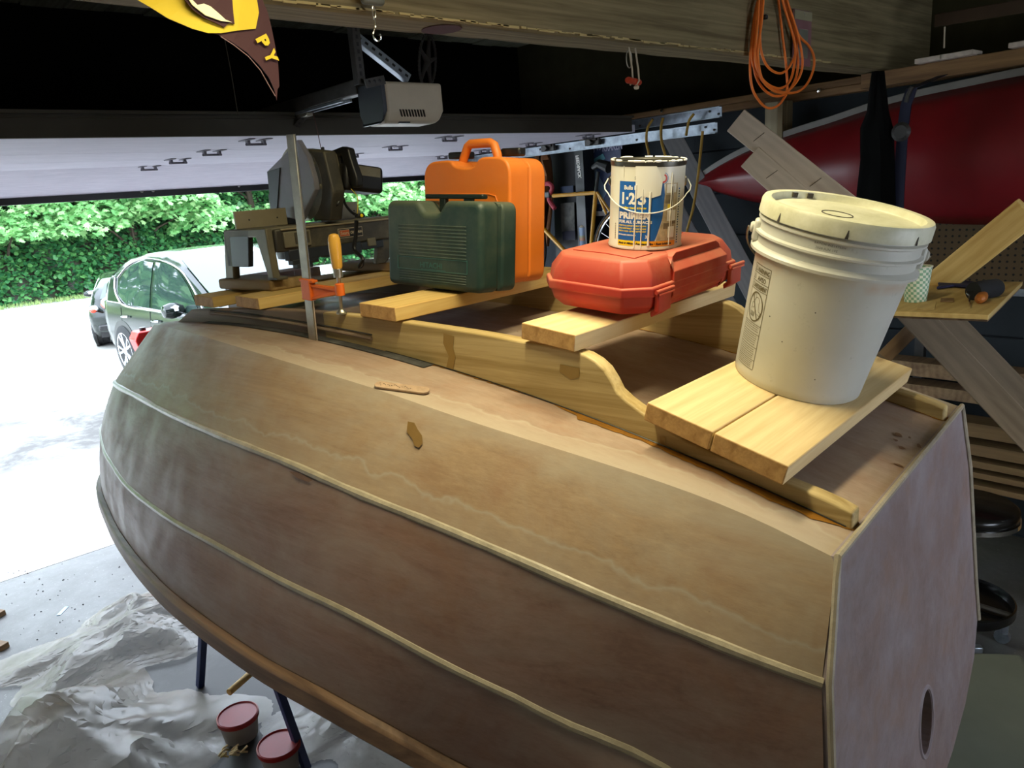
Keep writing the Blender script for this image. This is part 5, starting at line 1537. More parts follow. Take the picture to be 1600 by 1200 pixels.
MB().tube(stt, .001, 4).build('stitching', plain('pale_thread', '8a6a68', 0.8), pn)

# ------------------------------------------------------------------ garage door opener
op = thing('door_opener', 'beige and dark garage door opener motor hanging above the open door', 'door opener', (0, 0, 0))
YO = 2.42
A = [atY(x, y, YO) for x, y in ((560, 150), (604, 133), (690, 137), (696, 175), (655, 190), (586, 192))]
# body: box with rounded underside, longest along the ceiling rail (towards the door)
def slabx(xa, xb, name, mat, ext=0):
    prof = [(0, .0), (0, .11), (.30, .11), (.30, .03), (.27, 0.0), (.03, 0.0)]
    return MB().prism([Vector((xa, YO + y, z)) for y, z in prof], (xb - xa, 0, 0)).build(name, mat, op, bevel=0.018, seg=4)
p0 = atY(560, 190, YO); p1 = atY(604, 190, YO); p2 = atY(697, 190, YO)
zb_ = atY(640, 192, YO).z
xs = [atY(572, 170, YO).x, atY(605, 170, YO).x, atY(694, 170, YO).x]
bod = []
def shaped(x0, x1, name, mat, taper=0):
    z0 = zb_; z1 = zb_ + .145
    P = [Vector((x0 + taper, YO, z0 + .02)), Vector((x1, YO, z0 + .02)), Vector((x1, YO, z1)), Vector((x0, YO, z1))]
    mb = MB(); d = .165
    loft_ = []
    for f, zz, e in ((0, z1, 0), (0, z0 + .045, 0), (.03, z0 + .012, .012), (.06, z0, .03)):
        loft_.append([Vector((x0 + taper * (1 - (zz - z0) / .145) + (e if taper else 0), YO + f * .5, zz)), Vector((x1 - (0 if taper else e), YO + f * .5, zz)), Vector((x1 - (0 if taper else e), YO + d - f * .5, zz)), Vector((x0 + taper * (1 - (zz - z0) / .145) + (e if taper else 0), YO + d - f * .5, zz))])
    loft(mb, loft_)
    return mb.build(name, mat, op, bevel=0.014, seg=3)
shaped(xs[1] - .016, xs[1], 'lamp_cover', M['navy'])
cv = shaped(xs[1], xs[2], 'motor_cover', M['cream'])
sl = MB()
for k in range(9):
    x = xs[1] + .06 + k * .013
    sl.box((x, YO + .004, zb_ + .036), (.0035, .012, .028), Matrix.Rotation(-.5, 3, 'Y') @ Matrix.Rotation(.4, 3, 'X'))
sl.build('vent_slot', M['black'], op)
MB().box((xs[1] + .085, YO + .03, zb_ + .004), (.05, .02, .006)).build('light_sensor', M['black'], op)
# perforated hanging irons
def iron(A, B, name='hanging_iron', w=.030, mat=None, nh=8):
    A = Vector(A); B = Vector(B); d = (B - A); L = d.length; d.normalize()
    side = d.cross(Vector((0, 1, 0)));  side = side.normalized() if side.length > .1 else Vector((1, 0, 0))
    nrm = d.cross(side)
    o = MB(); m_ = mat or M['dark_steel']
    R = frame(side, nrm, d)
    o.box((A + B) / 2, (w, .003, L), R).box((A + B) / 2 + side * (w / 2) - nrm * (w / 2), (.003, w, L), R)
    ob = o.build(name, m_, op)
    h = MB()
    for k in range(nh):
        p = A + d * (L * (k + .5) / nh)
        for s_ in (-1, 1): h.box(p + nrm * .002 * s_, (.009, .0008, .014), R)
    h.build('slot_hole', M['black'], ob)
    return ob
iron(atY(566, 132, YO + .02), atY(555, 40, YO + .02))
iron(atY(640, 122, YO + .1), atY(556, 55, YO + .12), mat=M['galv'])
MB().box((atY(585, 128, YO).x, YO - .004, atY(585, 128, YO).z), (.085, .004, .03), Matrix.Rotation(-.2, 3, 'Y')).build('bracket', M['dark_steel'], op)
h = MB()
for k in range(3): h.lathe([(.0055, 0), (.0055, .001)], 12, c=(0, 0, 0))
for k in range(3):
    MB().lathe([(.006, 0), (0, .001)], 12).build('bracket_hole', M['black'], op, loc=(atY(577 + k * 8, 128 - k, YO - .006).x, YO - .007, atY(577 + k * 8, 128 - k, YO - .006).z), rot=(PI / 2, 0, 0))
zr_ = 2.515; xr = 1.60
rail = MB().box((xr, (YO + .16 + 5.2) / 2, zr_ + .01), (.045, 5.2 - YO - .16, .055)).build('rail', M['dark_steel'], op, bevel=0.004)
MB().box((xr - .02, (YO + .28 + 5.2) / 2, zr_ - .024), (.010, 5.2 - YO - .28, .010)).box((xr + .02, (YO + .28 + 5.2) / 2, zr_ - .024), (.010, 5.2 - YO - .28, .010)).build('rail_lip', M['galv'], op)
MB().box((xr, 3.06, zr_ - .035), (.03, .10, .016)).build('trolley', M['steel'], op, bevel=0.003)
iron((xr, 3.06, zr_ - .04), (xr - .03, 3.18, ZD + .0), 'door_arm', .026, M['dark_steel'], 5)
pul = [Vector((xr, 2.98, zr_ - .03)), Vector((xr + .004, 2.97, 2.4)), Vector((xr + .01, 2.96, 2.25))]
MB().tube(pul, .0016, 5).build('release_cord', plain('dark_red_cord', '5c3a34', 0.8), op)
# thin cords hanging in the dark
for (xa, ya), (xb, yb), Y in (((352, 66), (372, 180), 3.0), ((672, 212), (694, 242), 3.3)):
    pass
tc_ = thing('pull_string', 'thin pale string hanging in the dark at the upper left', 'string', (0, 0, 0))
MB().tube([Vector((atY(350, 55, 3.0).x, 3.0, CEIL)), atY(350, 55, 3.0), atY(362, 118, 3.0), atY(372, 180, 3.0)], .0016, 5).build('cord_strand', plain('dull_cord', '4a4438', 0.8), tc_)
# dark chainring hanging behind the opener
ch = thing('bicycle_chainring', 'dusty dark bicycle chainring hanging behind the opener', 'bicycle part', atY(668, 96, 3.0), (0.15, 0.1, .5))
mk = plain('dusty_black_metal', '2a2724', 0.7)
ringpts = [Vector((.085 * math.cos(a), 0, .115 * math.sin(a))) for a in [2 * PI * k / 40 for k in range(40)]]
MB().tube(ringpts, .006, 6, closed=True).build('toothed_ring', mk, ch)
tth = MB()
for k in range(40):
    a = 2 * PI * k / 40; tth.box((.093 * math.cos(a), 0, .123 * math.sin(a)), (.006, .004, .006), Matrix.Rotation(-a, 3, 'Y'))
tag(tth.build('teeth', mk, ch), kind='stuff')
for k in range(5):
    a = 2 * PI * k / 5 + .3
    MB().tube([(0, 0, 0), (.05 * math.cos(a), 0, .06 * math.sin(a)), (.083 * math.cos(a), 0, .112 * math.sin(a))], [.016, .009, .007], 8).build('spider_arm', mk, ch, smooth=True)
MB().tube([(-.02, 0, .12), (-.05, 0, .25), (-.055, 0, .34)], .003, 6).build('hanging_wire', mk, ch)

# ------------------------------------------------------------------ ceiling lamp (above the frame)
cl = thing('ceiling_lamp', 'long shop lamp on the ceiling above the dinghy stern', 'lamp', LAMP_POS)
MB().box((0, 0, .02), (1.28, .20, .05)).build('housing', M['white'], cl, bevel=0.006)
MB().box((0, 0, .20), (.02, .02, .36)).build('stem', M['steel'], cl)
em = bpy.data.materials.new('lamp_glow'); em.use_nodes = True
eb = em.node_tree.nodes['Principled BSDF']; eb.inputs['Emission Color'].default_value = (1, .9, .6, 1); eb.inputs['Emission Strength'].default_value = 6
MB().box((0, 0, -.012), (1.22, .13, .012)).build('diffuser', em, cl)

# ------------------------------------------------------------------ boards given by two ends (screen-read, real depth)
def FLR(A, B):
    return A + (B - A) * (A.z / (A.z - B.z))
def stick(t_or_none, name, A, B, w, th, mat, toward=CP, label=None, cat='board'):
    A = Vector(A); B = Vector(B); d = (B - A); L = d.length; d.normalize()
    view = (Vector(toward) - (A + B) / 2).normalized(); n = (view - d * view.dot(d)).normalized(); s = n.cross(d)
    R = frame(d, s, n)
    par = t_or_none
    if label:
        par = thing(name, label, cat, A, R)
        return MB().box((L / 2, 0, 0), (L, w, th)).build('board_body', mat, par, bevel=0.003, seg=1), par
    return MB().box((L / 2, 0, 0), (L, w, th)).build(name, mat, par, bevel=0.003, seg=1, loc=A, rot=R.to_euler()), par

# post by the right wall (two pieces)
po = thing('wall_post', 'pale wooden post of two studs rising behind the orange cord', 'post', (0, 0, 0))
pa = atX(1212, 150, 4.40); pb = atX(1226, 150, 4.40)
MB().box((4.40, pa.y, 1.29), (.10, .085, 2.42)).build('stud', M['pale_stud'] if 'pale_stud' in M else wood('pale_stud', 'a59a80', '857a60', 'Z', 40, knots=False), po, bevel=0.004)
MB().box((4.40, pa.y - .062, 1.29), (.12, .036, 2.42)).build('stud', M['stud'], po, bevel=0.004)

M['gb1'] = M['greyboard']
s1, _ = stick(None, 'leaning_board', atD(1151, 189, 3.05), atD(1420, 404, 2.75), .105, .036, M['greyboard'], label='upper whitish wooden board leaning diagonally behind the bucket')
s2, _ = stick(None, 'leaning_board', atD(1173, 246, 3.02), atD(1345, 398, 2.78), .10, .036, M['greyboard'], label='lower whitish wooden board leaning diagonally just behind the bucket lid')
for k, (x, y) in enumerate(((.12, 0.0), (.42, .02))):
    for s_ in (s1, s2):
        MB().tube([(x, -.02, .019), (x + .012, .03, .019)], .0012, 5).build('pencil_mark', M['ink_dark'], s_)
# canoe on its side along the right wall
XC = 4.22
m, t, b = nt('canoe_red'); v = coords(t)
c = ramp(t, noise(t, v, 2.2, 5), [(0.3, hexc('680e14')), (0.7, hexc('7c1218'))]); t.links.new(c, b.inputs['Base Color']); b.inputs['Roughness'].default_value = 0.35
M['canoe'] = m
M['gunwale'] = plain('grey_gunwale', '6e6a64', 0.5, var=0.1)
cn = thing('canoe', 'red canoe hanging on its side along the right wall, bow pointing left', 'canoe', (0, 0, 0))
gun = [(1084, 287), (1120, 262), (1165, 238), (1230, 213), (1300, 191), (1360, 171), (1430, 152), (1520, 133), (1600, 117), (1700, 104), (1900, 95)]
low = [(1084, 291), (1110, 296), (1165, 311), (1230, 323), (1300, 335), (1380, 342), (1460, 347), (1520, 349), (1600, 350), (1700, 352), (1900, 356)]
G = crom([atX(x, y, XC + .14) for x, y in gun], 50); Lw = crom([atX(x, y, XC + .12) for x, y in low], 50)
vs = []; fs = []; nv = 10
for i in range(50):
    f0 = min(1, i / 22)
    for k in range(nv + 1):
        f = k / nv; p = G[i].lerp(Lw[i], f)
        bul = math.sin(PI * min(1, f * .5 + .5 if False else f)) ** .7 * .17 * f0 ** .8
        # keel ridge near the bow
        rid = max(0, 1 - abs(f - .5) * 4) * .03 * (1 - f0)
        p = p + Vector((-bul - rid, 0, 0)); vs.append(p)
for i in range(49):
    for k in range(nv):
        q = i * (nv + 1) + k; fs.append((q, q + nv + 1, q + nv + 2, q + 1))
o = MB().add(vs, fs).build('hull', M['canoe'], cn, smooth=True, ang=60)
sd = o.modifiers.new('s', 'SOLIDIFY'); sd.thickness = .008
MB().ribbon([p + Vector((-.015, 0, .012)) for p in G], (0, 0, 1), .045, (.02, 0, 0)).build('gunwale', M['gunwale'], cn, bevel=.003)
MB().box(atX(1180, 285, 4.28), (.03, .10, .03)).build('bow_deck', M['canoe'], cn, bevel=.01)

# grey leaning boards left of the canoe bow
stick(None, 'leaning_board', atX(1050, 214, 4.38), FLR(atX(1050, 214, 4.38), atX(1190, 478, 4.15)), .13, .035, M['greyboard2'], label='wide grey board leaning on the right wall behind the paint can')
stick(None, 'leaning_board', atX(1022, 272, 4.40), FLR(atX(1022, 272, 4.40), atX(1118, 452, 4.22)), .15, .035, M['greyboard2'], label='second grey leaning board, left of the wide one behind the paint can')
# yellow ropes on the tracks
for k, (px, Y, lab) in enumerate((([(1020, 186), (1012, 200), (1010, 220), (1014, 242), (1014, 262)], None, 'short yellow cord loop on the door rail, leftmost'),
                    ([(1036, 184), (1033, 200), (1034, 222), (1040, 245), (1042, 262)], None, 'yellow cord loop on the door rail, middle'),
                    ([(1084, 178), (1077, 188), (1074, 200), (1072, 212)], None, 'short yellow hook cord over the door rail, rightmost'),
                    ([(1098, 205), (1095, 235), (1090, 280), (1083, 325), (1074, 358), (1070, 380)], None, 'long yellow rope hanging down from the door rail'))):
    t_ = thing('yellow_cord', lab, 'cord', (0, 0, 0), group=None)
    MB().tube(crom([atX(x, y, 3.93) for x, y in px], 30), .0085 if k != 3 else .008, 8).build('cord_strand', M['yellow_cord'], t_, smooth=True)

# ------------------------------------------------------------------ wall things behind the can: poster, banner box, bicycle
XW = 4.38
ps = thing('hockey_poster', 'blue sports poster on the wall with white headline above the bicycle', 'poster', (0, 0, 0))
def quad(pts, mat, par, name, X, off=0.0, th=.004):
    P = [atX(x, y, X - off) for x, y in pts]
    return MB().prism(P, (th, 0, 0)).build(name, mat, par)
quad([(907, 226), (970, 216), (970, 336), (915, 338)], plain('poster_blue', '2c3a5e', 0.5, var=0.3, scale=12), ps, 'sheet', XW)
quad([(912, 275), (930, 262), (948, 300), (940, 318), (914, 322)], plain('poster_pale', '6a84a0', 0.5), ps, 'pale_figure', XW, .003)
quad([(925, 250), (942, 240), (946, 248), (930, 256)], plain('poster_cyan', '5f9fae', 0.5), ps, 'cyan_shape', XW, .003)
quad([(911, 262), (925, 262), (925, 272), (912, 270)], plain('poster_magenta', '5c2c48', 0.5), ps, 'dark_red_shape', XW, .003)
quad([(914, 330), (952, 330), (952, 337), (915, 338)], M['pale_box'], ps, 'white_strip', XW, .004)
tx = MB()
o0 = atX(902, 243, XW - .004); ex_ = (atX(970, 234, XW - .004) - o0) / 68; ey_ = (atX(902, 226, XW - .004) - o0) / 17
put_text(tx, 'OILERS', 0, 0, 17, lambda x, y: o0 + ex_ * (x + 2) + ey_ * (y + 1), .3, 0, 26)
put_text(tx, 'VS', 0, 0, 10, lambda x, y: o0 + ex_ * (x + 30) + ey_ * (y + 4), .3, 0, 8)
put_text(tx, 'KRAKEN', 0, 0, 17, lambda x, y: o0 + ex_ * (x + 40) + ey_ * (y + 1), .3, 0, 30)
tx.build('headline', plain('poster_white', 'a8a8c4', 0.5), ps, fix=False)
bx = thing('tall_carton', 'tall black carton with white sideways lettering beside the poster', 'carton', (0, 0, 0))
P = [atX(x, y, XW - .15) for x, y in ((897, 228), (910, 228), (917, 400), (900, 400))]
P[2].z = P[3].z = 0.0
MB().prism(P, (.12, 0, 0)).build('carton_body', M['black'], bx)
P = [atX(x, y, XW - .12) for x, y in ((862, 232), (897, 230), (900, 400), (862, 400))]
P[2].z = P[3].z = 0.0
MB().prism(P, (.12, 0, 0)).build('carton_side', plain('charcoal', '17191b', .6), bx)
tx = MB(); o0 = atX(898.6, 243, XW - .153); dn = (atX(903.5, 283, XW - .153) - o0) / 40; rt = (atX(906, 242, XW - .153) - o0) / 7.5
put_text(tx, 'FEEDBACK', 0, 0, 7.5, lambda x, y: o0 + dn * x + rt * (6 - y) * .9, .25, 0, 36)
tx.build('lettering', M['white'], bx, fix=False)
bt = thing('spray_bottle', 'small pale bottle with blue and orange bands beside the bicycle frame', 'bottle', atX(913, 380, 4.25))
r0 = .036
for z0, z1, c_, n_2 in ((-.03, .02, '7d97b5', 'lower_band'), (.02, .045, 'b8876c', 'orange_band'), (.045, .06, '9aa07a', 'green_band'), (.06, .12, '8499b3', 'upper_band')):
    MB().lathe([(r0, z0), (r0, z1)], 20).build(n_2, plain('bottle_' + n_2, c_, .4), bt, smooth=True)
MB().lathe([(r0, .12), (.02, .14), (.014, .145), (.014, .165), (0, .165)], 20).build('cap', M['cream'], bt, smooth=True)
# dark backpack / cloth and cans behind
dk = bx
quad([(876, 318), (897, 316), (898, 375), (878, 376)], plain('dim_print', '565650', .7, var=.5, scale=20), dk, 'printed_picture', XW - .02, .14)
quad([(875, 292), (895, 290), (896, 302), (876, 303)], plain('dim_blue', '1f3350', .6), dk, 'blue_block', XW - .02, .14)
quad([(878, 362), (898, 360), (899, 374), (879, 376)], plain('dim_navy', '11142c', .6), dk, 'navy_block', XW - .02, .145)
jk = thing('hanging_jacket', 'brown orange jacket hanging by the wall behind the orange case', 'jacket', (0, 0, 0))
vs = []
for i, (xa, xb, y) in enumerate(((838, 852, 232), (836, 858, 250), (834, 864, 275), (834, 866, 300), (836, 862, 340), (838, 858, 385))):
    for k in range(7):
        f = k / 6; p = atX(xa + (xb - xa) * f, y, 4.15 - .05 * math.sin(f * PI * 3 + i)); vs.append(p)
fs = [(i * 7 + k, i * 7 + k + 1, i * 7 + k + 8, i * 7 + k + 7) for i in range(5) for k in range(6)]
o = MB().add(vs, fs).build('cloth', plain('brown_cloth', '6b3f16', .8, var=.3), jk, smooth=True); sd = o.modifiers.new('s', 'SOLIDIFY'); sd.thickness = .02
# bicycle
bi = thing('bicycle', 'yellow racing bicycle with red bar tape parked by the right wall', 'bicycle', (0, 0, 0))
XBk = 4.05
B_ = lambda x, y, X=XBk: atX(x, y, X)
tubes = [((864, 306), (932, 301), .014), ((931, 299), (924, 382), .015), ((933, 300), (951, 343), .010), ((935, 303), (958, 338), .009), ((850, 358), (888, 398), .016), ((924, 382), (918, 440), .015), ((888, 398), (918, 440), .015)]
for a, c_, r_ in tubes:
    MB().tube([B_(*a), B_(*c_)], r_, 10).build('frame_tube', M['yellow_paint'], bi, smooth=True)
MB().tube([B_(880, 306), B_(880, 306) + Vector((.46, 0, .03))], .010, 8).build('wall_hook', M['dark_steel'], bi, smooth=True)
MB().tube([B_(931, 300), B_(935, 268)], .012, 8).build('seat_post', M['black'], bi, smooth=True)
MB().tube([B_(926, 262), B_(936, 256), B_(952, 262)], [.015, .03, .04], 10).build('saddle', M['black'], bi, smooth=True)
MB().tube(crom([B_(850, 288), B_(858, 287), B_(863, 293), B_(860, 302), B_(858, 312), B_(864, 322), B_(867, 326)], 24), .017, 10).build('handlebar', plain('red_bar_tape', 'a83240', .6), bi, smooth=True)
MB().box(B_(857, 304), (.04, .06, .05)).build('brake_hood', M['black'], bi, bevel=.01)
def wheel(cx, cy, R):
    c0 = B_(cx, cy); w = []
    pts = [c0 + Vector((0, R * math.cos(a), R * math.sin(a))) for a in [2 * PI * k / 48 for k in range(48)]]
    ty = MB().tube(pts, .014, 8, closed=True).build('tyre', M['rubber'], bi, smooth=True)
    pts2 = [c0 + Vector((0, (R - .022) * math.cos(a), (R - .022) * math.sin(a))) for a in [2 * PI * k / 48 for k in range(48)]]
    MB().tube(pts2, .009, 6, closed=True).build('rim', M['chrome'], ty, smooth=True)
    pts3 = [c0 + Vector((-.010, (R - .010) * math.cos(a), (R - .010) * math.sin(a))) for a in [2 * PI * k / 48 for k in range(48)]]
    MB().tube(pts3, .005, 5, closed=True).build('tyre_wall', plain('tan_wall', '8b6a44', .7), ty, smooth=True)
    s_ = MB()
    for k in range(24):
        a = 2 * PI * k / 24; s_.tube([c0 + Vector((0, .02 * math.cos(a + 1), .02 * math.sin(a + 1))), c0 + Vector((0, (R - .025) * math.cos(a), (R - .025) * math.sin(a)))], .0012, 4)
    s_.build('spokes', M['chrome'], ty)
    MB().lathe([(0, -.04), (.018, -.04), (.018, .04), (0, .04)], 12, axis='x', c=c0).build('hub', M['chrome'], ty)
wc = B_(965, 372); e_ = B_(930, 372)
wheel(986, 398, .335)
wheel(806, 384, .335)
tx = MB(); o0 = B_(856, 363, XBk - .018); dn = (B_(888, 396, XBk - .018) - o0) / 42; rt = (B_(860, 361, XBk - .018) - o0) / 5
put_text(tx, 'SCHWINN', 0, 0, 6, lambda x, y: o0 + dn * x + rt * y * .8 - rt * 2.2, .2, 0, 34) if False else None
MB().lathe([(.010, 0), (.010, .006), (0, .006)], 10, axis='x').build('cable_clip', M['white'], bi, loc=B_(944, 329), rot=(0, PI, 0))

# ------------------------------------------------------------------ table with cup, roller and gloves; cradle timbers
ZT = 1.62
tbl = thing('trestle_top', 'plywood sheet resting on crossed timbers at the right, holding a paper cup', 'table', (0, 0, 0))
P = [atZ(1330, 484, ZT), atZ(1545, 492, ZT), atZ(1598, 440, ZT), atZ(1400, 438, ZT)]
MB().prism([p + Vector((0, 0, -.016)) for p in P], (0, 0, .016)).build('plywood_sheet', M['ply'], tbl, bevel=.002)
MB().prism([p + Vector((0, 0, -.024)) + (Vector((3, .9, p.z)) - p) * .03 for p in P], (0, 0, .007)).build('lower_ply', M['pine_dark'], tbl)
stick(None, 'brace_timber', atD(1608, 328, 2.55), atD(1442, 462, 2.95), .105, .036, M['pine2'], label='yellowish timber rising diagonally to the right above the plywood sheet')
stick(None, 'brace_timber', atD(1408, 470, 2.72), atD(1640, 716, 2.72), .098, .036, M['greyboard'] if False else M['brace'] if 'brace' in M else wood('brace_wood', '8b7a64', '6f604c', 'X', 40), label='lower of two parallel brown timbers descending under the plywood sheet')
stick(None, 'brace_timber', atD(1460, 476, 2.78), atD(1660, 684, 2.78), .085, .036, bpy.data.materials['brace_wood'], label='upper of two parallel brown timbers descending under the plywood sheet')
stick(None, 'brace_timber', atD(1460, 480, 3.1), atD(1380, 560, 3.1), .06, .036, M['pine_dark'], label='dark short timber crossing behind the bucket under the plywood sheet')
# paper cup with check pattern
cpos = atZ(1430, 471, ZT)
m, t, b = nt('check_cup'); tc = N(t, 'ShaderNodeUVMap'); tc.uv_map = 'UVMap'
ck = N(t, 'ShaderNodeTexChecker'); ck.inputs['Color1'].default_value = hexc('d6dccb'); ck.inputs['Color2'].default_value = hexc('7da88a'); ck.inputs['Scale'].default_value = 1.0
mp = N(t, 'ShaderNodeMapping'); mp.inputs['Scale'].default_value = (1, 1, 1); t.links.new(tc.outputs[0], mp.inputs[0]); t.links.new(mp.outputs[0], ck.inputs['Vector'])
t.links.new(ck.outputs[0], b.inputs['Base Color']); b.inputs['Roughness'].default_value = .6
cup = thing('paper_cup', 'paper cup with green and white checks on the plywood sheet', 'cup', cpos)
k_ = 1.30
me = bpy.data.meshes.new('cup_wall'); vs = []; fs = []; uvs = []
NSG, NH = 32, 12; rb_, rt_, hc_ = .027 * k_, .036 * k_, .094 * k_
for j in range(NH + 1):
    for i in range(NSG + 1):
        a = 2 * PI * i / NSG; r_ = rb_ + (rt_ - rb_) * j / NH; vs.append((r_ * math.cos(a), r_ * math.sin(a), .001 + hc_ * j / NH))
for j in range(NH):
    for i in range(NSG): q = j * (NSG + 1) + i; fs.append((q, q + 1, q + NSG + 2, q + NSG + 1))
me.from_pydata(vs, [], fs); ul = me.uv_layers.new(name='UVMap')
for p in me.polygons:
    for li, vi in zip(p.loop_indices, p.vertices):
        j, i = divmod(vi, NSG + 1); ul.data[li].uv = (i / NSG * 26 + j / NH * 1.0, j / NH * 13)
    p.use_smooth = True
me.materials.append(m); co = bpy.data.objects.new('cup_wall', me); COL.objects.link(co); co.parent = cup
MB().tube([(rt_ * math.cos(a), rt_ * math.sin(a), hc_) for a in [2 * PI * k / 32 for k in range(32)]], .0022, 6, closed=True).build('rim', M['white_p'], cup, smooth=True)
MB().lathe([(0, 0.002), (rb_, .002)], 24).build('bottom', M['white_p'], cup)
# paint brush / roller
rl = thing('foam_roller', 'dark foam paint roller with wire arm on the plywood sheet', 'paint roller', atZ(1538, 466, ZT) + Vector((0, 0, .03)), (0, 0, -.35))
MB().lathe([(.010, -.06), (.030, -.058), (.033, -.05), (.032, .05), (.028, .06), (.010, .062)], 20, axis='x').build('foam_sleeve', plain('dark_foam', '15171c', .9, bmp=.5), rl, smooth=True)
MB().tube(crom([(-.06, 0, 0), (-.09, 0, 0), (-.10, -.02, -.008), (-.14, -.05, -.018), (-.19, -.09, -.022)], 20), .003, 8).build('wire_arm', M['chrome'], rl, smooth=True)
MB().lathe([(.006, 0), (.016, .012), (.018, .05), (.014, .085), (0, .09)], 14, axis='x').build('handle_end', plain('brown_handle', '9a5a22', .4), rl, loc=(-.12, -.07, -.012), rot=(0, 0, .5), smooth=True)
gl = thing('blue_glove', 'dark blue rag lying flat at the back of the plywood sheet', 'rag', atZ(1502, 449, ZT) + Vector((0, 0, .004)))
pts = [atZ(x, y, ZT) - atZ(1502, 449, ZT) for x, y in ((1462, 444), (1480, 442), (1500, 443), (1530, 446), (1545, 449), (1530, 452), (1510, 452), (1490, 450), (1463, 454), (1468, 449))]
MB().prism(pts, (0, 0, .010)).build('cloth', plain('navy_rag', '1d1f45', .8), gl, bevel=.003)
sp_ = thing('card_scrap', 'thin torn card scrap on the plywood sheet near the cup', 'card', atZ(1448, 478, ZT))
MB().box((0, 0, .002), (.16, .05, .0016), Matrix.Rotation(.3, 3, 'Z')).build('scrap', M['ply'], sp_)
sp2 = thing('card_scrap', 'tan wooden scrap beside the roller wire', 'card', atZ(1480, 470, ZT))
MB().box((0, 0, .003), (.07, .04, .003), Matrix.Rotation(.3, 3, 'Z')).build('scrap', M['pine_dark'], sp2)

# lumber stack along the right wall
lr = 0
lum = [((1425, 592), (1640, 584), .075, 'brownish timber at the top of the lumber rack'), ((1440, 625), (1640, 622), .06, 'dark timber second from the top of the lumber rack'), ((1455, 672), (1640, 680), .075, 'broad tan timber in the middle of the lumber rack'),
       ((1470, 703), (1640, 714), .06, 'light timber below the broad one in the rack'), ((1490, 727), (1640, 740), .036, 'thin timber below the light one in the rack'), ((1500, 744), (1640, 760), .03, 'thin orange-brown timber second from the bottom of the rack'), ((1505, 762), (1640, 782), .03, 'thin timber at the bottom of the lumber rack')]
for k, (a, c_, w, lab) in enumerate(lum):
    A_, B2_ = atX(a[0], a[1], 4.05), atX(c_[0], c_[1], 4.05)
    z = (A_.z + B2_.z) / 2
    t_ = thing('timber', lab, 'timber', (4.12, .35, z), (0, 0, 0))
    MB().box((0, 0, 0), (.14, 3.0, w)).build('timber_body', [M['pine_dark'], M['pine_dark'], M['stackw'] if 'stackw' in M else wood('stack_wood', '7d6240', '5c4529', 'Y', 40)][min(k, 2)] if k < 3 else bpy.data.materials['stack_wood'], t_, bevel=.003, seg=1)
rk = thing('lumber_rack', 'steel brackets holding the timbers on the right wall', 'rack', (4.2, .35, 0))
for y in (-1.0, 1.2):
    MB().box((.22, y, .75), (.04, .05, 1.5)).build('upright', M['dark_steel'], rk)
    MB().box((-.02, y, atX(1600, 775, 4.05).z - .045), (.44, .04, .03)).build('bracket', M['dark_steel'], rk)
    MB().box((-.02, y, atX(1500, 636, 4.05).z - .04), (.44, .04, .02)).build('bracket', M['dark_steel'], rk)
# rolling stool
sc_ = atD(1514, 790, 3.15)
stl = thing('rolling_stool', 'black round rolling stool with chrome rim and lower tray on casters', 'stool', (sc_.x, sc_.y, 0))
zs = sc_.z
MB().lathe([(0, zs - .05), (.165, zs - .05), (.185, zs - .03), (.185, zs), (.17, zs + .012), (0, zs + .018)], 40).build('seat', M['black_gloss'], stl, smooth=True, ang=60)
MB().lathe([(.183, zs - .055), (.190, zs - .055), (.190, zs - .035), (.183, zs - .035)], 40).build('chrome_rim', M['chrome'], stl, smooth=True)
MB().lathe([(.022, .12), (.022, zs - .05)], 14).build('post', M['chrome'], stl, smooth=True)
zt_ = max(.12, atD(1514, 925, 3.3).z)
MB().lathe([(0, zt_ - .045), (.19, zt_ - .045), (.205, zt_ - .03), (.205, zt_ + .008), (.198, zt_ + .012), (.192, zt_ - .025), (0, zt_ - .03)], 40).build('tray', M['black_gloss'], stl, smooth=True, ang=50)
MB().tube([(-.19, .0, zt_ - .01), (.19, .0, zt_ - .01)], .012, 8).tube([(0, -.19, zt_ - .01), (0, .19, zt_ - .01)], .012, 8).build('tray_divider', M['dark_steel'], stl)
for k in range(4):
    a = 2 * PI * k / 4 - .9
    p = Vector((.18 * math.cos(a), .18 * math.sin(a), 0))
    cs = MB().box(p + Vector((0, 0, .075)), (.03, .045, .05), Matrix.Rotation(a, 3, 'Z')).build('caster', M['galv'], stl, bevel=.005)
    MB().lathe([(0, -.013), (.030, -.013), (.032, 0), (.030, .013), (0, .013)], 20, axis='x', c=p + Vector((0, 0, .033))).build('wheel', M['galv'], cs, smooth=True)
# flat grey-green board on the floor, lower right
bx_ = thing('floor_board', 'flat grey green panel lying on low blocks at the lower right', 'panel', (0, 0, 0))
P = [atZ(x, y, .22) for x, y in ((1400, 1013), (1597, 1020), (1720, 1300), (1400, 1300))]
MB().prism([p + Vector((0, 0, -.04)) for p in P], (0, 0, .04)).build('panel', plain('grey_green_panel', '6a6c5c', .7, var=.12, scale=4), bx_, bevel=.02, seg=3)
cc = sum(P, Vector()) / 4
MB().box((cc.x, cc.y, .09), (.3, .3, .18)).build('block', M['pine_dark'], bx_)
cb_ = thing('carton', 'plain brown cardboard box on the floor at the right frame edge', 'carton', atX(1700, 800, 4.0) - Vector((0, 0, .10)))
cb_.location.z = 0.0
hgt = atX(1600, 775, 4.0).z
MB().box((-.02, 0, max(.15, hgt) / 2), (.35, .26, max(.15, hgt))).build('carton_body', M['cardboard'], cb_, bevel=.004)

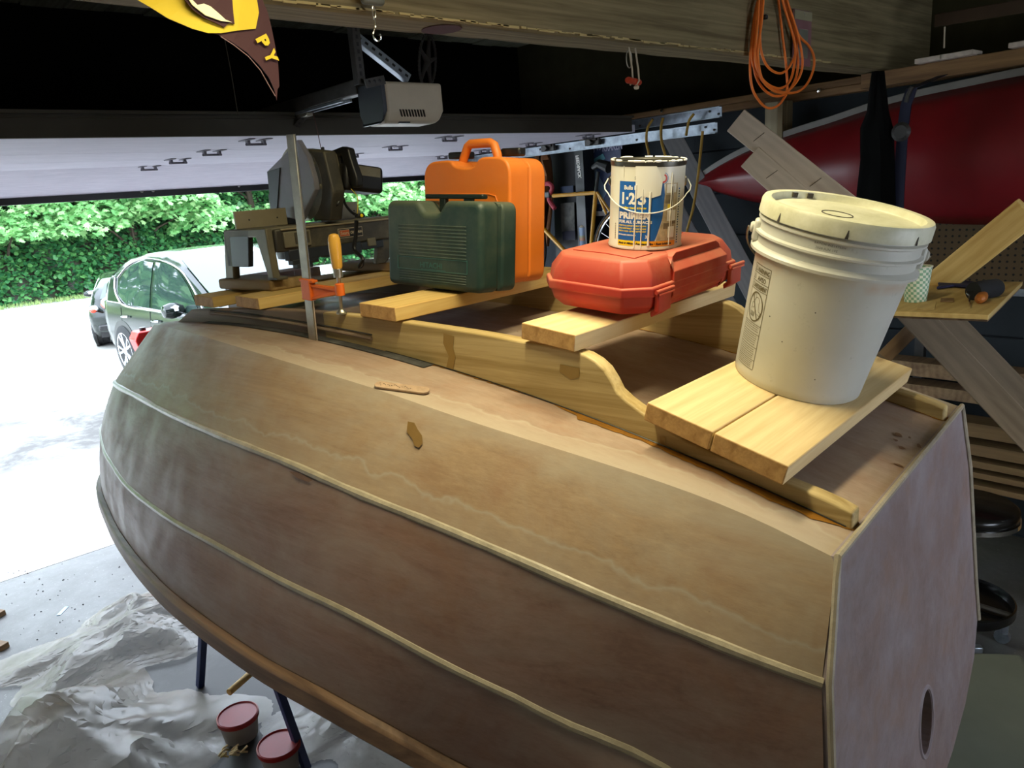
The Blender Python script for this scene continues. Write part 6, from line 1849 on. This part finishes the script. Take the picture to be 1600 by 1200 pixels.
# dark apron and blue strap hanging by the canoe, slats on the shelf rail
ap = thing('hanging_apron', 'black cloth apron hanging in front of the red canoe', 'apron', (0, 0, 0))
rows = [(1366, 1378, 112), (1362, 1381, 140), (1358, 1385, 175), (1347, 1392, 200), (1346, 1394, 215), (1346, 1396, 250), (1340, 1398, 300), (1338, 1400, 360)]
vs = []
for i, (xa, xb, y) in enumerate(rows):
    for k in range(9):
        f = k / 8; vs.append(atX(xa + (xb - xa) * f, y, 3.92 - .03 * math.sin(f * PI) - .012 * math.sin(f * 9 + i * .4)))
fs = [(i * 9 + k, i * 9 + k + 1, i * 9 + k + 10, i * 9 + k + 9) for i in range(len(rows) - 1) for k in range(8)]
o = MB().add(vs, fs).build('cloth', plain('black_cloth', '0a0a0a', 1.0, spec=.1), ap, smooth=True); sd = o.modifiers.new('s', 'SOLIDIFY'); sd.thickness = .012
bp = thing('blue_strap', 'blue strap with a round buckle hanging against the red canoe', 'strap', (0, 0, 0))
MB().ribbon([Vector((4.42, atX(1424, 138, 3.93).y, 2.52))] + [atX(x, y, 3.93) for x, y in ((1424, 138), (1415, 165), (1411, 195), (1408, 230), (1404, 300), (1402, 360))], (0, 1, 0), .05, (.008, 0, 0)).build('webbing', plain('navy_webbing', '0e1430', .7), bp)
MB().lathe([(0, 0), (.042, 0), (.045, .01), (.03, .02), (0, .02)], 18, axis='x').build('buckle', plain('dark_buckle', '2c2a28', .5), bp, loc=atX(1409, 206, 3.90), rot=(0, PI, 0))
MB().tube([atX(1425, 136, 3.93), atX(1419, 148, 3.93), atX(1416, 160, 3.93)], .01, 8).build('hook', M['dark_steel'], bp)
sr = thing('ceiling_shelf', 'orange brown timber rail of the high shelf at the upper right', 'shelf', (0, 0, 0))
zsf = 2.53
MB().box((4.36, .55, zsf), (.09, 2.7, .075)).build('rail', M['stud_x'], sr, bevel=.003)
for k, (xa, xb, y, lab) in enumerate(((1433, 1476, 104, 'left pale slat lying on the high shelf rail'), (1472, 1524, 93, 'middle pale slat lying on the high shelf rail'), (1578, 1640, 86, 'right pale slat lying on the high shelf rail'))):
    A_, B3 = atX(xa, y, 4.3), atX(xb, y - 3, 4.3)
    t_ = thing('slat', lab, 'slat', (4.33, (A_.y + B3.y) / 2, zsf + .0385))
    MB().box((0, 0, .012), (.14, abs(A_.y - B3.y), .024)).build('slat_body', M['greyboard'], t_, bevel=.004)
rf = thing('ceiling_shelf', 'faint brown rafter in the dark at the top right corner', 'rafter', (0, 0, 0))
stick(rf, 'rafter_timber', atX(1462, 32, 4.3), atX(1620, 6, 4.3), .06, .04, plain('dim_rafter', '3a2a18', .9))
MB().tube([atX(1476, 42, 4.3), atX(1475, 75, 4.3)], .004, 5).build('wire', M['cream'], rf)
bl_ = MB().lathe([(0, 0), (.012, .001), (.012, .008), (0, .010)], 10, axis='x')
for k, (x, y) in enumerate(((1035, 173), (1280, 141))):
    MB().lathe([(0, 0), (.013, .001), (.012, .008), (0, .010)], 10, axis='x').build('bolt_head', M['chrome'], wr, loc=atX(x, y, 4.445), rot=(0, PI, 0))

# ------------------------------------------------------------------ cars outside
m, t, b = nt('car_paint'); b.inputs['Base Color'].default_value = (0.006, 0.010, 0.008, 1); b.inputs['Roughness'].default_value = 0.12; b.inputs['Specular IOR Level'].default_value = .45
M['car'] = m
m, t, b = nt('car_glass'); b.inputs['Base Color'].default_value = (0.02, 0.035, 0.03, 1); b.inputs['Roughness'].default_value = 0.03; b.inputs['Specular IOR Level'].default_value = .55
M['glass'] = m
M['alloy'] = plain('alloy_wheel', 'c8ccd2', .25, .8, .05)
M['tail'] = plain('red_tail_lamp', 'd2361e', .25); M['tail_clear'] = plain('clear_lamp', 'd5d8dc', .2)
def car(label, loc, rz, full=True):
    """local: +x forward (front), +y left side, z up; origin at the rear left wheel contact line centre"""
    root = thing('car', label, 'car', loc, (0, 0, rz), group=None)
    # stations along x: (x, lower z, belt z, roof z (or None), half width at belt, half width at roof)
    W = .93
    side_top = [(-.92, .78), (-.96, .98), (-.88, 1.12), (-.70, 1.22), (-.40, 1.45), (-.05, 1.60), (.6, 1.675), (1.2, 1.665), (1.75, 1.56), (2.25, 1.34), (2.75, 1.10), (3.35, 1.02), (3.75, .90), (3.88, .70)]
    belt = lambda x: 1.03 - .02 * (x) if x < 2.6 else 1.0 - .03 * x + .03
    n = 44; rings = []
    xs_ = np.linspace(-.94, 3.86, n)
    tx, tz = [p[0] for p in side_top[1:]], [p[1] for p in side_top[1:]]
    tx[0] = -.95
    for x in xs_:
        zt = float(np.interp(x, tx, tz)); zb = belt(x); zl = .30 if -.7 < x < 3.6 else .42
        endf = min(1, (x + 1.0) / .35) if x < -.5 else (min(1, (3.95 - x) / .6) if x > 3.3 else 1)
        endf = max(.25, endf) ** .35
        w = W * endf
        zb_ = min(zb, zt - .02)
        prof = [(w * .90, zl), (w * .97, .42), (w * 1.0, .62), (w * 1.0, .80), (w * .97, zb_ - .01), (w * .95, zb_)]
        hgt = zt - zb_
        prof += [(w * (.95 - .20 * min(1, hgt / .6) * f ** 1.2), zb_ + hgt * f) for f in (.35, .7, .9)]
        prof += [(w * (.95 - .27 * min(1, hgt / .6)), zt - .01 * 0), (w * .3, zt + .02), (0, zt + .025)]
        rings.append([(x, y, z) for y, z in prof])
    k = len(rings[0]); vs = []; fs = []
    for r_ in rings:
        vs += [Vector(p) for p in r_] + [Vector((p[0], -p[1], p[2])) for p in r_[::-1]]
    K = 2 * k
    for i in range(n - 1):
        for j in range(K - 1):
            fs.append((i * K + j, i * K + j + 1, (i + 1) * K + j + 1, (i + 1) * K + j))
        fs.append((i * K + K - 1, i * K, (i + 1) * K, (i + 1) * K + K - 1))
    fs.append(tuple(range(K))); fs.append(tuple((n - 1) * K + j for j in range(K))[::-1])
    body = MB().add(vs, fs).build('body', M['car'], root, smooth=True, ang=40)
    def side_pt(x, z, off=.004, side=1):
        i = max(0, min(n - 2, int((x - xs_[0]) / (xs_[1] - xs_[0])))); f = (x - xs_[i]) / (xs_[i + 1] - xs_[i])
        def yat(r_):
            for a, c_ in zip(r_[:-1], r_[1:]):
                if a[2] <= z <= c_[2] + 1e-6 and c_[2] > a[2]: return a[1] + (c_[1] - a[1]) * (z - a[2]) / (c_[2] - a[2])
            return r_[-3][1]
        y = yat(rings[i]) * (1 - f) + yat(rings[i + 1]) * f
        return Vector((x, side * (y + off), z))
    def panel(name, pts, mat, side, off=.006, th=.004, sub=10):
        # pts polygon in x,z ; filled by strips in x
        xs2 = [p[0] for p in pts]; x0, x1 = min(xs2), max(xs2); mb = MB()
        def span(x):
            zs_ = []
            for i in range(len(pts)):
                (xa, za), (xb, zb2) = pts[i], pts[(i + 1) % len(pts)]
                if (xa - x) * (xb - x) <= 0 and xa != xb: zs_.append(za + (zb2 - za) * (x - xa) / (xb - xa))
            return min(zs_), max(zs_)
        m_ = 24; rows = []
        for i in range(m_ + 1):
            x = x0 + (x1 - x0) * min(.999, max(.001, i / m_)); a, c_ = span(x)
            rows.append([side_pt(x, a + (c_ - a) * j / 6, off, side) for j in range(7)])
        vv = [p for r_ in rows for p in r_]
        ff = [(i * 7 + j, i * 7 + j + 1, (i + 1) * 7 + j + 1, (i + 1) * 7 + j) for i in range(m_) for j in range(6)]
        return mb.add(vv, ff).build(name, mat, root, smooth=True, fix=True)
    for side in (1, -1):
        # side windows: rear quarter+rear door, front door
        panel('side_window', [(-.10, 1.12), (.22, 1.02), (.98, 1.01), (.98, 1.57), (.60, 1.59), (.25, 1.53), (-.05, 1.38), (-.16, 1.22)], M['glass'], side)
        panel('side_window', [(1.06, 1.01), (2.28, 1.00), (2.36, 1.06), (2.05, 1.30), (1.75, 1.46), (1.40, 1.56), (1.06, 1.575)], M['glass'], side)
        ch_ = [side_pt(x, z, .012, side) for x, z in ((-.28, 1.36), (-.24, 1.22), (-.12, 1.10), (.20, 1.00), (.98, .985), (1.6, .98), (2.4, .985))]
        MB().tube(crom(ch_, 40), .013, 6).build('chrome_strip', M['chrome'], root, smooth=True)
        ch_ = [side_pt(x, z, .008, side) for x, z in ((-.2, 1.36), (.1, 1.52), (.6, 1.615), (1.2, 1.60), (1.75, 1.49), (2.15, 1.30), (2.5, 1.06))]
        MB().tube(crom(ch_, 40), .008, 6).build('chrome_strip', M['chrome'], root, smooth=True)
        for x in (.02, 1.02, 2.3):
            pts = [side_pt(x, z, .003, side) for z in (.45, .6, .75, .9, .97)]
            MB().tube(pts, .003, 4).build('door_gap', M['black'], root)
        for x in (.20, 1.22):
            p = side_pt(x, .86, .02, side)
            MB().tube([p + Vector((-.10, 0, 0)), p + Vector((-.06, side * .02, 0)), p + Vector((.06, side * .02, 0)), p + Vector((.10, 0, 0))], .014, 8).build('door_handle', M['chrome'], root, smooth=True)
        # mirror
        mp_ = side_pt(2.02, 1.02, .10, side)
        mr = MB().lathe([(0, -.13), (.07, -.11), (.095, -.03), (.09, .05), (.05, .12), (0, .135)], 20, axis='y').build('mirror', M['car'], root, loc=mp_ + Vector((0, side * .04, .03)), smooth=True)
        MB().lathe([(0, .0), (.097, .0), (.09, .05), (.05, .075), (0, .08)], 20).build('mirror_cap', M['tail_clear'], mr, smooth=True)
        MB().box(mp_ + Vector((.02, -side * .04, -.04)), (.06, .14, .03)).build('mirror_arm', M['tail_clear'], root, bevel=.01)
        # tail lamp
        MB().lathe([(0, -.16), (.05, -.13), (.08, 0), (.05, .14), (0, .17)], 14, axis='x').build('tail_lamp', M['tail_clear'], root, loc=(-.74, side * .82, .99), smooth=True)
        MB().lathe([(0, -.12), (.04, -.10), (.06, 0), (.03, .10), (0, .12)], 14, axis='x').build('tail_lamp', M['tail'], root, loc=(-.80, side * .83, .96), smooth=True)
        for x in (0.0, 2.82):
            arch = MB().lathe([(.36, -.02), (.43, -.02), (.43, .02), (.36, .02)], 36, axis='y', c=(x, side * .915, .37)).build('wheel_arch', M['black'], root)
            MB().lathe([(0, -.05), (.40, -.05), (.40, .045), (0, .045)], 36, axis='y', c=(x, side * .875, .39)).build('arch_liner', M['black'], root)
            wh = MB().lathe([(.20, -.11), (.30, -.12), (.355, -.10), (.365, -.04), (.365, .06), (.355, .10), (.29, .115), (.24, .10)], 40, axis='y').build('wheel', M['rubber'], root, loc=(x, side * .845, .365), smooth=True)
            MB().lathe([(.235, .085), (.26, .12), (.25, .12), (.235, .10)], 40, axis='y').build('rim', M['alloy'], wh, rot=(0, 0, 0 if side > 0 else PI), smooth=True)
            spk = MB()
            for q in range(5):
                a = 2 * PI * q / 5
                for da in (-.22, .22):
                    A_ = Vector((.05 * math.cos(a), .10, .05 * math.sin(a))); B_2 = Vector((.245 * math.cos(a + da), .115, .245 * math.sin(a + da)))
                    spk.tube([A_, B_2], [.020, .016], 6)
            spk.lathe([(0, .085), (.06, .09), (.055, .12), (0, .125)], 16, axis='y')
            spk.build('spokes', M['alloy'], wh, rot=(0, 0, 0 if side > 0 else PI), smooth=True)
            MB().lathe([(0, .03), (.24, .03)], 24, axis='y').build('brake_shadow_disc', M['black'], wh, rot=(0, 0, 0 if side > 0 else PI))
    # windscreen, rear window, plate, bumper
    wsp = [Vector((1.75, .70, 1.585)), Vector((1.75, -.70, 1.585)), Vector((2.72, -.80, 1.13)), Vector((2.72, .80, 1.13))]
    MB().prism([p + Vector((.02, 0, .02)) for p in wsp], (-.005, 0, -.005)).build('windscreen', M['glass'], root)
    MB().prism([Vector((-.40, .60, 1.50)), Vector((-.40, -.60, 1.50)), Vector((-.84, -.70, 1.19)), Vector((-.84, .70, 1.19))], (-.02, 0, .02)).build('rear_window', M['glass'], root)
    MB().box((-.965, 0, .82), (.02, .34, .16)).build('plate', M['white'], root, bevel=.004)
    MB().box((-.93, 0, .55), (.10, 1.6, .14)).build('bumper', M['black'], root, bevel=.03)
    MB().box((-.985, 0, .46), (.02, 1.3, .03)).build('bumper_trim', M['chrome'], root)
    MB().box((1.44, 0, .36), (4.3, 1.60, .16)).build('underbody', M['black'], root)
    return root
az = 0
# rear near wheel touches the drive at (2.53, 11.22); the nose points back towards the garage
hd = Vector((math.sin(.085), -math.cos(.085), 0))      # forward direction
rz = math.atan2(hd.y, hd.x)
leftv = Vector((-hd.y, hd.x, 0))
# near side is the car's right or left, whichever faces -x
side = 1 if leftv.x < 0 else -1
loc = Vector((2.66, 11.15, 0)) - leftv * (side * .93)
car('glossy black hatchback parked nose first on the driveway, mirror visible', (loc.x, loc.y, 0), rz)
c2_ = car('second dark car mostly hidden behind the glossy black one, showing its rear lamp', (3.98, 14.6, 0), math.radians(74), False)
c2_.scale = (1, 1, .72)
rd = thing('red_object', 'bright red plastic container half hidden behind the dinghy edge', 'container', atZ(228, 552, .0) * 1.0)  # added as a stand-in, real identity of this red shape unknown
rp = atD(233, 538, 5.0)
rd.location = (rp.x, rp.y, 0)
# ------------------------------------------------------------------ trees and ivy bank
def leafmat(name, c1, c2, c3):
    m, t, b = nt(name)
    oi = N(t, 'ShaderNodeNewGeometry')
    r_ = ramp(t, oi.outputs['Random Per Island'], [(0.0, hexc(c1)), (0.5, hexc(c2)), (1.0, hexc(c3))])
    t.links.new(r_, b.inputs['Base Color']); b.inputs['Roughness'].default_value = 0.45
    b.inputs['Transmission Weight'].default_value = 0.0
    tr = N(t, 'ShaderNodeBsdfTranslucent'); t.links.new(r_, tr.inputs[0])
    mx = N(t, 'ShaderNodeMixShader'); mx.inputs[0].default_value = .35
    out = [n for n in t.nodes if n.type == 'OUTPUT_MATERIAL'][0]
    t.links.new(b.outputs[0], mx.inputs[1]); t.links.new(tr.outputs[0], mx.inputs[2]); t.links.new(mx.outputs[0], out.inputs[0])
    return m
M['leafA'] = leafmat('maple_leaf', '5f9a58', '86bd76', 'b4d897')
M['leafB'] = leafmat('ivy_leaf', '2a5c38', '3f7d48', '6aa35c')
M['bark'] = wood('tree_bark', '4a4034', '2c261e', 'Z', 30, knots=False, rough=.95)
STAR = [(0, -.45), (.10, -.2), (.42, -.28), (.30, -.02), (.5, .12), (.26, .16), (.22, .40), (.08, .26), (0, .55), (-.08, .26), (-.22, .40), (-.26, .16), (-.5, .12), (-.30, -.02), (-.42, -.28), (-.10, -.2)]
def leaves(name, mat, parent, centres, size, tilt, rnd, simple=False):
    star = np.array(STAR if not simple else [(0, -.5), (.4, -.1), (.25, .35), (0, .5), (-.25, .35), (-.4, -.1)])
    n = len(centres); k = len(star)
    C_ = np.array(centres)
    nz = np.stack([rnd.normal(0, tilt, n) - .0, rnd.normal(0, tilt, n) - .45, np.abs(rnd.normal(.8, .3, n)) + .15], 1); nz /= np.linalg.norm(nz, axis=1)[:, None]
    ang = rnd.uniform(0, 2 * PI, n); ref = np.stack([np.cos(ang), np.sin(ang), np.zeros(n)], 1)
    ex = ref - nz * (ref * nz).sum(1)[:, None]; ex /= np.linalg.norm(ex, axis=1)[:, None]; ey = np.cross(nz, ex)
    s = rnd.uniform(.7, 1.25, n)[:, None, None] * size
    V = C_[:, None, :] + s * (star[None, :, 0:1] * ex[:, None, :] + star[None, :, 1:2] * ey[:, None, :])
    V[:, :, 2] -= (np.abs(star[None, :, 0]) * size * .25)
    V = V.reshape(-1, 3)
    me = bpy.data.meshes.new(name)
    me.vertices.add(len(V)); me.vertices.foreach_set('co', V.ravel().astype(np.float32))
    me.loops.add(n * k); me.loops.foreach_set('vertex_index', np.arange(n * k, dtype=np.int32))
    me.polygons.add(n); me.polygons.foreach_set('loop_start', np.arange(0, n * k, k, dtype=np.int32))
    me.update(calc_edges=True); me.validate()
    me.materials.append(mat)
    o = bpy.data.objects.new(name, me); COL.objects.link(o); o.parent = parent
    o['kind'] = 'stuff'
    return o
def tree(label, x, y, z0, boughs, count, seed, size=.26, mat=None, name='maple_tree', trunk=True, simple=False, tilt=.5, trunk_r=.16):
    rnd = np.random.RandomState(seed)
    root = thing(name, label, 'tree' if trunk else 'shrub', (x, y, 0))
    cs = []
    per = count // len(boughs)
    for (bx2, by2, bz2, rx, ry, rz2) in boughs:
        # upper shells of flattened boughs, drooping edge
        u = rnd.uniform(0, 2 * PI, per); r_ = np.sqrt(rnd.uniform(0, 1, per))
        px, py = r_ * np.cos(u), r_ * np.sin(u)
        pz = (1 - r_ ** 2) * 1.0 + rnd.normal(0, .10, per) - .2 * (rnd.uniform(0, 1, per) ** 2)
        cs.append(np.stack([bx2 + px * rx, by2 + py * ry, bz2 + pz * rz2], 1))
    cs = np.concatenate(cs)
    leaves('foliage', mat or M['leafA'], root, cs, size, tilt, rnd, simple)
    if trunk:
        MB().tube([(0, 0, -.1), (.05, .05, 1.5), (-.05, 0, 3.0), (.1, 0, z0)], [trunk_r, trunk_r * .8, trunk_r * .7, trunk_r * .3], 10).build('trunk', M['bark'], root, smooth=True)
        for q, (bx2, by2, bz2, *_r) in enumerate(boughs[:6]):
            MB().tube([(0, 0, max(1.0, bz2 - 1.0)), (bx2 * .5, by2 * .5, bz2 - .3), (bx2 * .95, by2 * .95, bz2)], [.05, .035, .015], 6).build('branch', M['bark'], root, smooth=True)
    return root
R_ = np.random.RandomState(17)
def boughs(n, w, d, z0, z1, rx=(1.0, 1.8)):
    out = []
    for k in range(n):
        a = R_.uniform(*rx); out.append((R_.uniform(-w, w), R_.uniform(-d, d) - .6, R_.uniform(z0, z1), a, a * .9, a * .42))
    return out
GY = 25.5
tree('bushy light green maple at the far left of the driveway edge', 3.6, GY + 1.2, 5.0, boughs(20, 2.0, 1.2, 1.7, 4.8), 13000, 1, size=.21)
tree('maple with layered pale green boughs behind the parked car', 7.2, GY + 1.0, 5.4, boughs(22, 2.2, 1.3, 1.9, 5.0), 14000, 2, size=.21)
tree('maple right of the parked car, behind the miter saw', 11.4, GY + 1.2, 5.4, boughs(24, 2.3, 1.3, 1.3, 5.0), 14000, 3, size=.21)
tree('maple seen between the saw and the orange case', 15.8, GY + 1.0, 5.4, boughs(22, 2.4, 1.4, .8, 5.0), 8500, 4)
tree('maple on the right seen under the garage door beside the orange case', 20.5, GY + .8, 5.4, boughs(16, 2.6, 1.4, .8, 5.0), 6000, 5)
# taller trees beyond the left side of the drive (seen in the car's paint)
for k, (x_, lab) in enumerate(((-2.5, 'tall maple left of the driveway, out of the picture'), (-8.0, 'farther tall maple left of the driveway, out of the picture'))):
    tree(lab, x_, GY - .5, 11.0, [(R_.uniform(-3, 3), R_.uniform(-1, 1), R_.uniform(.8, 11.5), 2.2, 2.0, 1.1) for q in range(30)], 7000, 30 + k, size=.55)
0 and tree('tall maple crown above the driveway end, out of the picture', 8.0, GY + 5.5, 14.0, [(R_.uniform(-9, 12), R_.uniform(-1, 1), R_.uniform(6.5, 14), 2.4, 2.0, 1.2) for q in range(46)], 9000, 41, size=.6)
def ivy(label, x, w, seed):
    rnd = np.random.RandomState(seed); n = 9500
    root = thing('ivy_bank', label, 'ivy', (x, GY + 1.6, 0))
    px = rnd.uniform(-w, w, n); pz = rnd.uniform(0, 1, n) ** .8 * 3.9
    bulge = .35 * np.sin(px * 1.9 + seed) * np.cos(pz * 1.7) + .25 * np.sin(px * 4.1 + pz * 2.3)
    py = pz * .38 - 1.35 + bulge * .6 + rnd.normal(0, .07, n)
    leaves('foliage', M['leafB'], root, np.stack([px, py, pz], 1), .16, .55, rnd, True)
    vs = []; nn = 30
    for i in range(nn + 1):
        X = -w - .2 + (2 * w + .4) * i / nn
        for j in range(9):
            Z_ = -.2 + 4.4 * j / 8
            vs.append((X, Z_ * .38 - 1.05 + (.35 * math.sin(X * 1.9 + seed) * math.cos(Z_ * 1.7) + .25 * math.sin(X * 4.1 + Z_ * 2.3)) * .6, Z_))
    fs = [(i * 9 + j, (i + 1) * 9 + j, (i + 1) * 9 + j + 1, i * 9 + j + 1) for i in range(nn) for j in range(8)]
    MB().add(vs, fs).build('bank', M['soil'], root, smooth=True)
ivy('dark green ivy bank at the left behind the driveway', 4.5, 3.2, 1)
ivy('dark green ivy bank behind the parked cars', 10.6, 3.2, 2)
ivy('dark ivy bank behind the miter saw', 16.8, 3.2, 3)
ivy('dark ivy bank at the right end of the hedge row', 23.0, 3.2, 4)
grs = MB(); random.seed(8)
for k in range(1800):
    x = random.uniform(1.5, 8); y = random.uniform(GY - .7, GY + .2); h = random.uniform(.04, .14)
    a = random.uniform(0, 3)
    grs.add([(x, y, -.04), (x + .03 * math.cos(a), y + .03 * math.sin(a), -.04), (x + random.uniform(-.03, .03), y, h)], [(0, 1, 2)])
tag(grs.build('grass_tufts', M['lawn'], fix=False), 'grass tufts along the driveway edge', 'grass', kind='stuff')
# red container body: simple stand-in for an unidentified red shape
MB().box((0, 0, .0), (.01, .01, .01)).build('foot_pad', M['black'], rd) if False else None
zc = rp.z
MB().prism([Vector((-.10, 0, 0)), Vector((.16, 0, 0)), Vector((.16, 0, zc + .05)), Vector((.08, 0, zc + .09)), Vector((-.05, 0, zc + .09)), Vector((-.08, 0, zc + .04)), Vector((-.06, 0, zc - .05))], (0, .16, 0)).build('red_object_body', plain('bright_red_plastic', 'e0241c', .35), rd, bevel=.012, seg=3)
MB().lathe([(.022, 0), (.022, .02), (0, .022)], 14).build('cap', M['black'], rd, loc=(.0, .08, zc + .09))
